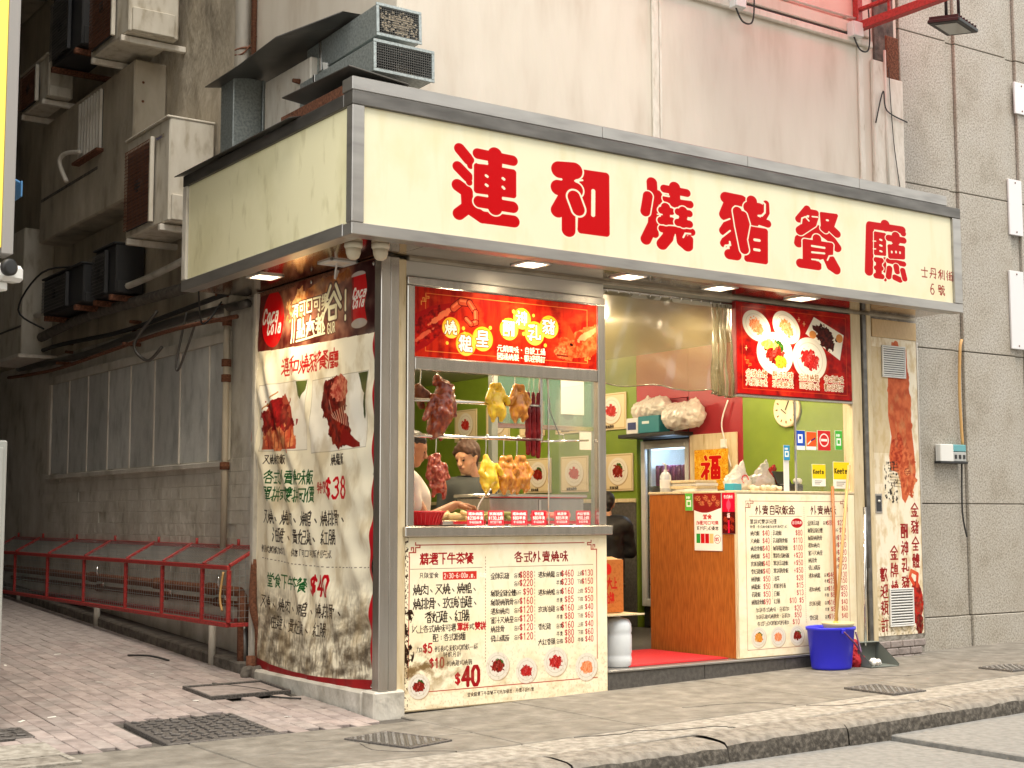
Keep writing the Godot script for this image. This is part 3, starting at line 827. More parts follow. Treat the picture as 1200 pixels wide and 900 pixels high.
func disc(img: Image, c: Vector2, r: Vector2, rot: float, col: Color, ragged := 0.0, sd := 1, col2 := Color(0, 0, 0, 0), freq := 0.03) -> void:
	var n := noise(1.3 / maxf(r.x, r.y) + freq * 0.15, 3, sd)
	var m := maxf(r.x, r.y) * (1.0 + ragged) + 2.0
	for y in range(maxi(0, int(c.y - m)), mini(img.get_height(), int(c.y + m) + 1)):
		for x in range(maxi(0, int(c.x - m)), mini(img.get_width(), int(c.x + m) + 1)):
			var q := (Vector2(x + 0.5, y + 0.5) - c).rotated(-rot)
			var d := (q / r).length()
			if ragged > 0.0:
				d += ragged * n.get_noise_2d(x * 1.0, y * 1.0) * 1.6
			var k := clampf((1.0 - d) * minf(r.x, r.y) + 0.5, 0.0, 1.0) * col.a
			if k > 0.0:
				var cc := col
				if col2.a > 0.0:
					cc = col.lerp(col2, clampf(n.get_noise_2d(x * 1.4 + 99.0, y * 1.4) * 1.3 + 0.45, 0.0, 1.0))
				img.set_pixel(x, y, img.get_pixel(x, y).lerp(cc, k))

func box(img: Image, x: float, y: float, w: float, h: float, col: Color) -> void:
	img.fill_rect(Rect2i(int(x), int(y), maxi(1, int(w)), maxi(1, int(h))), col)

func rim(img: Image, x: float, y: float, w: float, h: float, r: float, col: Color) -> void:
	var p := [Vector2(x, y), Vector2(x + w, y), Vector2(x + w, y + h), Vector2(x, y + h)]
	for i in 4:
		paint(img, p[i], p[(i + 1) % 4], r, col)

func corner_knot(img: Image, x: float, y: float, s: float, fx: float, fy: float, col: Color) -> void:   # the square cloud knot in the corners of the menus
	var pts := [[0, 5, 0, 3, 2, 3, 2, 1, 1, 1, 1, 2], [2, 3, 3, 3, 3, 1, 5, 1, 5, 0, 3, 0, 3, -1]]
	for q in pts:
		for i in range(0, q.size() - 2, 2):
			paint(img, Vector2(x + fx * q[i] * s, y + fy * q[i + 1] * s), Vector2(x + fx * q[i + 2] * s, y + fy * q[i + 3] * s), s * 0.22, col)

const DARK := Color(0.16, 0.12, 0.1)
const INK_RED := Color(0.68, 0.07, 0.1)

func dish(img: Image, c: Vector2, r: float, kind: int, sd: int, squash := 1.0, rot := 0.0) -> void:   # a plate of roast meat, seen from above
	disc(img, c + Vector2(r * 0.05, r * 0.07), Vector2(r * 1.02, r * squash * 1.02), rot, Color(0.45, 0.3, 0.2, 0.35))
	disc(img, c, Vector2(r, r * squash), rot, Color(0.88, 0.85, 0.79))
	disc(img, c, Vector2(r * 0.78, r * squash * 0.78), rot, Color(0.78, 0.74, 0.67))
	disc(img, c, Vector2(r * 0.74, r * squash * 0.74), rot, Color(0.88, 0.85, 0.8))
	var a: Color = [Color(0.62, 0.12, 0.08), Color(0.85, 0.42, 0.22), Color(0.78, 0.16, 0.14), Color(0.9, 0.62, 0.22)][kind % 4]
	var b: Color = [Color(0.3, 0.07, 0.04), Color(0.95, 0.72, 0.55), Color(0.5, 0.06, 0.07), Color(0.72, 0.36, 0.1)][kind % 4]
	if kind == 0 or kind == 3:
		disc(img, c + Vector2(r * 0.2, -r * 0.3), Vector2(r * 0.32, r * 0.18), 0.5, Color(0.25, 0.42, 0.12), 0.3, sd + 2, Color(0.12, 0.25, 0.06))
	disc(img, c + Vector2(0, r * 0.02), Vector2(r * 0.52, r * 0.42 * squash), rot + 0.3, a, 0.35, sd, b, 0.09)
	for i in 5:   # slices
		var p := c + Vector2(r * (-0.36 + 0.18 * i), r * (0.12 * sin(i * 2.1))).rotated(rot)
		disc(img, p, Vector2(r * 0.1, r * 0.3 * squash), rot + 0.35, a.lightened(0.12 * (i % 3)), 0.15, sd + i, b.lerp(a, 0.5), 0.12)
		paint(img, p + Vector2(-r * 0.05, -r * 0.2 * squash), p + Vector2(r * 0.06, r * 0.2 * squash), 0.8, b)

func sign_print() -> Image:
	var img := sheet(2048, 264, Color(0.905, 0.885, 0.77))
	stain(img, Color(0.84, 0.79, 0.6, 0.3), Vector2(0.012, 0.0018), 0.56, 0.25, 3)
	stain(img, Color(0.87, 0.83, 0.66, 0.4), Vector2(0.006, 0.004), 0.5, 0.3, 4)
	var cream := Color(0.91, 0.89, 0.78)
	for ch in SIGN_CHARS:
		var red := Color(0.74, 0.0, 0.035)
		var sx: float = ch[0][1] / 1000.0
		var k := 1
		while k < ch.size():
			var halo: float = ch[k][1] / 10.0
			var end := k + 1
			while end < ch.size() and ch[end][0] != "g":
				end += 1
			for pass_no in [0, 1, 2]:
				if pass_no == 0 and halo <= 0.0:
					continue
				for i in range(k + 1, end):
					var op: Array = ch[i]
					if (op[0] == "c") != (pass_no == 2):
						continue
					var r: float = op[1] / 10.0 + (halo if pass_no == 0 else 0.0)
					var col: Color = red if pass_no == 1 else cream
					var pts := PackedVector2Array()
					for j in range(2, op.size(), 2):
						pts.append(Vector2(op[j], op[j + 1]))
					if op[0] == "p":
						fill_poly(img, pts, col)
						pts.append(pts[0])
					for j in pts.size() - 1:
						paint(img, pts[j], pts[j + 1], r, col, sx)
			k = end
	var brown := Color(0.55, 0.16, 0.13)
	write(img, "士丹利街", 1903, 166, 31, brown, 0.05, 1.0, 1.28)
	write(img, "6", 1942, 214, 32, brown, 0.05, 1.3)
	write(img, "號", 1980, 214, 31, brown, 0.05)
	return img

func side_print() -> Image:
	var img := sheet(512, 160, Color(0.965, 0.945, 0.79))
	stain(img, Color(0.82, 0.79, 0.6, 0.35), Vector2(0.006, 0.004), 0.5, 0.3, 8)
	stain(img, Color(0.7, 0.66, 0.46, 0.25), Vector2(0.03, 0.008), 0.64, 0.15, 9)
	return img

func banner_print() -> Image:
	var W := 680.0
	var H := 1030.0
	var img := sheet(680, 1030, Color(0.955, 0.925, 0.83))
	# photographs in the header: warm blurred plate, red drink
	var hn := noise(0.012, 3, 15)
	for y in 185:
		for x in 680:
			var edge := 165.0 + 14.0 * float(x) / W
			if y > edge:
				continue
			var t := clampf(hn.get_noise_2d(x, y) * 0.8 + 0.45, 0.0, 1.0)
			var c := Color(0.3, 0.1, 0.08).lerp(Color(0.72, 0.5, 0.38), t)
			if x > 540:
				c = c.lerp(Color(0.2, 0.05, 0.07), clampf((x - 540) / 40.0, 0, 1))
			if x < 130:
				c = c.lerp(Color(0.33, 0.07, 0.06), clampf((130 - x) / 60.0, 0, 1))
			img.set_pixel(x, y, c)
	disc(img, Vector2(255, 60), Vector2(60, 34), -0.3, Color(0.95, 0.75, 0.5, 0.8), 0.4, 5, Color(0.75, 0.45, 0.2))
	disc(img, Vector2(430, 28), Vector2(120, 20), -0.1, Color(0.5, 0.24, 0.1, 0.9), 0.3, 6, Color(0.8, 0.5, 0.2))
	disc(img, Vector2(110, 82), Vector2(66, 78), 0, Color(0.8, 0.05, 0.07))
	write(img, "Coca", 56, 52, 40, Color(0.97, 0.95, 0.92), 0.09, 0.95, 1.0, 0.25)
	write(img, "Cola", 82, 88, 36, Color(0.97, 0.95, 0.92), 0.09, 0.95, 1.0, 0.25)
	var pale := Color(0.96, 0.93, 0.78)
	for pass_no in 2:
		var cc: Color = Color(0.3, 0.14, 0.08) if pass_no == 0 else pale
		var wt := 0.13 if pass_no == 0 else 0.065
		write(img, "有可口可樂", 222, 52, 42, cc, wt, 0.95, 1.08)
		write(img, "點夾都", 252, 100, 52, cc, wt, 1.0, 1.08)
		write(img, "谷", 412, 36, 92, cc, wt * 0.95)
		write(img, "!", 506, 58, 76, cc, wt * 0.9, 0.8)
		write(img, "GUR", 424, 130, 26, cc, wt * 1.2)
		paint(img, Vector2(224, 96), Vector2(224, 158), 3 if pass_no else 6, cc)
		paint(img, Vector2(236, 96), Vector2(236, 158), 2.5 if pass_no else 5, cc)
		paint(img, Vector2(250, 157), Vector2(410, 152), 3 if pass_no else 6, cc)
	disc(img, Vector2(590, 28), Vector2(36, 9), 0, Color(0.75, 0.72, 0.7))
	box(img, 556, 30, 70, 118, Color(0.78, 0.05, 0.08))
	box(img, 556, 30, 9, 118, Color(0.5, 0.03, 0.05))
	disc(img, Vector2(590, 148), Vector2(36, 12), 0, Color(0.72, 0.68, 0.66))
	write(img, "Coca", 566, 60, 26, Color(0.97, 0.95, 0.92), 0.1, 1.0, 1.0, 0.25)
	write(img, "Cola", 568, 86, 24, Color(0.97, 0.95, 0.92), 0.1, 1.0, 1.0, 0.25)
	# name of the shop
	write(img, "連和燒豬餐廳", 166, 196, 50, Color(0.72, 0.09, 0.08), 0.048, 1.06, 1.02)
	# the two photographs
	box(img, 44, 262, 276, 182, Color(0.93, 0.91, 0.86))
	box(img, 346, 268, 288, 186, Color(0.93, 0.91, 0.86))
	rim(img, 44, 262, 276, 182, 0.8, Color(0.7, 0.66, 0.58))
	rim(img, 346, 268, 288, 186, 0.8, Color(0.7, 0.66, 0.58))
	fill_poly(img, PackedVector2Array([Vector2(62, 440), Vector2(70, 360), Vector2(100, 310), Vector2(150, 320), Vector2(190, 290), Vector2(225, 330), Vector2(240, 380), Vector2(252, 440)]), Color(0.7, 0.3, 0.22))
	disc(img, Vector2(150, 360), Vector2(86, 52), 0.1, Color(0.62, 0.12, 0.12), 0.4, 21, Color(0.4, 0.07, 0.08), 0.05)
	disc(img, Vector2(168, 412), Vector2(84, 34), 0.0, Color(0.88, 0.55, 0.36), 0.4, 22, Color(0.75, 0.3, 0.2), 0.05)
	for i in 7:
		paint(img, Vector2(90 + i * 22, 338 + (i % 3) * 10), Vector2(96 + i * 23, 436), 1.3, Color(0.35, 0.08, 0.07, 0.8))
	paint(img, Vector2(62, 330), Vector2(150, 285), 2.0, Color(0.7, 0.5, 0.3))
	fill_poly(img, PackedVector2Array([Vector2(262, 264), Vector2(316, 264), Vector2(312, 290), Vector2(286, 312), Vector2(268, 300)]), Color(0.36, 0.4, 0.2))
	disc(img, Vector2(468, 330), Vector2(66, 62), -0.4, Color(0.5, 0.14, 0.1), 0.15, 24, Color(0.28, 0.06, 0.05), 0.03)
	disc(img, Vector2(492, 400), Vector2(60, 46), 0.5, Color(0.58, 0.16, 0.1), 0.15, 25, Color(0.33, 0.07, 0.05), 0.03)
	disc(img, Vector2(500, 300), Vector2(46, 32), 0.1, Color(0.82, 0.5, 0.4), 0.15, 26, Color(0.62, 0.2, 0.16), 0.04)
	fill_poly(img, PackedVector2Array([Vector2(520, 400), Vector2(556, 420), Vector2(606, 442), Vector2(610, 452), Vector2(572, 452), Vector2(508, 436)]), Color(0.5, 0.1, 0.08))
	for i in 9:
		paint(img, Vector2(452 + i * 9, 326 + (i * 37) % 40), Vector2(470 + i * 8, 372 + (i * 53) % 50), 1.6, Color(0.9, 0.72, 0.62, 0.8))
	fill_poly(img, PackedVector2Array([Vector2(588, 270), Vector2(632, 270), Vector2(632, 330), Vector2(612, 312)]), Color(0.27, 0.3, 0.15))
	disc(img, Vector2(626, 350), Vector2(5, 34), 0.1, Color(0.2, 0.24, 0.12), 0.2, 28)
	var ink := Color(0.17, 0.14, 0.12)
	write(img, "叉燒燒肉飯", 78, 454, 26, ink, 0.05, 0.86)
	write(img, "燒鵝飯", 452, 462, 28, ink, 0.05, 0.86)
	var green := Color(0.05, 0.3, 0.12)
	write(img, "各式外賣燒味飯", 90, 496, 38, green, 0.048, 0.98, 1.02)
	write(img, "單拼或雙拼同價", 88, 541, 39, green, 0.048, 0.98, 1.03)
	write(img, "特價", 378, 530, 28, INK_RED, 0.055, 0.9)
	write(img, "$38", 434, 522, 52, Color(0.78, 0.03, 0.1), 0.07, 1.1)
	write(img, "叉燒、燒肉、燒鴨、燒排骨、", 68, 602, 38, ink, 0.045, 0.97, 1.0)
	write(img, "油雞、貴妃雞、紅腸", 128, 650, 37, ink, 0.045, 1.0, 1.07)
	write(img, "例湯或熱飲加$10   供應「可口可樂系列汽水", 56, 700, 19, ink, 0.05, 0.95)
	for i in 32:
		box(img, 60 + i * 19, 734 + i * 0.3, 10, 2, Color(0.45, 0.4, 0.35))
	write(img, "堂食下午茶餐", 100, 772, 36, Color(0.06, 0.33, 0.13), 0.05, 1.02, 1.06)
	write(img, "$40", 358, 764, 50, Color(0.75, 0.03, 0.1), 0.085, 1.15, 1.1, 0.12)
	write(img, "叉燒、燒肉、燒鴨、燒排骨、", 60, 832, 35, ink, 0.045, 1.0, 1.04)
	write(img, "油雞、貴妃雞、紅腸", 130, 880, 34, ink, 0.045, 1.0, 1.06)
	# mud and soot splashed up from the alley floor, streaked where hands and boxes rubbed
	var up := func(u: float, v: float) -> float: return smoothstep(0.76, 0.93, v + 0.05 * sin(u * 9.0)) * (0.85 + 0.15 * u)
	stain(img, Color(0.24, 0.20, 0.155, 0.85), Vector2(0.011, 0.02), 0.34, 0.4, 31, up)
	stain(img, Color(0.33, 0.27, 0.2, 0.6), Vector2(0.08, 0.02), 0.45, 0.3, 32, func(u: float, v: float) -> float: return smoothstep(0.7, 0.95, v))
	stain(img, Color(0.62, 0.52, 0.36, 0.35), Vector2(0.01, 0.006), 0.5, 0.25, 33)
	stain(img, Color(0.8, 0.74, 0.62, 0.5), Vector2(0.12, 0.03), 0.66, 0.1, 34, func(u: float, v: float) -> float: return smoothstep(0.84, 0.9, v))
	# red hem
	box(img, 0, 170, 13, 860, Color(0.68, 0.08, 0.12))
	box(img, 664, 178, 16, 852, Color(0.68, 0.08, 0.12))
	box(img, 0, 1008, 680, 22, Color(0.55, 0.12, 0.13))
	return img

func menu_paper(w: int, h: int) -> Image:
	var img := sheet(w, h, Color(0.965, 0.925, 0.81))
	stain(img, Color(0.94, 0.86, 0.69, 0.5), Vector2(0.004, 0.004), 0.45, 0.35, 51)
	stain(img, Color(0.88, 0.78, 0.6, 0.3), Vector2(0.02, 0.01), 0.58, 0.25, 52)
	return img

func price(img: Image, s: String, rx: float, y: float, size: float) -> void:
	write_right(img, s, rx, y, size, INK_RED, 0.055)

func tea_menu_print() -> Image:
	var W := 1024.0
	var H := 690.0
	var img := menu_paper(1024, 690)
	var line := Color(0.66, 0.2, 0.14)
	paint(img, Vector2(70, 31), Vector2(900, 31), 1.8, line)
	paint(img, Vector2(20, 80), Vector2(16, 560), 1.8, line)
	paint(img, Vector2(968, 80), Vector2(968, 540), 1.8, line)
	paint(img, Vector2(110, 622), Vector2(968, 622), 1.8, line)
	corner_knot(img, 18, 31, 10, 1, 1, line)
	corner_knot(img, 968, 31, 10, -1, 1, line)
	write(img, "精選下午茶餐", 70, 66, 46, Color(0.62, 0.08, 0.1), 0.06, 0.88, 1.06)
	write(img, "各式外賣燒味", 532, 66, 46, Color(0.5, 0.07, 0.08), 0.055, 0.92, 1.12)
	paint(img, Vector2(24, 128), Vector2(368, 128), 0.9, Color(0.5, 0.35, 0.25))
	paint(img, Vector2(404, 128), Vector2(948, 128), 0.9, Color(0.5, 0.35, 0.25))
	for i in 34:
		paint(img, Vector2(384, 84 + i * 13), Vector2(384, 90 + i * 13), 1.2, Color(0.6, 0.4, 0.3))
	for i in 20:
		paint(img, Vector2(634, 150 + i * 15), Vector2(634, 157 + i * 15), 1.2, Color(0.6, 0.4, 0.3))
	write(img, "只限堂食", 66, 144, 22, DARK, 0.045, 0.95)
	box(img, 176, 142, 164, 33, Color(0.8, 0.2, 0.16))
	write(img, "2:30-6:00p.m. 供應", 182, 149, 20, Color(1, 0.95, 0.88), 0.07, 0.95)
	write(img, "燒肉、叉燒、燒鴨、", 38, 190, 44, DARK, 0.045, 0.82, 0.96)
	write(img, "燒排骨、玫瑰油雞、", 38, 246, 46, DARK, 0.045, 0.8, 0.95)
	write(img, "香妃雞、紅腸", 94, 302, 46, DARK, 0.045, 0.8, 0.95)
	var x := write(img, "以上各式燒味可選", 34, 356, 30, DARK, 0.045, 0.86, 1.0)
	x = write(img, "單拼", x + 6, 354, 32, Color(0.7, 0.07, 0.1), 0.07, 0.86, 1.0)
	x = write(img, "或", x + 4, 358, 26, DARK, 0.045, 0.86, 1.0)
	write(img, "雙拼", x + 4, 354, 32, Color(0.7, 0.07, 0.1), 0.07, 0.86, 1.0)
	write(img, "配：各式粉麵", 130, 394, 30, DARK, 0.045, 0.88, 0.98)
	x = write(img, "加", 56, 440, 24, DARK, 0.04)
	x = write(img, "$5", x + 2, 430, 38, INK_RED, 0.08)
	write(img, "例湯或凍飲或熱飲一杯", x + 8, 442, 24, DARK, 0.04, 0.85, 1.02)
	write(img, "特飲另計", 180, 468, 22, DARK, 0.04, 0.9)
	x = write(img, "加", 88, 502, 22, DARK, 0.04)
	x = write(img, "$10", x + 2, 490, 40, INK_RED, 0.08)
	write(img, "例燒雞或燒腩", x + 8, 504, 22, DARK, 0.04, 0.85)
	# price list
	var c1 := [["金牌乳豬", "隻", "$888", 164], ["", "斤", "$220", 198], ["秘製金豬全體", "斤", "$90", 236], ["秘製燒腩骨", "斤", "$160", 274], ["連和燒肉", "斤", "$120", 311], ["蜜汁叉燒皇", "斤", "$120", 348], ["燒排骨", "斤", "$120", 385], ["佛山燻蹄", "斤", "$120", 424]]
	for r in c1:
		write(img, r[0], 410, r[3] - 11, 27, DARK, 0.045, 0.78 if r[0].length() > 5 else 0.86, 1.0)
		write_right(img, "每" + r[1], 566, r[3] - 7, 20, DARK, 0.045, 0.85)
		price(img, r[2], 628, r[3] - 14, 29)
	var c2 := [["連和燒鵝", "每隻", "$460", "上莊", "$130", 164], ["", "半隻", "$230", "下莊", "$150", 200], ["連和燒鴨", "每隻", "$160", "上莊", "$50", 240], ["", "半隻", "$85", "下莊", "$50", 276], ["玫瑰油雞", "每隻", "$160", "上莊", "$40", 312], ["", "半隻", "$80", "下莊", "$60", 348], ["香妃雞", "每隻", "$160", "上莊", "$40", 386], ["", "半隻", "$80", "下莊", "$60", 420], ["大紅香腸", "每條", "$80", "半條", "$40", 452]]
	for r in c2:
		write(img, r[0], 652, r[5] - 11, 26, DARK, 0.045, 0.86, 1.0)
		write_right(img, r[1], 784, r[5] - 7, 20, DARK, 0.045, 0.82)
		price(img, r[2], 844, r[5] - 14, 28)
		write_right(img, r[3], 894, r[5] - 7, 18, DARK, 0.045, 0.82)
		price(img, r[4], 950, r[5] - 13, 26)
	write(img, "$", 236, 556, 50, INK_RED, 0.08)
	write(img, "40", 268, 536, 78, Color(0.6, 0.05, 0.08), 0.1, 1.0)
	write(img, "堂食精選下午茶餐不可另加優惠・另價不設外賣", 296, 640, 17, DARK, 0.045, 0.85)
	# age: rubbed, scorched and rusted along the left edge, dirt in the lower corner
	stain(img, Color(0.5, 0.4, 0.26, 0.75), Vector2(0.012, 0.014), 0.42, 0.25, 61, func(u: float, v: float) -> float: return clampf(1.0 - Vector2((u - 0.05) / 0.3, (v - 0.76) / 0.16).length(), 0.0, 1.0) * 1.6)
	stain(img, Color(0.16, 0.09, 0.05, 1.0), Vector2(0.03, 0.02), 0.48, 0.05, 62, func(u: float, v: float) -> float: return (1.0 if u < 0.03 + 0.012 * sin(v * 30.0) and v > 0.42 and v < 0.8 else 0.0))
	stain(img, Color(0.2, 0.12, 0.06, 1.0), Vector2(0.06, 0.05), 0.58, 0.04, 63, func(u: float, v: float) -> float: return (1.0 if u < 0.014 else 0.0))
	stain(img, Color(0.72, 0.61, 0.44, 0.45), Vector2(0.008, 0.02), 0.48, 0.35, 64, func(u: float, v: float) -> float: return smoothstep(0.6, 0.95, v))
	dish(img, Vector2(66, 598), 50, 0, 71)
	dish(img, Vector2(444, 540), 58, 0, 72)
	dish(img, Vector2(590, 568), 54, 2, 73)
	dish(img, Vector2(742, 540), 62, 2, 74)
	dish(img, Vector2(908, 572), 60, 1, 75)
	stain(img, Color(0.6, 0.5, 0.36, 0.35), Vector2(0.06, 0.04), 0.6, 0.18, 65, func(u: float, v: float) -> float: return smoothstep(0.55, 0.8, v))
	return img

func takeaway_menu_print() -> Image:
	var img := menu_paper(1024, 988)
	var line := Color(0.62, 0.4, 0.33)
	rim(img, 66, 44, 896, 900, 1.6, line)
	corner_knot(img, 66, 44, 13, 1, 1, Color(0.62, 0.36, 0.28))
	corner_knot(img, 962, 44, 13, -1, 1, Color(0.62, 0.36, 0.28))
	write(img, "外賣自取飯盒", 150, 72, 56, Color(0.3, 0.05, 0.05), 0.05, 0.95, 1.06)
	write(img, "外賣燒味", 628, 72, 56, Color(0.3, 0.05, 0.05), 0.05, 0.95, 1.1)
	paint(img, Vector2(96, 138), Vector2(548, 138), 1.0, Color(0.5, 0.4, 0.3))
	paint(img, Vector2(590, 138), Vector2(940, 138), 1.0, Color(0.5, 0.4, 0.3))
	for i in 56:
		paint(img, Vector2(566, 78 + i * 13), Vector2(566, 84 + i * 13), 1.3, Color(0.5, 0.4, 0.35))
	for i in 30:
		paint(img, Vector2(280, 232 + i * 14), Vector2(280, 239 + i * 14), 1.2, Color(0.5, 0.4, 0.35))
	write(img, "單拼或雙拼同價", 102, 156, 30, DARK, 0.045, 0.98)
	write(img, "特價：各式燒味飯加送例湯或汽水", 102, 192, 19, DARK, 0.045, 1.0)
	disc(img, Vector2(502, 180), Vector2(50, 30), 0, Color(0.72, 0.06, 0.1))
	write(img, "每日供應", 462, 168, 19, Color(1, 0.95, 0.9), 0.06, 1.0)
	var a := [["燒肉飯", "$40"], ["叉燒飯", "$40"], ["燒排骨飯", "$40"], ["燒鴨飯", "$40"], ["玫瑰油雞飯", "$40"], ["香妃雞飯", "$40"], ["燒腩飯", "$50"], ["燒鵝飯", "$50"], ["切雞飯", "$50"], ["燒腩排骨飯", "$90"]]
	var b := [["乳豬飯", "$80"], ["乳豬腩骨飯", "$110"], ["秘製鵝腿飯", "$100"], ["單拼各式燒味飯", "+$20"], ["單拼乳豬飯", "+$50"], ["單拼腩骨飯", "+$50"], ["油菜", "$28"], ["熱飲例湯", "$15"], ["白飯", "$13"], ["紅腸", "$10 $5"]]
	for i in 10:
		var y := 226.0 + i * 46.5
		write(img, a[i][0], 104, y, 30, DARK, 0.045, 0.72 if a[i][0].length() > 4 else 0.86, 1.0)
		price(img, a[i][1], 268, y - 2, 34)
		write(img, b[i][0], 292, y, 30, DARK, 0.045, 0.66 if b[i][0].length() > 5 else 0.86, 1.0)
		price(img, b[i][1], 552, y - 2, 34)
	write(img, "加拼各式燒味・每款加", 140, 694, 28, DARK, 0.045, 0.95, 1.06)
	price(img, "$20", 530, 690, 34)
	write(img, "加拼乳豬或燒腩骨・每款加", 140, 736, 27, DARK, 0.045, 0.85, 1.05)
	price(img, "$50", 530, 732, 34)
	write(img, "各式汽水或熱飲或例湯加", 150, 778, 27, DARK, 0.045, 0.9, 1.0)
	price(img, "$10", 512, 774, 34)
	var c := [["金牌乳豬", "每隻", "$888", "$220", 180], ["秘製金豬全體", "每斤", "$90", "", 226], ["秘製燒腩骨", "每斤", "$160", "", 274], ["連和燒肉", "每斤", "$120", "", 320], ["蜜汁叉燒皇", "每斤", "$120", "", 368], ["燒排骨", "每斤", "$120", "", 414], ["佛山燻蹄", "每斤", "$120", "", 460], ["連和燒鵝", "每隻", "$460", "$130", 510], ["", "半隻", "$230", "$150", 548], ["連和燒鴨", "每隻", "$160", "$50", 596], ["", "半隻", "$85", "$50", 636], ["玫瑰油雞", "每隻", "$160", "$40", 684], ["", "半隻", "$80", "$60", 726], ["香妃雞", "每隻", "$160", "$40", 772]]
	for r in c:
		write(img, r[0], 596, r[4] - 14, 30, DARK, 0.045, 0.74 if r[0].length() > 5 else 0.86, 1.0)
		if r[3] == "":
			write_right(img, r[1], 872, r[4] - 10, 22, DARK, 0.05, 0.85)
			price(img, r[2], 946, r[4] - 16, 34)
		else:
			write_right(img, r[1], 776, r[4] - 10, 22, DARK, 0.05, 0.85)
			price(img, r[2], 850, r[4] - 16, 32)
			price(img, r[3], 946, r[4] - 16, 32)
	dish(img, Vector2(158, 872), 62, 3, 81)
	dish(img, Vector2(322, 876), 62, 1, 82)
	dish(img, Vector2(484, 876), 62, 0, 83)
	dish(img, Vector2(650, 876), 62, 2, 84)
	dish(img, Vector2(812, 876), 62, 1, 85)
	stain(img, Color(0.82, 0.7, 0.5, 0.3), Vector2(0.008, 0.015), 0.5, 0.35, 86, func(u: float, v: float) -> float: return smoothstep(0.5, 1.0, v))
	return img

func window_poster_print() -> Image:
	var img := sheet(900, 276, Color(0.74, 0.14, 0.06))
	stain(img, Color(0.5, 0.06, 0.04, 0.8), Vector2(0.02, 0.003), 0.42, 0.3, 91)
	stain(img, Color(0.88, 0.3, 0.12, 0.7), Vector2(0.006, 0.01), 0.5, 0.3, 92)
	var gold := Color(0.92, 0.62, 0.28)
	rim(img, 50, 24, 800, 228, 1.2, Color(0.92, 0.55, 0.25, 0.9))
	corner_knot(img, 30, 36, 7, 1, 1, gold)
	corner_knot(img, 872, 240, 7, -1, -1, gold)
	# roast goose coming in from the left
	fill_poly(img, PackedVector2Array([Vector2(0, 110), Vector2(80, 72), Vector2(170, 52), Vector2(190, 90), Vector2(170, 140), Vector2(60, 230), Vector2(0, 262)]), Color(0.62, 0.06, 0.06))
	disc(img, Vector2(80, 150), Vector2(100, 50), -0.6, Color(0.72, 0.1, 0.06), 0.3, 93, Color(0.42, 0.03, 0.03), 0.03)
	disc(img, Vector2(120, 110), Vector2(60, 12), -0.6, Color(0.95, 0.5, 0.32, 0.8), 0.4, 94)
	disc(img, Vector2(40, 190), Vector2(50, 9), -0.6, Color(0.95, 0.45, 0.3, 0.7), 0.4, 95)
	var neck := [Vector2(180, 72), Vector2(215, 44), Vector2(255, 46), Vector2(284, 82), Vector2(286, 122), Vector2(262, 130), Vector2(240, 112)]
	for i in neck.size() - 1:
		paint(img, neck[i], neck[i + 1], 18 - i, Color(0.42, 0.06, 0.04))
		paint(img, neck[i], neck[i + 1], 14 - i, Color(0.8, 0.3, 0.17))
		paint(img, neck[i] + Vector2(-3, -4), neck[i + 1] + Vector2(-3, -4), 4, Color(0.9, 0.45, 0.28))
	# suckling pig's head from the right
	disc(img, Vector2(850, 160), Vector2(100, 62), -0.5, Color(0.86, 0.42, 0.22), 0.12, 96, Color(0.7, 0.24, 0.1), 0.03)
	disc(img, Vector2(760, 190), Vector2(70, 52), -0.3, Color(0.85, 0.4, 0.2), 0.12, 97, Color(0.66, 0.2, 0.08), 0.04)
	disc(img, Vector2(710, 212), Vector2(34, 28), 0.1, Color(0.9, 0.5, 0.3), 0.1, 98, Color(0.7, 0.25, 0.12))
	fill_poly(img, PackedVector2Array([Vector2(742, 150), Vector2(752, 96), Vector2(776, 130), Vector2(790, 160)]), Color(0.72, 0.25, 0.1))
	disc(img, Vector2(806, 150), Vector2(20, 34), 0.4, Color(0.66, 0.18, 0.08), 0.1, 99)
	disc(img, Vector2(766, 178), Vector2(9, 6), 0.3, Color(0.2, 0.05, 0.03))
	paint(img, Vector2(690, 226), Vector2(745, 228), 3, Color(0.4, 0.08, 0.05))
	disc(img, Vector2(850, 130), Vector2(70, 14), -0.5, Color(0.98, 0.7, 0.5, 0.6), 0.3, 90)
	# lettering in yellow discs
	var discs := [["燒", 168, 152, 42], ["鵝", 238, 212, 48], ["皇", 318, 186, 50], ["酬", 447, 136, 46], ["神", 512, 88, 44], ["乳", 575, 144, 50], ["豬", 650, 112, 48]]
	for d in discs:
		disc(img, Vector2(d[1], d[2]), Vector2(d[3], d[3]), 0, Color(0.96, 0.68, 0.16))
		disc(img, Vector2(d[1], d[2] + 6), Vector2(d[3] * 0.9, d[3] * 0.86), 0, Color(0.99, 0.8, 0.3))
	for p in [[226, 150, 8], [232, 168, 6], [150, 214, 7], [470, 62, 8], [570, 70, 7], [520, 150, 8], [630, 190, 8], [355, 138, 8]]:
		disc(img, Vector2(p[0], p[1]), Vector2(p[2], p[2]), 0, Color(0.98, 0.75, 0.25))
	for pass_no in 2:
		for d in discs:
			var s: float = d[3] * 1.3
			write(img, d[0], d[1] - s / 2, d[2] - s / 2, s, Color(0.55, 0.3, 0.05) if pass_no == 0 else Color(0.99, 0.97, 0.9), 0.115 if pass_no == 0 else 0.06)
	write(img, "元朗風味・自設工場", 390, 206, 26, Color(0.98, 0.95, 0.85), 0.07, 0.98, 1.05)
	write(img, "國褐燒製・歡迎預訂", 390, 238, 26, Color(0.98, 0.95, 0.85), 0.07, 0.98, 1.05)
	return img

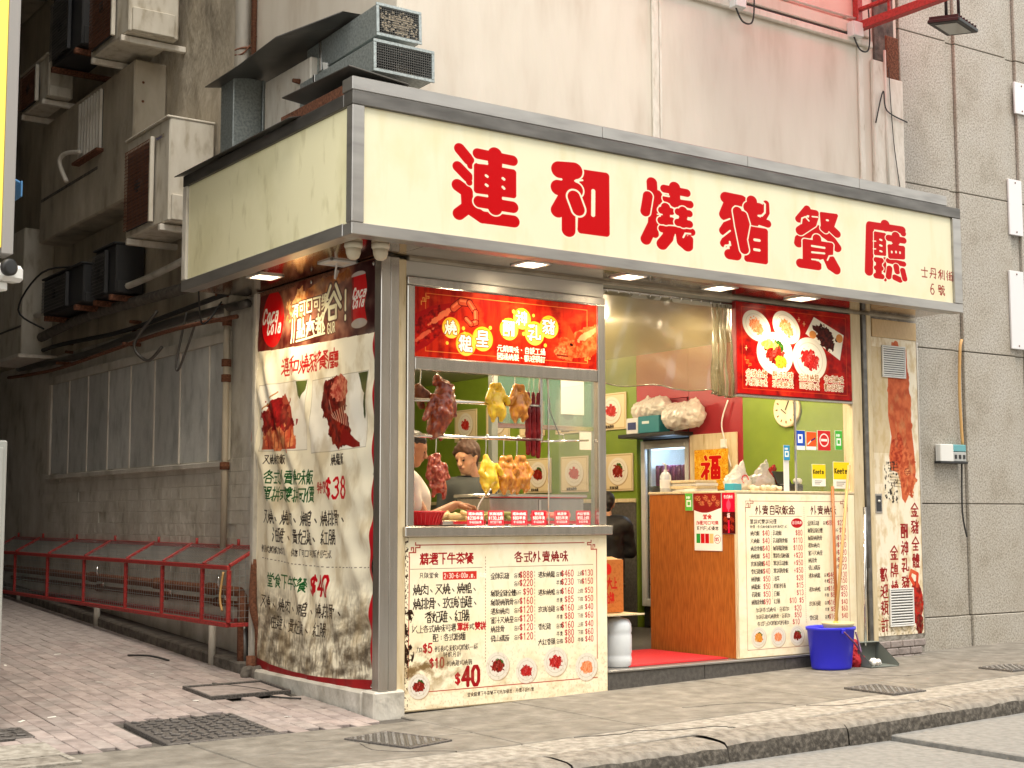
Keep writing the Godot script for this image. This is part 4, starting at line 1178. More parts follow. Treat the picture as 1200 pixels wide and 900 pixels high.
func dish_board_print() -> Image:
	var img := sheet(900, 480, Color(0.66, 0.07, 0.05))
	stain(img, Color(0.42, 0.02, 0.03, 0.8), Vector2(0.008, 0.008), 0.42, 0.3, 101)
	stain(img, Color(0.86, 0.26, 0.12, 0.6), Vector2(0.006, 0.01), 0.5, 0.3, 102)
	rim(img, 40, 24, 820, 430, 1.4, Color(0.8, 0.3, 0.14))
	corner_knot(img, 60, 330, 9, 1, -1, Color(0.85, 0.45, 0.2))
	for p in [[520, 80], [70, 240], [640, 250], [800, 380], [480, 60]]:
		paint(img, Vector2(p[0] - 9, p[1]), Vector2(p[0] + 9, p[1]), 1.5, Color(1, 0.85, 0.6))
		paint(img, Vector2(p[0], p[1] - 12), Vector2(p[0], p[1] + 12), 1.5, Color(1, 0.85, 0.6))
	dish(img, Vector2(150, 118), 108, 1, 103, 0.72, 0.35)
	dish(img, Vector2(380, 110), 112, 1, 104, 0.72, 0.45)
	fill_poly(img, PackedVector2Array([Vector2(600, 36), Vector2(842, 120), Vector2(806, 262), Vector2(530, 132)]), Color(0.94, 0.91, 0.85))
	disc(img, Vector2(690, 142), Vector2(86, 58), 0.5, Color(0.36, 0.1, 0.05), 0.3, 105, Color(0.18, 0.05, 0.03), 0.05)
	disc(img, Vector2(620, 104), Vector2(40, 14), 0.5, Color(0.3, 0.08, 0.04), 0.2, 106)
	disc(img, Vector2(588, 134), Vector2(28, 22), 0, Color(0.85, 0.55, 0.28))
	disc(img, Vector2(806, 140), Vector2(28, 24), 0, Color(0.85, 0.55, 0.28))
	dish(img, Vector2(288, 258), 140, 0, 107, 0.82, 0.1)
	disc(img, Vector2(330, 300), Vector2(46, 34), 0, Color(0.98, 0.78, 0.2), 0.2, 108, Color(0.9, 0.5, 0.1))
	disc(img, Vector2(240, 210), Vector2(60, 26), 0, Color(0.98, 0.85, 0.4), 0.3, 109, Color(0.92, 0.65, 0.2))
	dish(img, Vector2(560, 270), 136, 2, 110, 0.86, 0.2)
	var rows := ["金豬全體 酬神乳豬 金牌燒鵝 各式燒味", "元朗風味 現場燒製 四季臘味 歡迎預訂"]
	for k in 2:
		var words: PackedStringArray = rows[k].split(" ")
		for i in 4:
			for pass_no in 2:
				write(img, words[i], 66 + i * 200 + (8 if i > 1 else 0), 352 + k * 46, 38, Color(0.99, 0.96, 0.88) if pass_no == 0 else Color(0.55, 0.3, 0.12), 0.12 if pass_no == 0 else 0.045, 1.0, 1.06)
	return img

func pillar_print() -> Image:   # the whole roast pig, three columns of text and a hanging goose, weathered
	var img := sheet(300, 1250, Color(0.93, 0.89, 0.8))
	stain(img, Color(0.78, 0.68, 0.5, 0.6), Vector2(0.02, 0.01), 0.48, 0.25, 121)
	for y in range(40, 620):
		for x in 110:
			if y < 500 or x < 60:
				img.set_pixel(x, y, img.get_pixel(x, y).lerp(Color(0.76, 0.66, 0.48), 0.55 if y < 490 else 0.2))
	# the pig hangs head down
	fill_poly(img, PackedVector2Array([Vector2(110, 30), Vector2(230, 40), Vector2(240, 300), Vector2(262, 470), Vector2(270, 560), Vector2(238, 640), Vector2(196, 700), Vector2(176, 680), Vector2(168, 610), Vector2(150, 570), Vector2(106, 560), Vector2(100, 500), Vector2(118, 420), Vector2(100, 330)]), Color(0.78, 0.38, 0.22))
	disc(img, Vector2(180, 240), Vector2(70, 240), -0.06, Color(0.82, 0.42, 0.25), 0.18, 122, Color(0.7, 0.3, 0.16), 0.03)
	disc(img, Vector2(215, 560), Vector2(56, 110), -0.1, Color(0.84, 0.44, 0.27), 0.18, 123, Color(0.66, 0.26, 0.13), 0.05)
	disc(img, Vector2(150, 480), Vector2(38, 70), 0.2, Color(0.8, 0.36, 0.2), 0.2, 124, Color(0.6, 0.18, 0.08), 0.05)
	disc(img, Vector2(216, 565), Vector2(20, 16), 0, Color(0.9, 0.62, 0.4), 0.2, 125, Color(0.5, 0.14, 0.08))
	for i in 9:
		paint(img, Vector2(90 + i * 2, 530 + i * 12), Vector2(150 + i * 3, 520 + i * 14), 1.2, Color(0.2, 0.14, 0.1, 0.7))
	stain(img, Color(0.12, 0.1, 0.08, 0.9), Vector2(0.05, 0.03), 0.56, 0.06, 126, func(u: float, v: float) -> float: return (1.0 if u > 0.22 and u < 0.5 and v > 0.42 and v < 0.56 else 0.0))
	var ink := Color(0.55, 0.06, 0.07)
	write(img, "金豬全體", 232, 700, 58, ink, 0.055, 0.82, 1.24, 0.0, true)
	write(img, "酬神乳豬", 162, 790, 58, ink, 0.055, 0.82, 1.24, 0.0, true)
	write(img, "金牌燒鵝", 92, 880, 58, ink, 0.055, 0.82, 1.24, 0.0, true)
	write(img, "歡迎預訂", 24, 970, 56, ink, 0.055, 0.82, 1.24, 0.0, true)
	# hanging goose
	disc(img, Vector2(248, 1120), Vector2(44, 92), 0.04, Color(0.74, 0.14, 0.09), 0.12, 127, Color(0.45, 0.05, 0.04), 0.04)
	disc(img, Vector2(268, 1210), Vector2(22, 44), 0.05, Color(0.5, 0.06, 0.04), 0.2, 128, Color(0.3, 0.03, 0.02))
	paint(img, Vector2(236, 1040), Vector2(212, 1010), 9, Color(0.82, 0.28, 0.16))
	paint(img, Vector2(212, 1010), Vector2(222, 985), 8, Color(0.82, 0.3, 0.18))
	paint(img, Vector2(222, 985), Vector2(262, 1000), 8, Color(0.84, 0.34, 0.2))
	paint(img, Vector2(262, 1000), Vector2(256, 1050), 8, Color(0.8, 0.26, 0.16))
	stain(img, Color(0.5, 0.42, 0.28, 0.6), Vector2(0.05, 0.05), 0.52, 0.12, 129, func(u: float, v: float) -> float: return smoothstep(0.75, 1.0, v))
	stain(img, Color(0.78, 0.68, 0.48, 0.4), Vector2(0.02, 0.006), 0.58, 0.2, 130)
	return img

func fu_print() -> Image:
	var img := sheet(200, 200, Color(0.86, 0.62, 0.12))
	stain(img, Color(0.95, 0.8, 0.35, 0.7), Vector2(0.03, 0.03), 0.5, 0.2, 141)
	stain(img, Color(0.72, 0.12, 0.06, 0.9), Vector2(0.11, 0.11), 0.66, 0.03, 142)
	for pass_no in 2:
		write(img, "福", 46, 36, 116, Color(0.95, 0.8, 0.4) if pass_no == 0 else Color(0.75, 0.04, 0.05), 0.1 if pass_no == 0 else 0.075)
	return img

func wall_dish_print(k: int) -> Image:
	var img := sheet(200, 164, Color(0.86, 0.79, 0.64))
	rim(img, 5, 5, 189, 153, 2, Color(0.72, 0.62, 0.45))
	dish(img, Vector2(100, 76), 68, [0, 2, 0, 2, 1, 0][k % 6], 150 + k * 7, 0.9)
	write(img, ["玫瑰油雞", "秘製燒腩骨", "連和燒鵝", "蜜汁叉燒", "金牌乳豬", "佛山燻蹄"][k % 6], 44, 144, 14, DARK, 0.08)
	return img

func tag_print(k: int) -> Image:
	var img := sheet(96, 96, Color(0.84, 0.05, 0.16))
	rim(img, 3, 3, 89, 89, 1.2, Color(0.95, 0.5, 0.5))
	var name: String = ["連和燒鵝", "玫瑰油雞", "連和燒鴨", "香妃雞", "燒排骨", "大紅香腸"][k]
	write_mid(img, name, 48, 10, 20, Color(1, 0.97, 0.95), 0.1, 0.95)
	write_mid(img, ["$230半隻", "$130上莊", "$80半隻", "$80半隻", "$85半隻", "$50上莊"][k], 48, 38, 22, Color(1, 0.96, 0.93), 0.1, 0.9)
	write_mid(img, ["$460每隻", "$150下莊", "$160每隻", "$160每隻", "$160每隻", "$40半條"][k], 48, 68, 17, Color(1, 0.9, 0.88), 0.09, 0.9)
	return img

func flyer_print(k: int) -> Image:
	var img := sheet(160, 300, Color(0.95, 0.93, 0.9))
	if k == 0:
		for y in 104:
			for x in 160:
				if y < 88 + 14 * sin(x * 0.025):
					img.set_pixel(x, y, Color(0.55, 0.12, 0.12))
		for i in 6:
			disc(img, Vector2(22 + i * 24, 26 + (i % 2) * 26), Vector2(18, 13), i * 0.4, Color(0.82, 0.5, 0.32), 0.3, 160 + i, Color(0.5, 0.2, 0.12))
		write_mid(img, "堂食", 80, 112, 24, Color(0.75, 0.15, 0.12), 0.07)
		write_mid(img, "加配可口可樂", 80, 146, 20, Color(0.7, 0.12, 0.14), 0.06)
		write_mid(img, "系列汽水優惠", 80, 174, 20, DARK, 0.05)
		var cols := [Color(0.2, 0.6, 0.25), Color(0.8, 0.08, 0.1), Color(0.75, 0.05, 0.08), Color(0.85, 0.75, 0.5)]
		for i in 4:
			box(img, 12 + i * 26, 212, 23, 50, cols[i])
		for i in 16:
			var t := TAU * i / 16
			paint(img, Vector2(136 + 18 * cos(t), 240 + 22 * sin(t)), Vector2(136 + 18 * cos(t + 0.4), 240 + 22 * sin(t + 0.4)), 1.0, Color(0.5, 0.2, 0.2))
		write(img, "$5", 124, 232, 18, INK_RED, 0.08)
	else:
		img.fill(Color(0.8, 0.06, 0.2))
		write_mid(img, "各式燒味", 80, 16, 26, Color(1, 0.9, 0.9), 0.07)
		paint(img, Vector2(80, 52), Vector2(80, 132), 6, Color(0.95, 0.4, 0.5))
		disc(img, Vector2(80, 90), Vector2(28, 34), 0, Color(0.9, 0.3, 0.42))
		box(img, 0, 140, 160, 160, Color(0.3, 0.06, 0.06))
		for i in 4:
			disc(img, Vector2(40 + (i % 2) * 80, 196 + (i / 2) * 56), Vector2(30, 20), 0.4, Color(0.7, 0.2, 0.12), 0.3, 170 + i, Color(0.4, 0.1, 0.06))
		write_mid(img, "福", 80, 150, 34, Color(1, 0.85, 0.85), 0.08)
		box(img, 68, 200, 24, 96, Color(0.85, 0.1, 0.25))
	return img

func sticker_print(k: int) -> Image:
	var bg: Color = [Color(0.12, 0.3, 0.72), Color(0.88, 0.36, 0.14), Color(0.82, 0.16, 0.16), Color(0.3, 0.72, 0.25), Color(0.96, 0.82, 0.1), Color(0.96, 0.82, 0.1), Color(0.4, 0.75, 0.3), Color(0.2, 0.55, 0.75)][k]
	var img := sheet(80, 128 if k > 2 else 96, bg)
	var h := img.get_height()
	match k:
		0:
			box(img, 0, 76, 80, 20, Color(0.93, 0.93, 0.93))
			box(img, 20, 18, 40, 44, Color(0.95, 0.95, 0.97))
			box(img, 30, 28, 20, 16, bg)
		1:
			box(img, 0, 78, 80, 18, Color(0.93, 0.93, 0.93))
			paint(img, Vector2(12, 66), Vector2(40, 46), 4, Color(0.98, 0.9, 0.85))
			paint(img, Vector2(40, 46), Vector2(70, 34), 4, Color(0.3, 0.1, 0.4))
		2:
			for i in 20:
				var t := TAU * i / 20
				paint(img, Vector2(40 + 27 * cos(t), 46 + 30 * sin(t)), Vector2(40 + 27 * cos(t + 0.32), 46 + 30 * sin(t + 0.32)), 3, Color(0.98, 0.93, 0.9))
			box(img, 20, 40, 40, 12, Color(0.98, 0.93, 0.9))
		4, 5:
			box(img, 0, 84, 80, 44, Color(0.95, 0.93, 0.88))
			write(img, "Keeta", 6, 32, 24, Color(0.12, 0.1, 0.05), 0.09, 0.85)
			for i in 3:
				box(img, 14, 96 + i * 9, 46 - i * 8, 3, Color(0.25, 0.22, 0.2))
		_:
			box(img, 14, 50, 52, 50, Color(0.95, 0.96, 0.93))
			box(img, 26, 62, 28, 26, bg)
			write(img, "pay", 14, 16, 24, Color(1, 1, 1), 0.1)
	return img

func box_print() -> Image:
	var img := sheet(128, 128, Color(0.72, 0.42, 0.2))
	stain(img, Color(0.62, 0.33, 0.14, 0.6), Vector2(0.05, 0.1), 0.5, 0.2, 181)
	disc(img, Vector2(40, 22), Vector2(24, 14), 0.1, Color(0.8, 0.15, 0.1))
	write(img, "大上", 40, 44, 26, Color(0.72, 0.14, 0.1), 0.09)
	write(img, "金牌", 24, 80, 26, Color(0.72, 0.14, 0.1), 0.08)
	return img
# ---------------------------------------------------------------- the corner building
func corner_building() -> void:
	var b := thing("corner_building", "cream painted corner building above and behind the roast meat shop", "building")
	# upper storeys
	bx(b, "upper_wall", Vector3(0.03, 2.9, -0.22), Vector3(4.96, 17, 0.0), M.cream_wall, 0.01)
	bx(b, "upper_side_wall", Vector3(0.0, 2.9, -2.26), Vector3(0.22, 17, -0.003), M.cream_wall, 0.01)
	bx(b, "alley_upper_wall", Vector3(0.0, 2.9, -14), Vector3(0.3, 17, -2.264), M.concrete_old, 0.01)
	bx(b, "back_wall", Vector3(0.3, 0, -14), Vector3(4.9, 17, -13.7), M.concrete_old, 0.01)
	bx(b, "party_wall", Vector3(4.5, 2.9, -13.7), Vector3(4.9, 17, -0.23), M.concrete_old, 0.01)
	bx(b, "roof", Vector3(0.0, 17.0, -14), Vector3(4.96, 17.2, 0.0), M.concrete_old, 0.01)
	bx(b, "floor_slab", Vector3(0.24, 2.905, -13.6), Vector3(4.49, 3.1, -0.23), M.concrete_old, 0.01)
	# raised cover strips and ledge on the front
	bx(b, "cover_strip", Vector3(2.17, 3.8, 0.001), Vector3(2.235, 5.14, 0.018), M.white_paint)
	bx(b, "cover_strip", Vector3(2.245, 3.8, 0.001), Vector3(2.27, 5.14, 0.012), M.white_paint)
	bx(b, "ledge", Vector3(0.03, 5.14, 0.001), Vector3(4.6, 5.20, 0.045), M.white_paint, 0.008)
	put(b, "ledge_dark_line", tube([Vector3(0.03, 5.214, 0.012), Vector3(4.4, 5.214, 0.012), Vector3(4.45, 5.22, 0.012)], 0.009, 6), M.cable)  # thin dark tube filling the gap between the two ledges
	bx(b, "upper_ledge", Vector3(0.03, 5.23, 0.001), Vector3(4.6, 5.33, 0.03), M.cream_wall, 0.008)
	bx(b, "cover_strip", Vector3(4.44, 3.8, 0.001), Vector3(4.50, 5.138, 0.02), M.white_paint)
	# battered pilaster at the right end, with its top broken away
	bx(b, "pilaster", Vector3(4.60, 3.0, 0.001), Vector3(4.74, 5.05, 0.04), M.white_paint, 0.008)
	bx(b, "pilaster", Vector3(4.75, 3.0, 0.001), Vector3(4.965, 4.92, 0.05), M.white_paint, 0.008)
	bx(b, "broken_top", Vector3(4.64, 5.06, 0.001), Vector3(4.9, 6.6, 0.02), M.dark_concrete, 0.01)
	bx(b, "broken_top", Vector3(4.78, 4.925, 0.002), Vector3(4.95, 5.3, 0.03), M.rust, 0.01)
	put(b, "conduit", tube([Vector3(4.745, 3.85, 0.045), Vector3(4.74, 5.15, 0.045)], 0.012), M.white_paint)
	put(b, "loose_cable", tube(curve([Vector3(4.60, 4.5, 0.05), Vector3(4.68, 4.78, 0.07), Vector3(4.72, 4.62, 0.07), Vector3(4.98, 4.56, 0.07)]), 0.006, 6), M.cable)
	put(b, "loose_cable", tube(curve([Vector3(4.77, 5.0, 0.06), Vector3(4.8, 4.4, 0.065), Vector3(4.88, 3.95, 0.06)]), 0.004, 6), M.cable)
	# side wall at pavement level, tiled alley face with a plinth
	bx(b, "side_wall", Vector3(0.0, -0.1, -13.7), Vector3(0.1, 2.9, -0.06), M.alley_wall, 0.006)
	bx(b, "plinth", Vector3(-0.17, -0.12, -1.86), Vector3(-0.002, 0.15, -0.105), M.alley_wall, 0.015)
	bx(b, "corner_block", Vector3(-0.17, -0.12, -0.1), Vector3(0.055, 0.158, 0.055), M.alley_wall, 0.012)
	# corner post, sheathed in steel in two strips
	bx(b, "corner_post", Vector3(-0.135, 0.16, -0.035), Vector3(-0.066, 2.87, 0.05), M.steel, 0.004)
	bx(b, "corner_post", Vector3(-0.064, 0.16, -0.035), Vector3(0.0, 2.87, 0.046), M.steel, 0.004)
	bx(b, "post_core", Vector3(0.003, 0.1, -0.06), Vector3(0.075, 2.87, 0.008), M.frame_cream, 0.004)
	bx(b, "post_core", Vector3(-0.13, 0.15, -1.85), Vector3(-0.01, 2.87, -1.80), M.alley_wall, 0.004)
	# alley wall tiles below the window, courses of small ceramic tile that show singly
	var tile := bevel_mesh(Vector3(0.012, 0.0985, 0.1985), 0.0015)
	var n := 0
	for c in 11:
		var z := -1.95 - (0.1 if c % 2 == 1 else 0.0)
		while z > -7.2 and n < 300:
			if rng.randf() > 0.03:
				put(b, "tile", tile, M.alley_wall, Vector3(-0.0065, 0.62 + c * 0.1005, z))
				n += 1
			z -= 0.2015
	# shop: floor, ceiling, walls
	bx(b, "shop_floor", Vector3(0.1, -0.1, -7.2), Vector3(4.42, 0.162, -0.02), M.dark_tile, 0.004)
	bx(b, "shop_ceiling", Vector3(0.1, 2.80, -7.2), Vector3(4.4, 2.898, -0.03), flat(L(.34, .32, .26), 0.35), 0.004)
	bx(b, "rear_wall", Vector3(0.1, 0.162, -7.3), Vector3(4.4, 2.9, -7.2), M.green_wall, 0.004)
	# party wall with an alcove for the fridge; green at the back, red by the till, green by the window
	bx(b, "green_wall", Vector3(4.4, 0.16, -7.2), Vector3(4.48, 2.80, -2.83), M.green_wall, 0.003)
	bx(b, "red_wall", Vector3(4.4, 0.16, -2.08), Vector3(4.48, 2.80, -1.372), flat(L(.30, .012, .02), 0.45), 0.003)
	bx(b, "red_wall", Vector3(4.4, 2.34, -2.828), Vector3(4.48, 2.80, -2.082), flat(L(.30, .012, .02), 0.45), 0.003)
	bx(b, "green_wall", Vector3(4.4, 0.16, -1.37), Vector3(4.48, 2.80, -0.04), M.green_wall, 0.003)
	bx(b, "alcove", Vector3(5.1, 0.0, -2.9), Vector3(5.15, 2.6, -2.0), M.dark_concrete)
	bx(b, "wainscot", Vector3(4.385, 0.165, -7.2), Vector3(4.399, 1.36, -2.84), M.dark_tile, 0.003)
	bx(b, "wainscot_rail", Vector3(4.375, 1.362, -7.2), Vector3(4.399, 1.40, -2.84), M.frame_cream, 0.004)
	# right-hand end: cream jamb, steel shutter channel, brick pier
	bx(b, "jamb", Vector3(4.275, 0.10, -0.1), Vector3(4.40, 2.87, 0.004), M.frame_cream, 0.006)
	bx(b, "shutter_channel", Vector3(4.405, 0.08, -0.08), Vector3(4.45, 2.87, 0.02), M.steel_dark, 0.004)
	bx(b, "jamb", Vector3(4.455, 0.08, -0.1), Vector3(4.51, 2.87, 0.02), M.frame_cream, 0.006)
	bx(b, "pier", Vector3(4.512, -0.05, -0.2), Vector3(5.105, 2.87, 0.0), M.cement, 0.006)
	for c in 3:   # bare bricks at the foot of the pier
		for i in 4:
			var x0 := 4.515 + i * 0.148 + (0.0 if c % 2 == 0 else -0.05)
			bx(b, "brick", Vector3(maxf(x0, 4.514), 0.04 + c * 0.06, -0.02), Vector3(minf(x0 + 0.142, 5.103), 0.094 + c * 0.06, 0.012 + rng.randf_range(0, 0.004)), M.paver4, 0.006)
	bx(b, "lintel", Vector3(0.1, 2.87, -0.1), Vector3(5.1, 3.0, -0.003), M.concrete_old, 0.004)
	# step
	for i in 3:
		var xa: float = [1.715, 2.62, 3.45][i]
		var xb: float = [2.615, 3.445, 4.27][i]
		bx(b, "step_tile", Vector3(xa, -0.05, -0.012), Vector3(xb, 0.148, 0.006), M.dark_tile, 0.004)
	bx(b, "step_nosing", Vector3(1.712, 0.149, -0.35), Vector3(4.272, 0.166, 0.016), M.steel_frame, 0.004)

func granite_building() -> void:
	var b := thing("granite_building", "grey granite clad office building to the right of the shop", "building", Vector3(5.112, 0, -0.1), -0.03)
	bx(b, "backing", Vector3(0.0, -0.1, -14), Vector3(12, 22, -0.045), M.granite, 0.01)
	# the strips between panels are set back
	var xs := [0.0, 0.615, 0.735, 1.455, 1.60, 2.9, 4.2, 5.5, 6.8, 8.1, 9.4, 10.7, 12.0]
	var ys := [0.02, 0.37, 1.33, 2.67, 4.1, 5.46, 6.8, 8.1, 9.5, 11.0, 13.0, 16.0, 19.0, 22.0]
	for i in xs.size() - 1:
		for k in ys.size() - 1:
			var deep := -0.028 if i in [1, 3] else 0.0
			if k == 0:
				deep = 0.012 if not (i in [1, 3]) else -0.01
			bx(b, "granite_panel", Vector3(xs[i] + 0.004, ys[k] + 0.004, -0.04), Vector3(xs[i + 1] - 0.004, ys[k + 1] - 0.004, deep + rng.randf_range(-0.0015, 0.0015)), M.granite, 0.005)

func surroundings() -> void:
	# the building on the other side of the alley and those across the street stand outside the picture but close off the sky
	var o := thing("alley_building", "stained pale apartment block across the alley from the banner", "building", Vector3(-2.75, 0, 0))
	bx(o, "wall", Vector3(-8, -0.1, -14), Vector3(0, 19, -0.35), M.alley_wall, 0.02)
	bx(o, "shop_front", Vector3(-8, -0.1, -0.345), Vector3(-0.4, 4, -0.1), M.cream_wall, 0.02)
	for k in 5:
		bx(o, "window", Vector3(0.001, 4.5 + k * 2.9, -5.0), Vector3(0.02, 6.0 + k * 2.9, -3.6), M.ac_dark)
	bx(o, "added_alley_cover", Vector3(0.004, 6.9, -14), Vector3(2.74, 19, -4.3), M.concrete_old, 0.02)  # cover added above the alley to darken its far end
	bx(o, "end_wall", Vector3(0.004, 0.2, -14), Vector3(2.74, 6.89, -13.6), M.concrete_old, 0.02)
	var s := thing("street_building", "pale rendered building facing the shop across the street", "building", Vector3(0, 0, 11.5))
	bx(s, "wall", Vector3(-16, -0.3, 0), Vector3(20, 7.5, 6), M.cream_wall, 0.02)
	for i in 9:
		for k in 1:
			var w := bx(s, "window", Vector3(-14 + i * 3.6, 3.9 + k * 2.9, -0.02), Vector3(-12.2 + i * 3.6, 5.5 + k * 2.9, -0.001), M.ac_dark)
			w.name = "window"
	bx(s, "kerb_strip", Vector3(-16, -0.3, -2.0), Vector3(20, 0.05, -0.001), M.slab, 0.01)

# ---------------------------------------------------------------- the sign
func sign_box() -> void:
	var s := thing("shop_sign", "long cream sign box with bold red lettering in a steel frame over the shop", "sign")
	var fm := print_mat(sign_print(), 0.32)
	var face := put(s, "front_face", print_mesh(Vector3(5.48, 0, 0), Vector3(0, -0.706, 0)), fm, Vector3(-0.52, 3.656, 0.492))
	face.set_meta("label", "cream front face with six large red characters")
	var sf := put(s, "side_face", print_mesh(Vector3(0, 0, 2.455), Vector3(0, -0.70, 0)), print_mat(side_print(), 0.32), Vector3(-0.584, 3.655, -2.005))
	sf.set_meta("label", "blank cream face towards the alley")
	bx(s, "backing", Vector3(-0.57, 2.91, 0.44), Vector3(5.03, 3.70, 0.486), M.steel_dark)
	bx(s, "backing", Vector3(-0.578, 2.91, -2.06), Vector3(-0.55, 3.70, 0.436), M.steel_dark)
	# front frame
	bx(s, "bottom_rail", Vector3(-0.604, 2.877, 0.40), Vector3(5.065, 2.949, 0.513), M.steel_frame, 0.004)
	bx(s, "top_rail", Vector3(-0.604, 3.657, 0.40), Vector3(5.065, 3.742, 0.513), M.steel_dark, 0.004)
	var x := -0.604
	for w in [1.9, 1.35, 1.2, 1.06]:
		bx(s, "top_flashing", Vector3(x, 3.746, 0.38), Vector3(x + w - 0.003, 3.828, 0.507), M.steel_frame, 0.004)
		x += w
	bx(s, "corner_rail", Vector3(-0.604, 2.951, 0.44), Vector3(-0.522, 3.655, 0.513), M.steel_frame, 0.004)
	bx(s, "end_rail", Vector3(4.962, 2.951, 0.40), Vector3(5.065, 3.655, 0.513), M.steel_frame, 0.004)
	bx(s, "end_panel", Vector3(5.03, 2.9, 0.012), Vector3(5.06, 3.7, 0.398), M.steel_dark)
	bx(s, "gutter_end", Vector3(4.90, 3.745, 0.30), Vector3(5.072, 3.83, 0.376), M.steel_dark)
	# side frame
	bx(s, "side_bottom_rail", Vector3(-0.604, 2.877, -2.08), Vector3(-0.50, 2.955, 0.398), M.steel_frame, 0.004)
	bx(s, "side_top_rail", Vector3(-0.604, 3.657, -2.08), Vector3(-0.50, 3.738, 0.398), M.steel_dark, 0.004)
	bx(s, "side_corner_rail", Vector3(-0.603, 2.958, 0.452), Vector3(-0.585, 3.655, 0.438), M.steel_dark, 0.003)
	bx(s, "side_end_rail", Vector3(-0.604, 2.958, -2.08), Vector3(-0.56, 3.655, -2.01), M.white_paint, 0.004)
	# canopy deck and the polished soffit
	bx(s, "deck", Vector3(-0.59, 3.70, -2.07), Vector3(-0.01, 3.742, 0.37), M.steel_dark, 0.004)
	bx(s, "deck", Vector3(-0.005, 3.70, 0.002), Vector3(5.02, 3.742, 0.37), M.steel_dark, 0.004)
	x = -0.02
	for w in [1.72, 1.2, 1.42, 0.70]:
		bx(s, "soffit_panel", Vector3(x, 2.886, 0.002), Vector3(x + w - 0.004, 2.91, 0.398), M.soffit, 0.002)
		x += w
	bx(s, "soffit_panel", Vector3(-0.498, 2.886, -0.6), Vector3(-0.024, 2.91, 0.396), M.soffit, 0.002)
	bx(s, "soffit_panel", Vector3(-0.498, 2.886, -2.07), Vector3(-0.024, 2.91, -0.604), M.soffit, 0.002)
	# flashing sheets curling on the alley corner of the roof
	var f1 := put(s, "loose_flashing", bevel_mesh(Vector3(0.42, 0.008, 0.9), 0.002), M.steel_dark, Vector3(-0.42, 3.875, 0.06), Vector3(0.03, 0, -0.1))
	f1.name = "loose_flashing"
	bx(s, "rusty_strip", Vector3(-0.58, 3.745, -0.5), Vector3(-0.55, 3.815, 0.37), M.rust, 0.003)
	put(s, "loose_flashing", bevel_mesh(Vector3(0.16, 0.006, 1.9), 0.002), M.steel_dark, Vector3(-0.585, 3.752, -1.16), Vector3(0.0, 0, 0.25))
	# recessed lamps in the soffit
	var spots := [[Vector3(0.87, 2.885, 0.27), "square recessed lamp glowing in the soffit above the roast meat window", true], [Vector3(1.71, 2.885, 0.27), "square recessed lamp glowing in the soffit above the open doorway", true], [Vector3(2.57, 2.885, 0.27), "square recessed lamp glowing in the soffit above the clear curtain's right end", true], [Vector3(3.43, 2.885, 0.27), "square recessed lamp glowing in the soffit above the red dish board", true], [Vector3(-0.36, 2.885, -1.17), "square recessed lamp glowing in the alley soffit above the banner", true], [Vector3(-0.20, 2.885, -0.41), "unlit square recessed lamp in the soffit by the banner's top", false]]
	for p in spots:
		downlight(p[0], p[1], p[2])
	for p in [[Vector3(-0.425, 2.885, 0.21), "cream dome security camera under the sign corner, beside the alley"], [Vector3(-0.275, 2.885, 0.28), "cream dome security camera under the sign corner, beside the steel post"]]:
		var c := thing("dome_camera", p[1], "security camera", p[0], 0.0, "dome cameras under the sign corner")
		put(c, "base", lathe([Vector2(0, -0.03), Vector2(0.05, -0.03), Vector2(0.056, -0.02), Vector2(0.056, 0.0), Vector2(0, 0.0)]), flat(L(.60, .55, .44), 0.5))
		put(c, "dome", lathe([Vector2(0, -0.10), Vector2(0.02, -0.098), Vector2(0.036, -0.085), Vector2(0.045, -0.06), Vector2(0.047, -0.032), Vector2(0, -0.032)]), flat(L(.55, .49, .37), 0.35))

func downlight(at: Vector3, label: String, lit: bool) -> void:
	var o := thing("downlight", label, "ceiling lamp", at, 0.0, "recessed lamps under the sign" if lit else "")
	var st := begin()
	for k in 4:
		add_bevel(st, Vector3(0.2, 0.012, 0.02), 0.003, Basis(Vector3.UP, k * PI / 2) * Vector3(0, -0.004, 0.09), Basis(Vector3.UP, k * PI / 2))
	put(o, "trim", done(st), M.plastic_white)
	var m := flat(Color(0.95, 0.93, 0.88), 0.4)
	if lit:
		m.emission_enabled = true
		m.emission = Color(1.0, 0.92, 0.78)
		m.emission_energy_multiplier = 4.0
	put(o, "lens", bevel_mesh(Vector3(0.158, 0.006, 0.158), 0.002), m, Vector3(0, 0.0, 0))
	if lit:
		var l := SpotLight3D.new()
		l.name = "lamp_light"
		l.position = Vector3(0, -0.012, 0)
		l.rotation_degrees = Vector3(-90, 0, 0)
		l.spot_angle = 78
		l.spot_angle_attenuation = 0.7
		l.spot_range = 8
		l.spot_attenuation = 2
		l.light_energy = 0.72
		l.light_color = Color(1.0, 0.91, 0.76)
		l.light_size = 0.1
		l.shadow_enabled = true
		o.add_child(l)
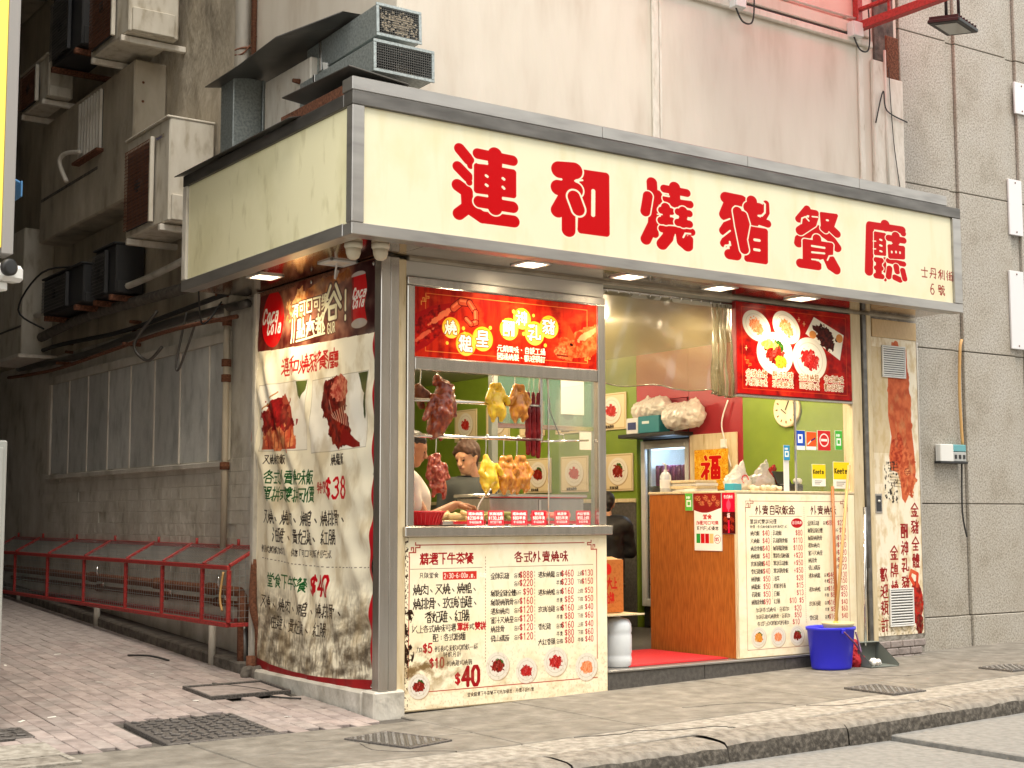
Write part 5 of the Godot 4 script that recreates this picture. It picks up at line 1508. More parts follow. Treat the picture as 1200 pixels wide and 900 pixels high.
# ---------------------------------------------------------------- shop front, left: the roast meat window
func display_window() -> void:
	var w := thing("roast_window", "steel framed shop window with roast meats hanging behind glass", "shop window")
	bx(w, "shutter_box", Vector3(0.06, 2.766, -0.12), Vector3(1.705, 2.87, 0.0), flat(L(.50, .48, .44), 0.4, 0.3), 0.006)
	bx(w, "frame_top", Vector3(0.078, 2.710, -0.04), Vector3(1.70, 2.763, 0.022), M.steel, 0.005)
	bx(w, "frame_stile", Vector3(0.078, 1.167, -0.04), Vector3(0.134, 2.708, 0.02), M.steel, 0.005)
	bx(w, "frame_stile", Vector3(1.635, 1.167, -0.04), Vector3(1.70, 2.708, 0.02), M.steel, 0.005)
	bx(w, "frame_rail", Vector3(0.136, 2.165, -0.04), Vector3(1.633, 2.247, 0.018), M.steel, 0.005)
	bx(w, "sill", Vector3(0.055, 1.100, -0.50), Vector3(1.735, 1.165, 0.045), M.steel, 0.006)
	bx(w, "pane", Vector3(1.222, 1.168, -0.012), Vector3(1.632, 2.163, -0.006), M.glass, 0.001)
	bx(w, "pane_edge", Vector3(1.212, 1.168, -0.014), Vector3(1.221, 2.163, -0.004), M.chrome, 0.002)
	bx(w, "side_pane", Vector3(1.66, 1.168, -0.48), Vector3(1.667, 2.16, -0.045), M.glass, 0.001)
	bx(w, "counter_body", Vector3(0.12, 0.165, -0.50), Vector3(1.70, 1.098, -0.05), M.steel_dark, 0.004)
	var po := thing("window_poster", "glossy orange red poster with yellow disc lettering, goose and pig over the window", "poster")
	bx(po, "board", Vector3(0.136, 2.249, -0.03), Vector3(1.633, 2.708, 0.002), M.plastic_white, 0.002)
	put(po, "print", print_mesh(Vector3(1.493, 0, 0), Vector3(0, -0.455, 0)), print_mat(window_poster_print(), 0.25), Vector3(0.138, 2.706, 0.004))
	var mp := thing("tea_menu_panel", "peeling cream menu panel with plates of meat printed below the roast window", "menu board")
	bx(mp, "board", Vector3(0.078, 0.012, -0.04), Vector3(1.71, 1.098, 0.0), M.frame_cream, 0.004)
	put(mp, "print", print_mesh(Vector3(1.63, 0, 0), Vector3(0, -1.075, 0)), print_mat(tea_menu_print(), 0.4), Vector3(0.079, 1.096, 0.002))
	# rack from which the meats hang
	var r := thing("meat_rack", "polished steel rack of two rails inside the roast window", "rack")
	for y in [1.985, 1.752]:
		put(r, "rail", tube([Vector3(0.10, y, -0.12), Vector3(1.235, y, -0.12)], 0.013, 10), M.chrome)
	put(r, "upright", tube([Vector3(1.235, 1.735, -0.12), Vector3(1.235, 2.86, -0.12)], 0.015, 10), M.chrome)
	put(r, "upright", tube([Vector3(0.13, 1.735, -0.12), Vector3(0.13, 2.86, -0.12)], 0.015, 10), M.chrome)
	put(r, "glass_rail", tube([Vector3(1.24, 1.742, -0.10), Vector3(1.635, 1.76, -0.10)], 0.007, 8), M.chrome)
	put(r, "top_rail", tube([Vector3(0.13, 2.30, -0.12), Vector3(1.235, 2.30, -0.12)], 0.012, 8), M.chrome)
	# price tags along the sill
	var txs := [0.649, 0.812, 1.003, 1.167, 1.363, 1.549]
	var words := ["first price tag beside the red basket", "second price tag from the red basket", "third price tag from the red basket", "fourth price tag from the red basket", "fifth price tag from the red basket", "price tag beside the window's right stile"]
	for i in 6:
		var t := thing("price_tag", "red price card, " + words[i], "price tag", Vector3(txs[i], 1.168, -0.055), rng.randf_range(-0.06, 0.06), "red price cards on the window sill")
		put(t, "card", bevel_mesh(Vector3(0.132, 0.098, 0.004), 0.001), flat(L(.62, .01, .04), 0.4), Vector3(0, 0.05, 0))
		put(t, "print", print_mesh(Vector3(0.128, 0, 0), Vector3(0, -0.094, 0)), print_mat(tag_print(i), 0.35), Vector3(-0.064, 0.097, 0.0035))
		put(t, "foot", bevel_mesh(Vector3(0.12, 0.006, 0.04), 0.001), M.plastic_white, Vector3(0, 0.003, -0.02))
	# red colander basket, trays of cut food
	var bk := thing("plastic_basket", "red plastic basket on the window sill under the hanging goose", "basket", Vector3(0.33, 1.168, -0.19))
	put(bk, "bowl", lathe([Vector2(0.095, 0.004), Vector2(0.1, 0.004), Vector2(0.135, 0.085), Vector2(0.148, 0.088), Vector2(0.148, 0.096), Vector2(0.128, 0.094), Vector2(0.094, 0.012), Vector2(0, 0.012)]), flat(L(.60, .012, .02), 0.35))
	var rib := begin()
	for i in 28:
		var a := TAU * i / 28
		add_bevel(rib, Vector3(0.005, 0.082, 0.005), 0.001, Vector3(cos(a) * 0.121, 0.047, sin(a) * 0.121), Basis(Vector3.UP, -a) * Basis(Vector3.BACK, -0.4))
	put(bk, "ribs", done(rib), flat(L(.5, .01, .015), 0.4))
	for k in 3:
		var tr := thing("food_tray", ["steel tray of pale sliced chicken behind the price tags", "steel tray of greens and cut duck behind the price tags", "steel tray of pink sausage lengths by the window's right stile"][k], "tray", Vector3([0.62, 1.02, 1.45][k], 1.168, -0.27))
		put(tr, "pan", bevel_mesh(Vector3(0.36, 0.035, 0.26), 0.008), M.chrome, Vector3(0, 0.0185, 0))
		var m: Material = [flat(L(.62, .45, .2), 0.4), flat(L(.3, .32, .08), 0.5), flat(L(.68, .16, .12), 0.35)][k]
		for i in 12:
			var a := rng.randf() * TAU
			put(tr, "slice", skin_cached("slice", [[Vector3(-0.035, 0, 0), Vector3(0.035, 0.004, 0.008), 0.016, 0.013]], 0.007), m, Vector3(-0.14 + 0.026 * i + rng.randf_range(-0.01, 0.01), 0.052 + 0.012 * (i % 3), rng.randf_range(-0.08, 0.06)), Vector3(0, a, rng.randf_range(-0.3, 0.3)))

func skin_cached(key: String, bones: Array, cell: float, k := 0.01, lump := 0.0, freq := 20.0, sd := 3) -> ArrayMesh:
	if not meshes.has(key):
		meshes[key] = skin(bones, cell, k, lump, freq, sd)
	return meshes[key]

# ---------------------------------------------------------------- doorway, counter and menu boards
func doorway_and_counter() -> void:
	# clear weather curtain, bunched at its right end
	var st := begin(true)
	var nx := 90
	var ny := 14
	var g0 := []
	for i in nx + 1:
		var u := float(i) / nx
		var col := []
		for k in ny + 1:
			var v := float(k) / ny
			var x := 1.725 + 1.03 * minf(u / 0.72, 1.0) + 0.2 * maxf(u - 0.72, 0.0) / 0.28
			var bunch := smoothstep(0.72, 0.78, u)
			var zz := -0.035 + 0.012 * sin(u * 19.0 + v * 1.5) * (0.3 + v) + 0.006 * sin(v * 16.0 + 2.0 * sin(u * 7.0)) + 0.004 * sin(u * 47.0 + v * 9.0) + bunch * 0.035 * sin(u * 110.0) * (0.7 + 0.5 * v)
			x += bunch * 0.02 * v * sin(u * 60.0)
			var y := 2.825 - 0.66 * v - 0.012 * v * sin(u * 14.0) - bunch * 0.03 * v
			col.append(Vector3(x, y, zz))
		g0.append(col)
	for i in nx:
		for k in ny:
			tri(st, g0[i][k], g0[i + 1][k], g0[i + 1][k + 1])
			tri(st, g0[i][k], g0[i + 1][k + 1], g0[i][k + 1])
	var cm := StandardMaterial3D.new()
	cm.albedo_color = Color(0.46, 0.42, 0.29, 0.62)
	cm.transparency = BaseMaterial3D.TRANSPARENCY_ALPHA
	cm.roughness = 0.2
	var cu := thing("weather_curtain", "yellowed clear plastic curtain rolled across the top of the doorway", "curtain")
	put(cu, "sheet", done(st), cm)
	var hem := []
	for i in nx + 1:
		hem.append(g0[i][ny])
	put(cu, "hem", tube(hem, 0.006, 6), cm)
	put(cu, "rod", tube([Vector3(1.71, 2.84, -0.035), Vector3(2.98, 2.84, -0.035)], 0.012, 8), M.steel)
	for i in 12:
		put(cu, "ring", lathe([Vector2(0.012, -0.004), Vector2(0.018, 0.0), Vector2(0.012, 0.004)], 10), M.chrome, Vector3(1.76 + i * 0.1, 2.832, -0.035), Vector3(0, 0, PI / 2))
	# red dish board
	var db := thing("dish_board", "shiny red board showing five plates of roast meat above the till", "menu board")
	bx(db, "board", Vector3(2.985, 2.15, -0.045), Vector3(4.272, 2.86, 0.008), flat(L(.25, .01, .01), 0.4), 0.004)
	put(db, "print", print_mesh(Vector3(1.28, 0, 0), Vector3(0, -0.70, 0)), print_mat(dish_board_print(), 0.22), Vector3(2.988, 2.856, 0.0105))
	bx(db, "lower_trim", Vector3(2.985, 2.128, -0.045), Vector3(4.272, 2.147, 0.012), M.steel, 0.003)
	# counter
	var c := thing("till_counter", "tall counter with an orange wood side panel by the doorway", "counter")
	bx(c, "side_panel", Vector3(2.972, 0.168, -1.0), Vector3(3.0, 1.398, -0.03), M.wood_orange, 0.003)
	bx(c, "body", Vector3(3.002, 0.168, -0.98), Vector3(4.27, 1.396, -0.035), M.frame_cream, 0.003)
	bx(c, "top", Vector3(2.965, 1.40, -1.01), Vector3(4.273, 1.42, 0.006), M.frame_cream, 0.004)
	var tm := thing("takeaway_menu_panel", "cream takeaway price list panel on the front of the till counter", "menu board")
	bx(tm, "board", Vector3(2.966, 0.168, -0.03), Vector3(4.272, 1.398, 0.002), M.frame_cream, 0.004)
	put(tm, "print", print_mesh(Vector3(1.296, 0, 0), Vector3(0, -1.22, 0)), print_mat(takeaway_menu_print(), 0.4), Vector3(2.971, 1.395, 0.005))
	var f1 := thing("drink_flyer", "white flyer with red food photo and drink cans on the orange panel", "flyer")
	bx(f1, "sheet", Vector3(2.966, 0.963, -0.465), Vector3(2.971, 1.405, -0.16), M.paper, 0.001)
	put(f1, "print", print_mesh(Vector3(0, 0, 0.30), Vector3(0, -0.438, 0)), print_mat(flyer_print(0), 0.3), Vector3(2.964, 1.403, -0.4625))
	var f2 := thing("red_flyer", "narrow crimson and brown flyer on the orange panel's front edge", "flyer")
	bx(f2, "sheet", Vector3(2.966, 1.093, -0.152), Vector3(2.971, 1.405, -0.012), M.paper, 0.001)
	put(f2, "print", print_mesh(Vector3(0, 0, 0.136), Vector3(0, -0.308, 0)), print_mat(flyer_print(1), 0.3), Vector3(2.964, 1.403, -0.15))
	var f3 := thing("green_sticker", "small green payment sticker on the orange panel beside the flyer", "sticker")
	bx(f3, "sheet", Vector3(2.966, 1.27, -0.565), Vector3(2.971, 1.405, -0.48), M.paper, 0.001)
	put(f3, "print", print_mesh(Vector3(0, 0, 0.083), Vector3(0, -0.133, 0)), print_mat(sticker_print(6), 0.3), Vector3(2.964, 1.404, -0.564))
	# glass screen with stickers
	var gs := thing("counter_screen", "clear glass screen over the right end of the till counter", "glass screen")
	bx(gs, "pane", Vector3(3.655, 1.422, -0.034), Vector3(4.27, 2.126, -0.028), M.glass, 0.001)
	bx(gs, "edge", Vector3(3.638, 1.422, -0.04), Vector3(3.653, 2.126, -0.022), M.chrome, 0.003)
	var stk := [[0, 3.693, 1.82, 0.11, 0.155], [1, 3.818, 1.818, 0.115, 0.145], [2, 3.965, 1.825, 0.15, 0.16], [3, 4.135, 1.832, 0.085, 0.155], [4, 3.897, 1.548, 0.155, 0.175], [5, 4.158, 1.552, 0.19, 0.215], [7, 3.575, 1.72, 0.07, 0.12]]
	var sl := ["blue payment sticker on the glass screen", "orange payment sticker on the glass screen", "red round-logo sticker on the glass screen", "green payment sticker on the glass screen", "smaller yellow delivery sticker on the glass screen", "larger yellow delivery sticker by the cream jamb", "pale blue card standing beside the glass screen's edge"]
	for i in stk.size():
		var q: Array = stk[i]
		var s := thing("sticker", sl[i], "sticker", Vector3(q[1], q[2], -0.0255 if i < 6 else -0.06), 0.0)
		put(s, "sheet", bevel_mesh(Vector3(q[3], q[4], 0.003), 0.001), M.paper)
		put(s, "print", print_mesh(Vector3(q[3] - 0.004, 0, 0), Vector3(0, -q[4] + 0.004, 0)), print_mat(sticker_print(q[0]), 0.35), Vector3(-q[3] / 2 + 0.002, q[4] / 2 - 0.002, 0.0028))
		if i == 6:
			put(s, "stand", bevel_mesh(Vector3(0.06, 0.24, 0.004), 0.001), M.plastic_white, Vector3(0, -0.18, -0.006))
	# pier print with two louvred vents
	var pp := thing("pier_poster", "weathered pier poster of a roast pig with red columns of characters", "poster")
	bx(pp, "wood_header", Vector3(4.53, 2.70, 0.001), Vector3(5.09, 2.85, 0.012), M.wood_pale, 0.003)
	put(pp, "print", print_mesh(Vector3(0.585, 0, 0), Vector3(0, -2.44, 0)), print_mat(pillar_print(), 0.5), Vector3(4.516, 2.698, 0.004))
	bx(pp, "steel_edge", Vector3(5.09, 0.24, 0.0025), Vector3(5.107, 2.698, 0.010), M.steel, 0.002)
	for v in [[4.645, 2.637, 4.936, 2.37, "white louvred vent across the roast pig on the pier"], [4.66, 0.636, 4.956, 0.327, "white louvred vent low on the pier above bare bricks"]]:
		var o := thing("louvre_vent", v[4], "vent", Vector3((v[0] + v[2]) / 2, (v[1] + v[3]) / 2, 0.006))
		var ww: float = v[2] - v[0]
		var hh: float = v[1] - v[3]
		put(o, "back", bevel_mesh(Vector3(ww, hh, 0.004), 0.001), M.black)
		put(o, "frame", frame_mesh(ww, hh, 0.012, 0.016), M.plastic_white, Vector3(0, 0, 0.008), Vector3(PI / 2, 0, 0))
		for i in 13:
			put(o, "slat", bevel_mesh(Vector3(ww - 0.026, 0.011, 0.012), 0.002), M.plastic_white, Vector3(0, hh / 2 - 0.022 - i * (hh - 0.044) / 12.0, 0.008), Vector3(0.5, 0, 0))
	var sw := thing("wall_socket", "small dark switch box in the pier poster beside the red characters", "socket", Vector3(4.562, 1.328, 0.006))
	put(sw, "plate", bevel_mesh(Vector3(0.085, 0.16, 0.008), 0.002), M.steel)
	put(sw, "recess", bevel_mesh(Vector3(0.06, 0.13, 0.006), 0.001), M.ac_dark, Vector3(0, 0, 0.003))
	put(sw, "knob", lathe([Vector2(0, 0), Vector2(0.01, 0), Vector2(0.01, 0.012), Vector2(0, 0.012)], 10), M.plastic_white, Vector3(-0.005, 0.02, 0.005), Vector3(PI / 2, 0, 0))
	# red mat
	var mt := thing("door_mat", "ribbed red plastic mat on the doorway floor", "mat", Vector3(2.44, 0.167, -0.5), 0.02)
	put(mt, "base", bevel_mesh(Vector3(0.98, 0.008, 0.86), 0.002), flat(L(.42, .01, .015), 0.6), Vector3(0, 0.004, 0))
	var ms := begin()
	for i in 48:
		add_bevel(ms, Vector3(0.94, 0.007, 0.009), 0.002, Vector3(0, 0.010, -0.41 + i * 0.0175))
	put(mt, "ribs", done(ms), flat(L(.5, .015, .02), 0.55))

# ---------------------------------------------------------------- inside
func shop_interior() -> void:
	# framed dish prints on the green wall
	var k := 0
	for row in [[1.66, [-3.105, -3.81, -4.44, -5.08, -5.72]], [2.27, [-3.2, -3.9, -4.55, -5.2, -5.85]]]:
		for z in row[1]:
			var which: String = ["nearest the fridge", "second from the fridge", "third from the fridge", "fourth from the fridge", "fifth from the fridge"][k % 5]
			var p := thing("wall_print", "meat dish photo on the green wall, %s, %s row" % [which, "lower" if row[0] < 2.0 else "upper"], "picture", Vector3(4.396, row[0], z), 0.0, "dish photos on the green wall")
			put(p, "board", bevel_mesh(Vector3(0.012, 0.37, 0.46), 0.003), M.frame_cream, Vector3(-0.006, 0, 0))
			put(p, "print", print_mesh(Vector3(0, 0, 0.45), Vector3(0, -0.36, 0)), wall_mat(k % 4), Vector3(-0.0135, 0.18, -0.225))
			k += 1
	# fridge set back in the alcove
	var f := thing("drinks_fridge", "tall glass door fridge lit inside beside the red wall", "fridge", Vector3(4.42, 0.165, -2.455))
	bx(f, "cabinet", Vector3(0.10, 0.0, -0.345), Vector3(0.60, 1.79, -0.30), M.plastic_white, 0.006)
	bx(f, "cabinet", Vector3(0.10, 0.0, 0.30), Vector3(0.60, 1.79, 0.345), M.plastic_white, 0.006)
	bx(f, "cabinet", Vector3(0.57, 0.0, -0.30), Vector3(0.60, 1.79, 0.30), M.plastic_white, 0.006)
	bx(f, "cabinet", Vector3(0.10, 1.75, -0.30), Vector3(0.57, 1.79, 0.30), M.plastic_white, 0.006)
	bx(f, "kick_plate", Vector3(0.03, 0.0, -0.345), Vector3(0.57, 0.20, 0.345), M.black, 0.004)
	for q in [[Vector3(0.0, 0.2, -0.345), Vector3(0.04, 1.79, -0.285)], [Vector3(0.0, 0.2, 0.285), Vector3(0.04, 1.79, 0.345)], [Vector3(0.0, 1.71, -0.283), Vector3(0.04, 1.79, 0.283)], [Vector3(0.0, 0.2, -0.283), Vector3(0.04, 0.27, 0.283)]]:
		bx(f, "door_frame", q[0], q[1], flat(L(.55, .55, .53), 0.35), 0.005)
	bx(f, "door_glass", Vector3(0.015, 0.272, -0.283), Vector3(0.022, 1.708, 0.283), M.glass, 0.001)
	for y in [0.4, 0.72, 1.04, 1.34]:
		bx(f, "shelf", Vector3(0.06, y, -0.298), Vector3(0.56, y + 0.012, 0.298), M.chrome, 0.002)
	var em := flat(Color(0.9, 0.95, 1.0), 0.4)
	em.emission_enabled = true
	em.emission = Color(0.75, 0.88, 1.0)
	em.emission_energy_multiplier = 0.8
	bx(f, "lamp_tube", Vector3(0.07, 1.70, -0.27), Vector3(0.10, 1.73, 0.27), em, 0.004)
	lamp(f, Vector3(0.12, 1.67, 0), 0.05, Color(0.75, 0.88, 1.0), 0.1, "lamp_light")
	for y in [0.412, 0.732, 1.052, 1.352]:
		for i in 7:
			var can := thing("drink_can", "dark purple drink can on a fridge shelf" if y > 1.3 else "small drink can on a lower fridge shelf", "can", Vector3(4.55, 0.165 + y + 0.001, -2.68 + i * 0.075), 0.0, "cans in the fridge")
			put(can, "can_body", lathe([Vector2(0, 0), Vector2(0.026, 0), Vector2(0.032, 0.008), Vector2(0.032, 0.19), Vector2(0.026, 0.2), Vector2(0, 0.2)], 14), [flat(L(.13, .015, .07), 0.3, 0.3), flat(L(.4, .02, .03), 0.3, 0.3), flat(L(.05, .2, .06), 0.3, 0.3)][int(y * 3) % 3 if y < 1.3 else 0])
	# ledge over the fridge with cartons and bags of takeaway boxes
	var lg := thing("fridge_ledge", "black ledge holding cartons above the fridge", "shelf")
	bx(lg, "board", Vector3(4.16, 1.975, -2.83), Vector3(4.9, 2.01, -2.02), M.black, 0.004)
	bx(lg, "red_back", Vector3(4.385, 2.012, -2.825), Vector3(4.399, 2.335, -2.09), flat(L(.22, .01, .02), 0.5), 0.003)
	var cb := thing("teal_carton", "flat teal and white carton lying on the ledge above the fridge", "carton", Vector3(4.25, 2.012, -2.5))
	put(cb, "carton_body", bevel_mesh(Vector3(0.14, 0.16, 0.3), 0.004), flat(L(.012, .16, .19), 0.5), Vector3(0, 0.081, 0.1))
	put(cb, "printed_end", bevel_mesh(Vector3(0.14, 0.15, 0.17), 0.004), flat(L(.6, .6, .6), 0.5), Vector3(0, 0.076, -0.14))
	put(cb, "print_mark", bevel_mesh(Vector3(0.004, 0.07, 0.12), 0.001), flat(L(.02, .03, .12), 0.5), Vector3(-0.0715, 0.075, -0.14))
	put(cb, "print_mark", bevel_mesh(Vector3(0.004, 0.025, 0.1), 0.001), flat(L(.55, .6, .6), 0.5), Vector3(-0.0715, 0.10, 0.06))
	for q in [[Vector3(4.28, 2.17, -2.42), 0, "big bulging translucent white bag lying over the teal carton"], [Vector3(4.27, 2.1, -2.02), 1, "knotted white plastic bag beside the teal carton, by the red wall"]]:
		var bg := thing("plastic_bag", q[2], "plastic bag", q[0])
		var bones := [[Vector3(0, 0.07, -0.22), Vector3(0, 0.09, 0.1), 0.08, 0.1], [Vector3(0, 0.1, -0.12), Vector3(0, 0.2, -0.1), 0.05, 0.01]] if q[1] == 0 else [[Vector3(0, 0.05, -0.1), Vector3(0, 0.06, 0.14), 0.13, 0.12], [Vector3(0, 0.1, 0.12), Vector3(0, 0.2, 0.18), 0.06, 0.02]]
		put(bg, "bag_body", skin(bones, 0.011, 0.05, 0.02, 17.0, 40 + q[1]), film(Color(0.9, 0.88, 0.84, 0.6)))
	# notice, fu print and switch box on the red wall
	var nb := thing("notice_board", "pale wooden board with cables on the red wall behind the till", "board", Vector3(4.398, 1.72, -1.74))
	put(nb, "panel", bevel_mesh(Vector3(0.02, 0.52, 0.62), 0.004), M.frame_cream, Vector3(-0.01, 0, 0))
	put(nb, "cable", tube(curve([Vector3(-0.03, 0.55, 0.22), Vector3(-0.035, 0.35, 0.14), Vector3(-0.03, 0.16, 0.18), Vector3(-0.035, -0.05, 0.25)]), 0.007, 6), M.plastic_white)
	put(nb, "socket", bevel_mesh(Vector3(0.03, 0.08, 0.06), 0.004), M.plastic_white, Vector3(-0.035, 0.16, 0.16))
	var fu := thing("fortune_print", "gold square print with a bold red character on the red wall", "poster", Vector3(4.36, 1.65, -1.74), 0.0)
	put(fu, "card", bevel_mesh(Vector3(0.01, 0.37, 0.44), 0.002), flat(L(.6, .35, .03), 0.4))
	put(fu, "print", print_mesh(Vector3(0, 0, 0.435), Vector3(0, -0.365, 0)), print_mat(fu_print(), 0.35), Vector3(-0.007, 0.1825, -0.2175))
	var ck := thing("wall_clock", "round white wall clock on the green wall above the till", "clock", Vector3(4.396, 2.14, -0.813))
	put(ck, "case", lathe([Vector2(0, 0), Vector2(0.15, 0), Vector2(0.155, 0.02), Vector2(0.14, 0.035), Vector2(0.135, 0.028), Vector2(0, 0.028)], 32), flat(L(.62, .55, .38), 0.35), Vector3.ZERO, Vector3(0, 0, PI / 2))
	for i in 12:
		var a := TAU * i / 12
		put(ck, "hour_mark", bevel_mesh(Vector3(0.004, 0.022, 0.012), 0.001), flat(L(.2, .1, .03), 0.5), Vector3(-0.03, 0.108 * cos(a), 0.108 * sin(a)), Vector3(a, 0, 0))
	put(ck, "hand", bevel_mesh(Vector3(0.004, 0.09, 0.008), 0.001), M.black, Vector3(-0.032, 0.035, 0.015), Vector3(0.5, 0, 0))
	put(ck, "hand", bevel_mesh(Vector3(0.004, 0.07, 0.008), 0.001), M.black, Vector3(-0.034, -0.015, -0.025), Vector3(2.2, 0, 0))
	# things on the till counter
	var sb := thing("sanitiser_bottle", "clear pump bottle of hand gel on the orange counter's far corner", "bottle", Vector3(3.06, 1.421, -0.9))
	put(sb, "bottle_body", lathe([Vector2(0, 0), Vector2(0.042, 0), Vector2(0.046, 0.006), Vector2(0.046, 0.13), Vector2(0.03, 0.155), Vector2(0.014, 0.165), Vector2(0.014, 0.18), Vector2(0, 0.18)]), film(Color(0.88, 0.9, 0.92, 0.55)))
	put(sb, "label_band", lathe([Vector2(0.0468, 0.03), Vector2(0.0468, 0.1)]), M.plastic_white)
	put(sb, "pump", tube([Vector3(0, 0.18, 0), Vector3(0, 0.225, 0), Vector3(-0.035, 0.228, 0.01)], 0.008, 8), M.plastic_white)
	var bags := [[Vector3(3.33, 1.421, -0.36), "white takeaway bag with a red printed mark on the till counter", 0], [Vector3(3.56, 1.421, -0.33), "greyish translucent takeaway bag between the white and red bags", 1], [Vector3(3.74, 1.421, -0.42), "red tied plastic bag behind the grey takeaway bag", 2]]
	for q in bags:
		var o := thing("takeaway_bag", q[1], "plastic bag", q[0])
		var col: Color = [Color(0.9, 0.88, 0.84, 0.72), Color(0.8, 0.79, 0.77, 0.55), Color(0.55, 0.08, 0.06, 0.95)][q[2]]
		var hh: float = [0.25, 0.26, 0.22][q[2]]
		put(o, "bag_body", skin([[Vector3(-0.06, 0.065, 0), Vector3(0.06, 0.065, 0.01), 0.065, 0.065], [Vector3(0.01, 0.09, 0), Vector3(0.05, hh, 0.02), 0.075, 0.006], [Vector3(-0.02, 0.1, 0), Vector3(-0.0, hh * 0.8, 0.01), 0.06, 0.01]], 0.009, 0.035, 0.016, 22.0, 50 + q[2]), film(col))
		if q[2] == 0:
			for a in 7:
				var t := -0.6 + a * 0.75
				put(o, "printed_ring", bevel_mesh(Vector3(0.022, 0.012, 0.004), 0.001), flat(L(.6, .05, .05), 0.5), Vector3(0.015 + 0.033 * cos(t), 0.095 + 0.03 * sin(t), 0.0745), Vector3(-0.2, 0, t + PI / 2))
	var pos := thing("card_terminal", "black card terminal with a till roll on the counter behind the glass", "card reader", Vector3(3.78, 1.421, -0.25), 0.2)
	put(pos, "terminal_body", bevel_mesh(Vector3(0.22, 0.06, 0.16), 0.01), M.black, Vector3(0, 0.031, 0))
	put(pos, "screen", bevel_mesh(Vector3(0.2, 0.12, 0.012), 0.004), M.black, Vector3(-0.02, 0.11, -0.04), Vector3(-0.5, 0, 0))
	put(pos, "paper_roll", lathe([Vector2(0, -0.03), Vector2(0.025, -0.03), Vector2(0.025, 0.03), Vector2(0, 0.03)], 14), M.paper, Vector3(0.1, 0.085, 0.03), Vector3(0, 0, PI / 2))
	var tb := thing("teal_box", "small teal box at the front edge of the till counter", "box", Vector3(3.13, 1.421, -0.2), 0.3)
	put(tb, "box_body", bevel_mesh(Vector3(0.13, 0.055, 0.08), 0.004), flat(L(.02, .25, .33), 0.5), Vector3(0, 0.0285, 0))
	put(tb, "lid_tape", bevel_mesh(Vector3(0.03, 0.004, 0.082), 0.001), M.plastic_white, Vector3(0, 0.0575, 0))
	var wr := thing("paper_wraps", "crumpled pale paper wraps heaped on the counter before the bags", "paper", Vector3(3.42, 1.421, -0.12))
	for i in 5:
		put(wr, "wrap", skin_cached("wrap", [[Vector3(-0.02, 0.02, 0), Vector3(0.025, 0.02, 0.01), 0.022, 0.018]], 0.008, 0.01, 0.012, 30.0, 9), flat(L(.62, .52, .36), 0.7), Vector3(-0.14 + 0.062 * i, 0.003, 0.02 * (i % 2)), Vector3(0, i * 1.3, 0))
	var nr := thing("newspaper_pile", "flat pile of papers on the counter beside the hand gel", "paper", Vector3(3.2, 1.421, -0.72))
	for i in 4:
		put(nr, "paper_sheet", bevel_mesh(Vector3(0.24, 0.022, 0.3), 0.003), [M.paper, M.frame_cream][i % 2], Vector3(rng.randf_range(-0.01, 0.01), 0.012 + i * 0.023, 0), Vector3(0, rng.randf_range(-0.1, 0.1), 0))
	# kitchen behind the window: steel worktop with a curved glass guard, shelf, chopping block, glazed partition
	var wt := thing("steel_worktop", "brushed steel worktop behind the window under the hanging meats", "worktop")
	bx(wt, "worktop_body", Vector3(1.15, 0.166, -1.05), Vector3(2.0, 1.36, -0.62), M.steel, 0.006)
	bx(wt, "worktop_edge", Vector3(1.13, 1.362, -1.07), Vector3(2.02, 1.39, -0.60), M.chrome, 0.006)
	bx(wt, "panel_seam", Vector3(1.58, 0.3, -0.619), Vector3(1.60, 1.35, -0.612), M.chrome, 0.002)
	var arc := []
	for i in 13:
		var t := PI * 0.52 * i / 12.0
		arc.append(Vector3(1.15 - 0.36 * cos(t) + 0.25, 1.39 + 0.0 + 0.3 * sin(t) - 0.2, -0.64))
	put(wt, "guard_rim", tube(arc, 0.009, 8), M.chrome)
	var cb2 := thing("chopping_block", "round wooden chopping block where the cook cuts meat", "chopping board", Vector3(0.82, 1.17, -0.66))
	put(cb2, "block", lathe([Vector2(0, 0), Vector2(0.19, 0), Vector2(0.2, 0.01), Vector2(0.2, 0.07), Vector2(0.19, 0.08), Vector2(0, 0.08)]), M.wood_pale)
	put(cb2, "greens", skin([[Vector3(-0.05, 0.09, 0.03), Vector3(0.08, 0.095, 0.06), 0.025, 0.02]], 0.009, 0.01, 0.015, 25.0, 4), flat(L(.14, .24, .05), 0.6))
	var tb2 := thing("prep_table", "steel preparation table behind the cook", "table")
	bx(tb2, "table_top", Vector3(0.3, 1.13, -0.9), Vector3(1.12, 1.169, -0.51), M.steel, 0.004)
	for lx in [0.33, 1.09]:
		for lz in [-0.87, -0.54]:
			bx(tb2, "leg", Vector3(lx - 0.02, 0.166, lz - 0.02), Vector3(lx + 0.02, 1.129, lz + 0.02), M.steel, 0.004)
	var pt := thing("kitchen_partition", "tall glazed partition with grey posts between kitchen and seating", "partition")
	bx(pt, "post", Vector3(2.02, 0.166, -1.92), Vector3(2.08, 2.79, -1.86), flat(L(.3, .34, .32), 0.4, 0.4), 0.004)
	bx(pt, "post", Vector3(3.1, 0.166, -1.92), Vector3(3.16, 2.79, -1.86), flat(L(.3, .34, .32), 0.4, 0.4), 0.004)
	bx(pt, "rail", Vector3(2.082, 1.96, -1.91), Vector3(3.098, 2.0, -1.87), M.chrome, 0.003)
	bx(pt, "reflection_teal_pane", Vector3(2.082, 2.002, -1.894), Vector3(3.098, 2.79, -1.886), glass(0.5, Color(0.35, 0.55, 0.52)), 0.001)  # teal of a reflection put into the glass colour
	bx(pt, "notice", Vector3(2.75, 2.1, -1.884), Vector3(3.0, 2.42, -1.88), M.paper, 0.001)
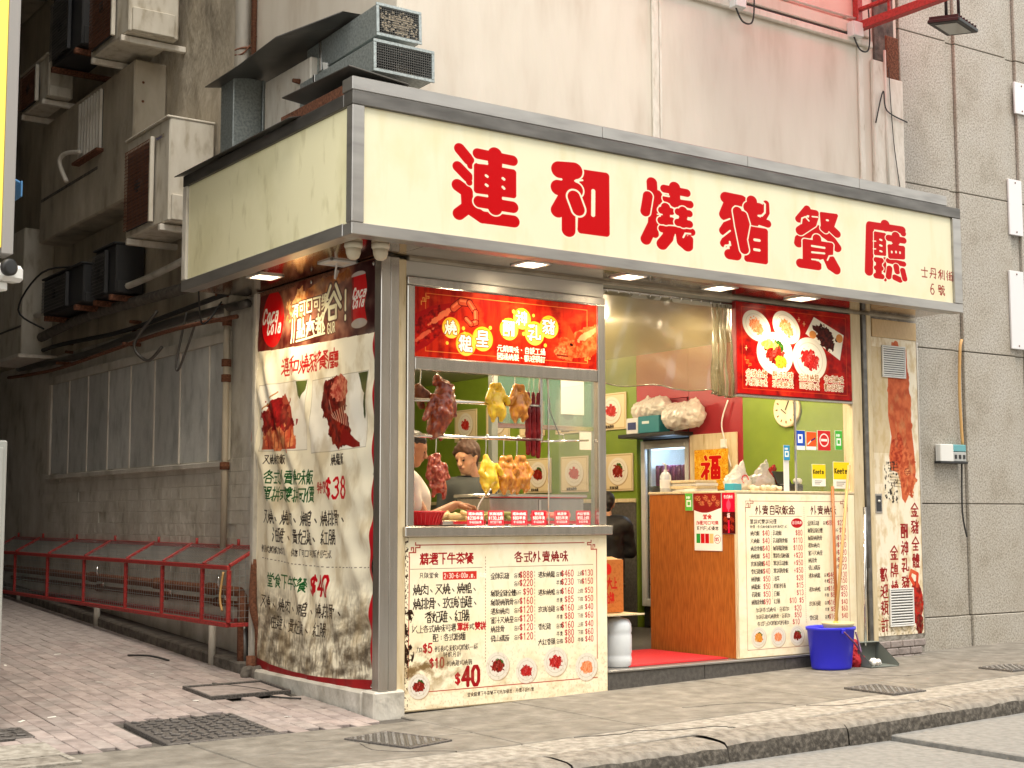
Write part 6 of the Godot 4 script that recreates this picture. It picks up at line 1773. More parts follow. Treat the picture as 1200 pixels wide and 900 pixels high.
	bx(pt, "round_notice", Vector3(2.95, 1.8, -1.884), Vector3(3.08, 1.98, -1.88), M.paper, 0.001)
	var sh := thing("kitchen_shelf", "dark loaded shelf against the kitchen's far wall", "shelf", Vector3(0.5, 0.166, -3.6))
	for y in [0.6, 1.1, 1.6, 2.05]:
		bx(sh, "board", Vector3(-0.38, y, -0.2), Vector3(1.3, y + 0.03, 0.2), M.steel_dark, 0.003)
		for i in 6:
			put(sh, "stacked_box", bevel_mesh(Vector3(0.2, 0.26 + 0.05 * ((i * 7) % 3), 0.28), 0.01), [M.ac_dark, M.steel_dark, flat(L(.12, .05, .03), 0.7), flat(L(.25, .22, .17), 0.7)][(i + int(y * 10)) % 4], Vector3(-0.22 + i * 0.26, y + 0.19, 0))
	for q in [Vector3(-0.37, 0, -0.19), Vector3(1.28, 0, -0.19), Vector3(-0.37, 0, 0.19), Vector3(1.28, 0, 0.19)]:
		bx(sh, "post", q - Vector3(0.015, 0, 0.015), q + Vector3(0.015, 2.4, 0.015), M.steel_dark, 0.003)
	# ceiling lamps
	var q := 0
	for p in [Vector3(0.9, 2.797, -0.75), Vector3(2.5, 2.797, -1.1), Vector3(3.75, 2.797, -0.7), Vector3(1.2, 2.797, -2.6), Vector3(3.3, 2.797, -2.9), Vector3(3.3, 2.797, -4.6), Vector3(1.3, 2.797, -4.8)]:
		var o := thing("ceiling_spot", ["round ceiling lamp over the cook's table", "round ceiling lamp inside the doorway", "round ceiling lamp over the till", "round ceiling lamp over the back kitchen", "round ceiling lamp before the fridge", "round ceiling lamp by the dish photos", "round ceiling lamp at the far end of the kitchen"][q], "ceiling lamp", p)
		var m := flat(Color(1, 0.96, 0.9), 0.4)
		m.emission_enabled = true
		m.emission = Color(1.0, 0.9, 0.74)
		m.emission_energy_multiplier = 2.5
		put(o, "ring", lathe([Vector2(0.06, -0.006), Vector2(0.085, -0.008), Vector2(0.09, 0.0)], 20), M.plastic_white)
		put(o, "lens", lathe([Vector2(0, -0.004), Vector2(0.06, -0.004), Vector2(0.06, 0.0), Vector2(0, 0)], 20), m)
		lamp(o, Vector3(0, -0.03, 0), [1.0, 0.62, 0.66, 0.36, 0.6, 0.6, 0.25][q], Color(1.0, 0.9, 0.74), 0.12, "lamp_light")
		q += 1

func lamp(parent: Node3D, at: Vector3, energy: float, col: Color, size: float, called: String) -> void:
	var l := OmniLight3D.new()
	l.name = called
	l.position = at
	l.light_energy = energy
	l.light_color = col
	l.light_size = size
	l.omni_range = 12
	l.omni_attenuation = 2
	l.shadow_enabled = true
	parent.add_child(l)

func film(col: Color) -> StandardMaterial3D:
	var m := StandardMaterial3D.new()
	m.albedo_color = col
	m.roughness = 0.25
	if col.a < 0.9:
		m.transparency = BaseMaterial3D.TRANSPARENCY_ALPHA
	else:
		m.albedo_color.a = 1.0
	return m

func wall_mat(k: int) -> Material:
	var key := "wall_dish%d" % k
	if not M.has(key):
		M[key] = print_mat(wall_dish_print(k), 0.4)
	return M[key]
# ---------------------------------------------------------------- roof of the sign
func duct(called: String, label: String, x0: float, x1: float, y0: float, y1: float, zf: float, length: float, tilt: float, clogged: bool) -> void:
	var o := thing(called, label, "duct", Vector3((x0 + x1) / 2, (y0 + y1) / 2, zf))
	o.rotation.x = tilt
	var w := x1 - x0
	var h := y1 - y0
	var t := 0.006
	bx(o, "side_sheet", Vector3(-w / 2, -h / 2, -length), Vector3(-w / 2 + t, h / 2, 0), M.galv, 0.002)
	bx(o, "side_sheet", Vector3(w / 2 - t, -h / 2, -length), Vector3(w / 2, h / 2, 0), M.galv, 0.002)
	bx(o, "top_sheet", Vector3(-w / 2 + t, h / 2 - t, -length), Vector3(w / 2 - t, h / 2, 0.004), M.galv, 0.002)
	bx(o, "bottom_sheet", Vector3(-w / 2 + t, -h / 2, -length), Vector3(w / 2 - t, -h / 2 + t, 0.004), M.galv, 0.002)
	bx(o, "flange", Vector3(-w / 2 - 0.008, h / 2 - 0.012, 0.005), Vector3(w / 2 + 0.008, h / 2 + 0.008, 0.016), M.galv, 0.002)
	bx(o, "flange", Vector3(-w / 2 - 0.008, -h / 2 - 0.008, 0.005), Vector3(w / 2 + 0.008, -h / 2 + 0.012, 0.016), M.galv, 0.002)
	bx(o, "flange", Vector3(-w / 2 - 0.008, -h / 2 + 0.013, 0.005), Vector3(-w / 2 + 0.012, h / 2 - 0.013, 0.016), M.galv, 0.002)
	bx(o, "flange", Vector3(w / 2 - 0.012, -h / 2 + 0.013, 0.005), Vector3(w / 2 + 0.008, h / 2 - 0.013, 0.016), M.galv, 0.002)
	bx(o, "seam", Vector3(-w / 2 - 0.006, -h / 2 - 0.006, -length * 0.8), Vector3(-w / 2 - 0.001, h / 2 + 0.006, -length * 0.8 + 0.025), M.steel, 0.002)
	var st := begin()
	var n := int(w / 0.016)
	for i in n:
		add_bevel(st, Vector3(0.0035, h - 0.03, 0.003), 0.0008, Vector3(-w / 2 + 0.016 + i * (w - 0.032) / (n - 1), 0, 0.007))
	var m := int(h / 0.016)
	for i in m:
		add_bevel(st, Vector3(w - 0.03, 0.0035, 0.003), 0.0008, Vector3(0, -h / 2 + 0.016 + i * (h - 0.032) / (m - 1), 0.0105))
	put(o, "mesh_screen", done(st), M.steel_dark)
	if clogged:   # lint caked on the screen
		var cl := begin()
		for i in 260:
			var p := Vector2(rng.randfn(0, 0.28), rng.randfn(0, 0.26))
			if absf(p.x) < 0.47 and absf(p.y) < 0.45:
				add_bevel(cl, Vector3(0.013, 0.013, 0.003), 0.001, Vector3(p.x * (w - 0.03), p.y * (h - 0.03), 0.0085))
		put(o, "lint", done(cl), flat(L(.33, .28, .21), 0.95))
	bx(o, "back_sheet", Vector3(-w / 2 + 0.01, -h / 2 + 0.01, -length), Vector3(w / 2 - 0.01, h / 2 - 0.01, -length + 0.01), M.galv, 0.002)

func roof_ducts() -> void:
	duct("exhaust_duct", "upper galvanised exhaust duct with a dust clogged mesh mouth on the sign roof", -0.27, 0.045, 4.23, 4.43, 0.2, 0.95, -0.04, true)
	duct("exhaust_duct", "lower galvanised exhaust duct with a clean dark mesh mouth on the sign roof", -0.345, 0.08, 3.962, 4.152, 0.3, 1.0, -0.02, false)
	var v := thing("riser_duct", "upright galvanised duct standing on the sign roof beside the alley", "duct", Vector3(-0.41, 3.745, -1.5))
	put(v, "riser", bevel_mesh(Vector3(0.22, 0.6, 0.22), 0.006), M.galv, Vector3(0, 0.3, 0))
	put(v, "base_flange", bevel_mesh(Vector3(0.26, 0.03, 0.26), 0.004), M.steel_dark, Vector3(0, 0.016, 0))
	put(v, "side_flange", bevel_mesh(Vector3(0.02, 0.6, 0.24), 0.004), M.galv, Vector3(0.122, 0.3, 0))
	var b := thing("duct_box", "white painted plenum box joining the exhaust ducts on the sign roof", "duct", Vector3(-0.17, 3.745, -0.95))
	put(b, "plenum", bevel_mesh(Vector3(0.3, 0.56, 0.7), 0.01), M.white_paint, Vector3(0, 0.28, 0))
	put(b, "lagging", bevel_mesh(Vector3(0.2, 0.17, 0.3), 0.02), M.white_paint, Vector3(-0.06, 0.3, 0.5))
	put(b, "torn_strip", bevel_mesh(Vector3(0.012, 0.1, 0.05), 0.002), M.paper, Vector3(-0.12, 0.42, 0.52), Vector3(0.3, 0.2, 0.4))
	put(b, "rusty_bolt", lathe([Vector2(0, 0), Vector2(0.02, 0), Vector2(0.014, 0.05), Vector2(0, 0.05)], 8), M.rust, Vector3(-0.155, 0.42, 0.2), Vector3(0, 0, PI / 2))
	var s := thing("tin_sheet", "long bent tin sheet roofing the exhaust ducts on the sign roof", "roof sheet")
	var st := begin()
	var prof := [Vector3(-0.64, 4.29, -1.62), Vector3(-0.62, 4.31, -1.1), Vector3(-0.6, 4.36, -0.55), Vector3(-0.35, 4.45, -0.1)]
	var back := [Vector3(-0.03, 4.40, -1.66), Vector3(-0.03, 4.42, -1.1), Vector3(-0.03, 4.45, -0.55), Vector3(-0.03, 4.465, -0.1)]
	for i in 3:
		var up := Vector3(0, 0.006, 0)
		quad_out(st, prof[i] + up, prof[i + 1] + up, back[i + 1] + up, back[i] + up, Vector3(-0.3, 4, -0.8))
		quad_out(st, prof[i], prof[i + 1], back[i + 1], back[i], Vector3(-0.3, 5, -0.8))
		quad_out(st, prof[i], prof[i + 1], prof[i + 1] + up, prof[i] + up, Vector3(0, 4.3, -0.8))
	put(s, "sheet", done(st), M.steel_dark)
	put(s, "strut", tube([Vector3(-0.3, 4.32, -1.5), Vector3(-0.3, 4.36, -1.5)], 0.012, 6), M.rust)
	put(s, "strut", tube([Vector3(-0.1, 4.3, -0.7), Vector3(-0.1, 4.44, -0.7)], 0.012, 6), M.rust)

# ---------------------------------------------------------------- alley side
func ac_unit(label: String, a: Vector3, c: Vector3, dark: bool, mark: bool) -> void:   # grille towards the alley (-x)
	var o := thing("air_conditioner", label, "air conditioner", Vector3((a.x + c.x) / 2, a.y, (a.z + c.z) / 2), 0.0, "outdoor air conditioners along the alley")
	var s := c - a
	var shell: Material = M.ac_dark if dark else M.ac_white  # dark units carry the low light of their spot in a black shell
	put(o, "casing", bevel_mesh(s - Vector3(0.02, 0.02, 0.0), 0.012), shell, Vector3(0.01, s.y / 2, 0))
	put(o, "lid", bevel_mesh(Vector3(s.x + 0.01, 0.02, s.z + 0.012), 0.006), shell, Vector3(0, s.y - 0.005, 0))
	var gw := s.z * 0.6
	var gh := s.y * 0.78
	var gc := Vector3(-s.x / 2, s.y * 0.46, -s.z * 0.12)
	put(o, "fan_recess", bevel_mesh(Vector3(0.012, gh, gw), 0.004), M.ac_dark, gc + Vector3(0.002, 0, 0))
	put(o, "fan_hub", lathe([Vector2(0, 0), Vector2(0.07, 0), Vector2(0.05, 0.02), Vector2(0, 0.02)], 16), M.ac_dark, gc + Vector3(-0.005, 0, 0), Vector3(0, 0, PI / 2))
	var st := begin()
	var n := int(gw / 0.03)
	for i in n + 1:
		add_bevel(st, Vector3(0.005, gh, 0.005), 0.001, gc + Vector3(-0.022, 0, -gw / 2 + gw * i / n))
	n = int(gh / 0.03)
	for i in n + 1:
		add_bevel(st, Vector3(0.005, 0.005, gw), 0.001, gc + Vector3(-0.028, -gh / 2 + gh * i / n, 0))
	put(o, "fan_guard", done(st), M.rust if not dark else M.steel_dark)
	put(o, "guard_frame", bevel_mesh(Vector3(0.035, gh + 0.03, 0.03), 0.004), shell, gc + Vector3(-0.015, 0, gw / 2 + 0.015))
	put(o, "valve_cover", bevel_mesh(Vector3(s.x * 0.8, s.y * 0.24, 0.03), 0.006), shell, Vector3(0, s.y * 0.14, s.z / 2 + 0.012))
	for dz in [-s.z * 0.38, s.z * 0.38]:
		put(o, "bracket_arm", bevel_mesh(Vector3(-a.x + 0.02, 0.05, 0.05), 0.004), M.white_paint if not dark else M.rust, Vector3(-(a.x + c.x) / 2 + a.x / 2, -0.028, dz))
	if mark:
		var img := sheet(128, 24, Color(0.62, 0.58, 0.5))
		write(img, "Panasonic", 2, 3, 18, Color(0.08, 0.12, 0.4), 0.09, 1.0)
		put(o, "maker_mark", print_mesh(Vector3(0, 0, 0.18), Vector3(0, -0.034, 0)), print_mat(img, 0.5), Vector3(-s.x / 2 + 0.008, s.y * 0.86, s.z * 0.22))

func alley_wall_things() -> void:
	var b: Node = get_node("corner_building")
	# cantilevered concrete balcony box over the alley
	bx(b, "balcony_box", Vector3(-0.3, 4.0, -6.65), Vector3(-0.002, 5.22, -4.0), M.concrete_old, 0.015)
	bx(b, "balcony_groove", Vector3(-0.306, 4.42, -6.6), Vector3(-0.3, 4.45, -4.9), M.dark_concrete, 0.002)
	for q in [[Vector3(-0.22, 4.85, -3.998), 0], [Vector3(-0.22, 5.02, -3.998), 0]]:
		put(b, "bolt_hole", lathe([Vector2(0, 0), Vector2(0.012, 0), Vector2(0.012, 0.004), Vector2(0, 0.004)], 8), M.rust, q[0], Vector3(PI / 2, 0, 0))
	# panelled window band: eight white painted panels in a frame
	bx(b, "window_band_head", Vector3(-0.03, 2.60, -7.05), Vector3(-0.002, 2.68, -2.5), M.alley_wall, 0.004)
	bx(b, "window_band_sill", Vector3(-0.045, 1.615, -7.05), Vector3(-0.002, 1.66, -2.5), M.alley_wall, 0.006)
	bx(b, "window_band_jamb", Vector3(-0.03, 1.662, -7.06), Vector3(-0.002, 2.598, -6.99), M.white_paint, 0.004)
	bx(b, "window_band_jamb", Vector3(-0.03, 1.662, -2.57), Vector3(-0.002, 2.598, -2.5), M.alley_wall, 0.004)
	var zs := [-6.985, -6.421, -5.848, -5.266, -4.679, -4.093, -3.512, -2.906, -2.575]
	for i in 8:
		bx(b, "window_panel", Vector3(-0.012, 1.663, zs[i] + 0.004), Vector3(-0.002, 2.597, zs[i + 1] - 0.004), grey_panel(i), 0.003)
		if i > 0:
			bx(b, "glazing_bar", Vector3(-0.024, 1.663, zs[i] - 0.012), Vector3(-0.0125, 2.597, zs[i] + 0.012), M.white_paint, 0.003)
	# pipes
	var dp := thing("drain_pipe", "rusty cast iron drainpipe with collars beside the panelled window", "pipe")
	put(dp, "pipe", tube([Vector3(-0.06, 0.9, -2.48), Vector3(-0.06, 2.86, -2.48)], 0.026, 12), M.concrete_old)
	for y in [1.62, 2.3, 2.42, 2.74]:
		put(dp, "collar", lathe([Vector2(0.027, -0.03), Vector2(0.038, -0.028), Vector2(0.038, 0.028), Vector2(0.027, 0.03)], 12), M.rust, Vector3(-0.06, y, -2.48))
	var vp := thing("soil_pipe", "thick cream painted soil pipe rising at the building's alley corner", "pipe")
	put(vp, "pipe", tube([Vector3(-0.075, 3.0, -2.25), Vector3(-0.075, 16, -2.25)], 0.058, 16), M.white_paint)
	put(vp, "tie_wire", tube(curve([Vector3(-0.135, 4.84, -2.25), Vector3(-0.09, 4.85, -2.185), Vector3(-0.01, 4.87, -2.2)]), 0.008, 6), M.rust)
	put(vp, "tie_wire", tube(curve([Vector3(-0.135, 4.80, -2.25), Vector3(-0.09, 4.81, -2.185), Vector3(0.0, 4.95, -2.15)]), 0.006, 6), M.rust)
	var vp2 := thing("rusty_riser", "thin dark rusty riser pipe beside the cream soil pipe", "pipe")
	put(vp2, "pipe", tube([Vector3(-0.03, 3.0, -2.14), Vector3(-0.03, 16, -2.14)], 0.022, 10), M.rust)
	put(vp2, "clip", bevel_mesh(Vector3(0.03, 0.03, 0.07), 0.004), M.rust, Vector3(-0.018, 4.75, -2.14))
	var bundle := [[2.84, 0.035, "thick sagging dark pipe running along the alley wall"], [2.94, 0.022, "thin dark conduit above the sagging pipe on the alley wall"], [3.12, 0.05, "lagged black pipe run high on the alley wall"], [2.74, 0.018, "thin rusty gas pipe just over the panelled window"], [3.3, 0.03, "dusty grey cable duct near the overhang above the alley"]]
	for i in bundle.size():
		var q: Array = bundle[i]
		var o := thing("wall_pipe", q[2], "pipe")
		var pts := []
		for k in 9:
			pts.append(Vector3(-0.06 - 0.03 * i + 0.012 * sin(k * 1.7 + i), q[0] + 0.03 * sin(k * 0.9 + i * 2.0), -2.1 - k * 0.75))
		put(o, "pipe", tube(curve(pts, 4), q[1], 8), [M.steel_dark, M.cable, M.dark_concrete, M.rust, M.alley_wall][i])
		for k in 3:
			put(o, "pipe_clip", bevel_mesh(Vector3(0.08 + 0.03 * i, 0.03, 0.025), 0.004), M.rust, Vector3(-0.04 - 0.015 * i, q[0] + q[1] + 0.01, -2.6 - k * 1.9))
	for i in 4:
		var c := thing("hanging_cable", ["black cable looping under the dark wall unit", "dull hose end drooping from the alley pipes", "thin cable sagging below the sign's alley end", "knotted cable hanging over the panelled window"][i], "cable")
		var p: Array = [[Vector3(-0.32, 3.55, -5.2), Vector3(-0.45, 3.6, -6.0), Vector3(-0.5, 3.3, -6.6), Vector3(-0.3, 3.1, -6.4)], [Vector3(-0.2, 2.95, -3.6), Vector3(-0.28, 2.7, -3.9), Vector3(-0.2, 2.55, -3.8), Vector3(-0.15, 2.65, -3.6)], [Vector3(-0.5, 2.9, -2.0), Vector3(-0.35, 2.7, -2.3), Vector3(-0.2, 2.75, -2.5), Vector3(-0.1, 2.9, -2.5)], [Vector3(-0.1, 2.9, -3.2), Vector3(-0.14, 2.5, -3.3), Vector3(-0.13, 2.45, -3.25), Vector3(-0.1, 2.8, -3.0)]][i]
		put(c, "cable", tube(curve(p), [0.01, 0.014, 0.007, 0.010][i], 7), [M.cable, M.steel_dark, M.cable, M.steel_dark][i])
	# outdoor units
	ac_unit("large cream outdoor air conditioner with rusty grille beside the sign's alley end", Vector3(-0.43, 3.56, -3.82), Vector3(-0.03, 4.42, -2.86), false, true)
	ac_unit("cream outdoor air conditioner on a rusty bracket above the concrete balcony box", Vector3(-0.56, 5.27, -4.45), Vector3(-0.1, 6.1, -3.5), false, false)
	ac_unit("outdoor air conditioner coloured dark as if in shade behind the bracketed one above the balcony box", Vector3(-0.56, 5.5, -5.6), Vector3(-0.2, 6.2, -4.72), true, false)
	ac_unit("small pale outdoor air conditioner on a white strut far along the alley", Vector3(-0.56, 5.26, -6.55), Vector3(-0.3, 5.69, -5.68), false, false)
	ac_unit("louvred outdoor unit coloured black as if in shade under the concrete overhang", Vector3(-0.36, 3.2, -6.3), Vector3(-0.02, 3.58, -5.1), true, false)
	ac_unit("small unit coloured dark as if in shade beside the louvred one under the overhang", Vector3(-0.3, 3.2, -4.95), Vector3(-0.02, 3.66, -4.4), true, false)
	var wb := thing("riser_casing", "tall narrow pale riser casing at the alley's dark end", "casing")
	bx(wb, "casing", Vector3(-0.32, 2.9, -8.2), Vector3(-0.002, 4.25, -7.1), M.ac_white, 0.01)
	bx(wb, "shelf_arm", Vector3(-0.4, 2.86, -8.0), Vector3(-0.002, 2.898, -6.9), M.white_paint, 0.005)
	bx(wb, "seam", Vector3(-0.326, 3.2, -8.19), Vector3(-0.3205, 3.22, -7.11), M.steel_dark, 0.001)
	var dp2 := thing("far_soil_pipe", "olive stained soil pipe in the dark far end of the alley", "pipe")
	put(dp2, "pipe", tube([Vector3(-0.25, 3.5, -8.4), Vector3(-0.25, 14, -8.4)], 0.09, 14), M.concrete_old)
	for y in [5.6, 6.6]:
		put(dp2, "collar", lathe([Vector2(0.09, -0.05), Vector2(0.105, -0.045), Vector2(0.105, 0.045), Vector2(0.09, 0.05)], 14), M.concrete_old, Vector3(-0.25, y, -8.4))
	var sl := thing("slatted_vent", "white slatted vent with a broken bracket on the concrete balcony box", "vent", Vector3(-0.302, 4.87, -5.1))
	put(sl, "back", bevel_mesh(Vector3(0.01, 0.56, 0.62), 0.002), M.ac_dark)
	for i in 8:
		put(sl, "slat", bevel_mesh(Vector3(0.03, 0.56, 0.035), 0.005), M.white_paint, Vector3(-0.016, 0, -0.29 + i * 0.083))
	put(sl, "sill", bevel_mesh(Vector3(0.08, 0.03, 0.7), 0.005), M.rust, Vector3(-0.03, -0.3, 0))
	put(sl, "bent_pipe", tube(curve([Vector3(-0.05, -0.22, -0.15), Vector3(-0.1, -0.18, -0.45), Vector3(-0.12, -0.25, -0.55), Vector3(-0.08, -0.45, -0.45)]), 0.022, 8), M.white_paint)
	# red cage over the pipes at the foot of the wall
	var cg := thing("pipe_cage", "long red steel mesh cage over pipes at the foot of the alley wall", "cage")
	var z0 := -8.1
	var z1 := -1.87
	var xf := -0.28
	for q in [[Vector3(xf, 0.45, z0), Vector3(xf, 0.45, z1)], [Vector3(xf, 0.86, z0), Vector3(xf, 0.86, z1)], [Vector3(-0.03, 1.0, z0), Vector3(-0.03, 1.0, z1)], [Vector3(-0.03, 0.45, z0), Vector3(-0.03, 0.45, z1)]]:
		bx(cg, "rail", q[0] - Vector3(0.016, 0.016, 0), q[1] + Vector3(0.016, 0.016, 0), M.red_paint, 0.004)
	var wires := begin()
	for z in [-8.08, -7.2, -6.116, -5.041, -3.972, -3.147, -2.347, -1.867]:
		bx(cg, "post", Vector3(xf - 0.014, 0.468, z - 0.014), Vector3(xf + 0.014, 0.842, z + 0.014), M.red_paint, 0.003)
		var bar := put(cg, "lid_bar", bevel_mesh(Vector3(0.28, 0.024, 0.028), 0.003), M.red_paint, Vector3(-0.155, 0.945, z))
		bar.rotation.z = atan2(0.14, 0.25)
		put(cg, "lid_hinge", lathe([Vector2(0, -0.03), Vector2(0.012, -0.03), Vector2(0.012, 0.03), Vector2(0, 0.03)], 8), M.red_paint, Vector3(-0.02, 1.03, z + 0.06), Vector3(0, 0, 0))
	bx(cg, "end_bar", Vector3(-0.262, 0.436, z1 - 0.012), Vector3(-0.05, 0.464, z1 + 0.012), M.red_paint, 0.003)
	bx(cg, "end_post", Vector3(-0.045, 0.468, z1 - 0.014), Vector3(-0.017, 0.98, z1 + 0.014), M.red_paint, 0.003)
	var zz := z0 + 0.04
	while zz < z1:
		add_bevel(wires, Vector3(0.002, 0.37, 0.002), 0.0004, Vector3(xf + 0.003, 0.655, zz))
		add_bevel(wires, Vector3(0.27, 0.002, 0.002), 0.0004, Vector3(-0.155, 0.945, zz), Basis(Vector3.BACK, atan2(0.14, 0.25)))
		zz += 0.05
	for i in 7:
		add_bevel(wires, Vector3(0.003, 0.003, z1 - z0), 0.0006, Vector3(xf + 0.006, 0.5 + i * 0.05, (z0 + z1) / 2))
	for i in 5:
		add_bevel(wires, Vector3(0.003, 0.003, z1 - z0), 0.0006, Vector3(-0.25 + i * 0.05, 0.897 + i * 0.028, (z0 + z1) / 2))
	for i in 5:
		add_bevel(wires, Vector3(0.003, 0.45, 0.003), 0.0006, Vector3(-0.24 + i * 0.045, 0.70, z1))
	for i in 9:
		add_bevel(wires, Vector3(0.23, 0.003, 0.003), 0.0006, Vector3(-0.155, 0.5 + i * 0.05, z1))
	put(cg, "wire_mesh", done(wires), M.galv)
	for q in [[-2.33, 0.0], [-4.9, 0.0], [-7.3, 0.0]]:
		put(cg, "leg", tube([Vector3(-0.2, ya(q[0]) - 0.02, q[0]), Vector3(-0.2, 0.45, q[0])], 0.028, 10), M.alley_wall)
	put(cg, "chain", tube(curve([Vector3(xf - 0.02, 0.83, -1.92), Vector3(xf - 0.03, 0.65, -1.95), Vector3(xf - 0.02, 0.55, -1.93)]), 0.009, 6), M.bamboo)
	for q in [[0.68, 0.036, -0.14, "fat rusty water main lying inside the red cage"], [0.58, 0.022, -0.08, "thinner rusty pipe behind the main inside the red cage"]]:
		var p := thing("water_pipe", q[3], "pipe")
		put(p, "pipe", tube([Vector3(q[2], q[0], -8.0), Vector3(q[2], q[0], -1.98), Vector3(q[2], q[0] - 0.03, -1.94), Vector3(q[2], ya(-1.94), -1.93)], q[1], 10), M.rust)
		for z in [-2.5, -3.6, -5.2]:
			put(p, "joint", lathe([Vector2(q[1], -0.05), Vector2(q[1] + 0.014, -0.045), Vector2(q[1] + 0.014, 0.045), Vector2(q[1], 0.05)], 10), M.rust, Vector3(q[2], q[0], z), Vector3(PI / 2, 0, 0))
			put(p, "valve", tube(curve([Vector3(q[2], q[0], z + 0.2), Vector3(q[2] - 0.04, q[0] + 0.05, z + 0.22), Vector3(q[2] - 0.03, q[0] + 0.1, z + 0.2)], 4), 0.012, 6), M.chrome)
	var vs := thing("stand_pipe", "short rusted standpipes and taps at the cage's end by the banner", "pipe", Vector3(-0.1, ya(-1.75), -1.78))
	put(vs, "pipe", tube(curve([Vector3(0.02, 0, 0), Vector3(0.01, 0.3, 0.02), Vector3(-0.03, 0.5, 0), Vector3(0.0, 0.82, -0.04)]), 0.03, 8), M.rust)
	put(vs, "pipe", tube([Vector3(-0.06, -0.02, 0.05), Vector3(-0.06, 0.14, 0.05)], 0.035, 10), M.rust)
	put(vs, "pipe", tube([Vector3(-0.02, 0, -0.12), Vector3(-0.03, 0.36, -0.14)], 0.022, 8), M.steel_dark)
	put(vs, "rubble", skin([[Vector3(-0.1, 0.02, 0.08), Vector3(0.06, 0.02, 0.1), 0.05, 0.06]], 0.014, 0.03, 0.03, 14.0, 8), M.dark_concrete)
	banner()
	# left edge of the picture: lit projecting sign, camera, cabinet and awning on the facing building
	var ys := thing("projecting_sign", "tall yellow lit sign box with a grey edge on the building across the alley", "sign", Vector3(-2.42, 2.62, 0.1))
	var yl := flat(Color(0.95, 0.85, 0.35), 0.4)
	yl.emission_enabled = true
	yl.emission = Color(1.0, 0.86, 0.42)
	yl.emission_energy_multiplier = 0.12
	put(ys, "lit_face", bevel_mesh(Vector3(0.4, 3.9, 0.012), 0.003), yl, Vector3(-0.262, 1.98, 0.0))
	put(ys, "box_body", bevel_mesh(Vector3(0.462, 3.96, 0.14), 0.004), flat(L(.24, .23, .22), 0.5), Vector3(-0.231, 1.98, -0.08))
	put(ys, "edge_frame", bevel_mesh(Vector3(0.06, 3.96, 0.02), 0.003), flat(L(.30, .285, .275), 0.45), Vector3(-0.03, 1.98, 0.001))
	put(ys, "arm", bevel_mesh(Vector3(0.04, 0.04, 0.4), 0.003), M.steel_dark, Vector3(-0.3, 0.9, -0.34))
	put(ys, "arm", bevel_mesh(Vector3(0.04, 0.04, 0.4), 0.003), M.steel_dark, Vector3(-0.3, 3.2, -0.34))
	var cv := thing("bullet_camera", "white bullet security camera below the yellow sign box", "security camera", Vector3(-2.44, 2.52, 0.08), 0.4)
	put(cv, "camera_body", bevel_mesh(Vector3(0.16, 0.09, 0.1), 0.02), M.plastic_white)
	put(cv, "lens_ring", lathe([Vector2(0, 0), Vector2(0.045, 0), Vector2(0.045, 0.03), Vector2(0.03, 0.035), Vector2(0, 0.028)], 18), M.black, Vector3(-0.04, 0.02, 0.05), Vector3(PI / 2, 0, 0))
	put(cv, "mount", bevel_mesh(Vector3(0.06, 0.05, 0.4), 0.008), M.plastic_white, Vector3(-0.02, -0.07, -0.2))
	var kb := thing("grey_cabinet", "pale grey metal cabinet against the building across the alley", "cabinet", Vector3(-2.49, ya(-0.65), -0.66))
	put(kb, "cabinet_body", bevel_mesh(Vector3(0.49, 1.62, 0.3), 0.008), flat(L(.40, .41, .39), 0.5), Vector3(0, 0.81, 0))
	put(kb, "door", bevel_mesh(Vector3(0.44, 1.5, 0.012), 0.004), flat(L(.43, .44, .42), 0.45), Vector3(0, 0.83, 0.156))
	put(kb, "handle", bevel_mesh(Vector3(0.02, 0.1, 0.02), 0.004), M.chrome, Vector3(-0.18, 0.9, 0.168))
	var aw := thing("blue_awning", "small bright blue awning flap over the alley behind the yellow sign", "awning")
	var bl := flat(L(.10, .30, .62), 0.5)
	put(aw, "flap", bevel_mesh(Vector3(0.7, 0.012, 0.5), 0.003), bl, Vector3(-2.39, 3.43, -1.3), Vector3(0, 0, -0.42))
	put(aw, "valance", bevel_mesh(Vector3(0.01, 0.10, 0.5), 0.003), bl, Vector3(-2.06, 3.25, -1.3))

func grey_panel(i: int) -> Material:
	var k := "panel%d" % (i % 3)
	if not M.has(k):
		var t: float = [1.0, 0.9, 0.82][i % 3]
		M[k] = grain([[0.0, L(.36 * t, .37 * t, .36 * t)], [0.45, L(.54 * t, .55 * t, .535 * t)], [1.0, L(.63 * t, .635 * t, .615 * t)]], 0.012, Vector3(0.8, 0.3, 0.8), 0.6, 0, 0.2, 5, 70 + i)
	return M[k]

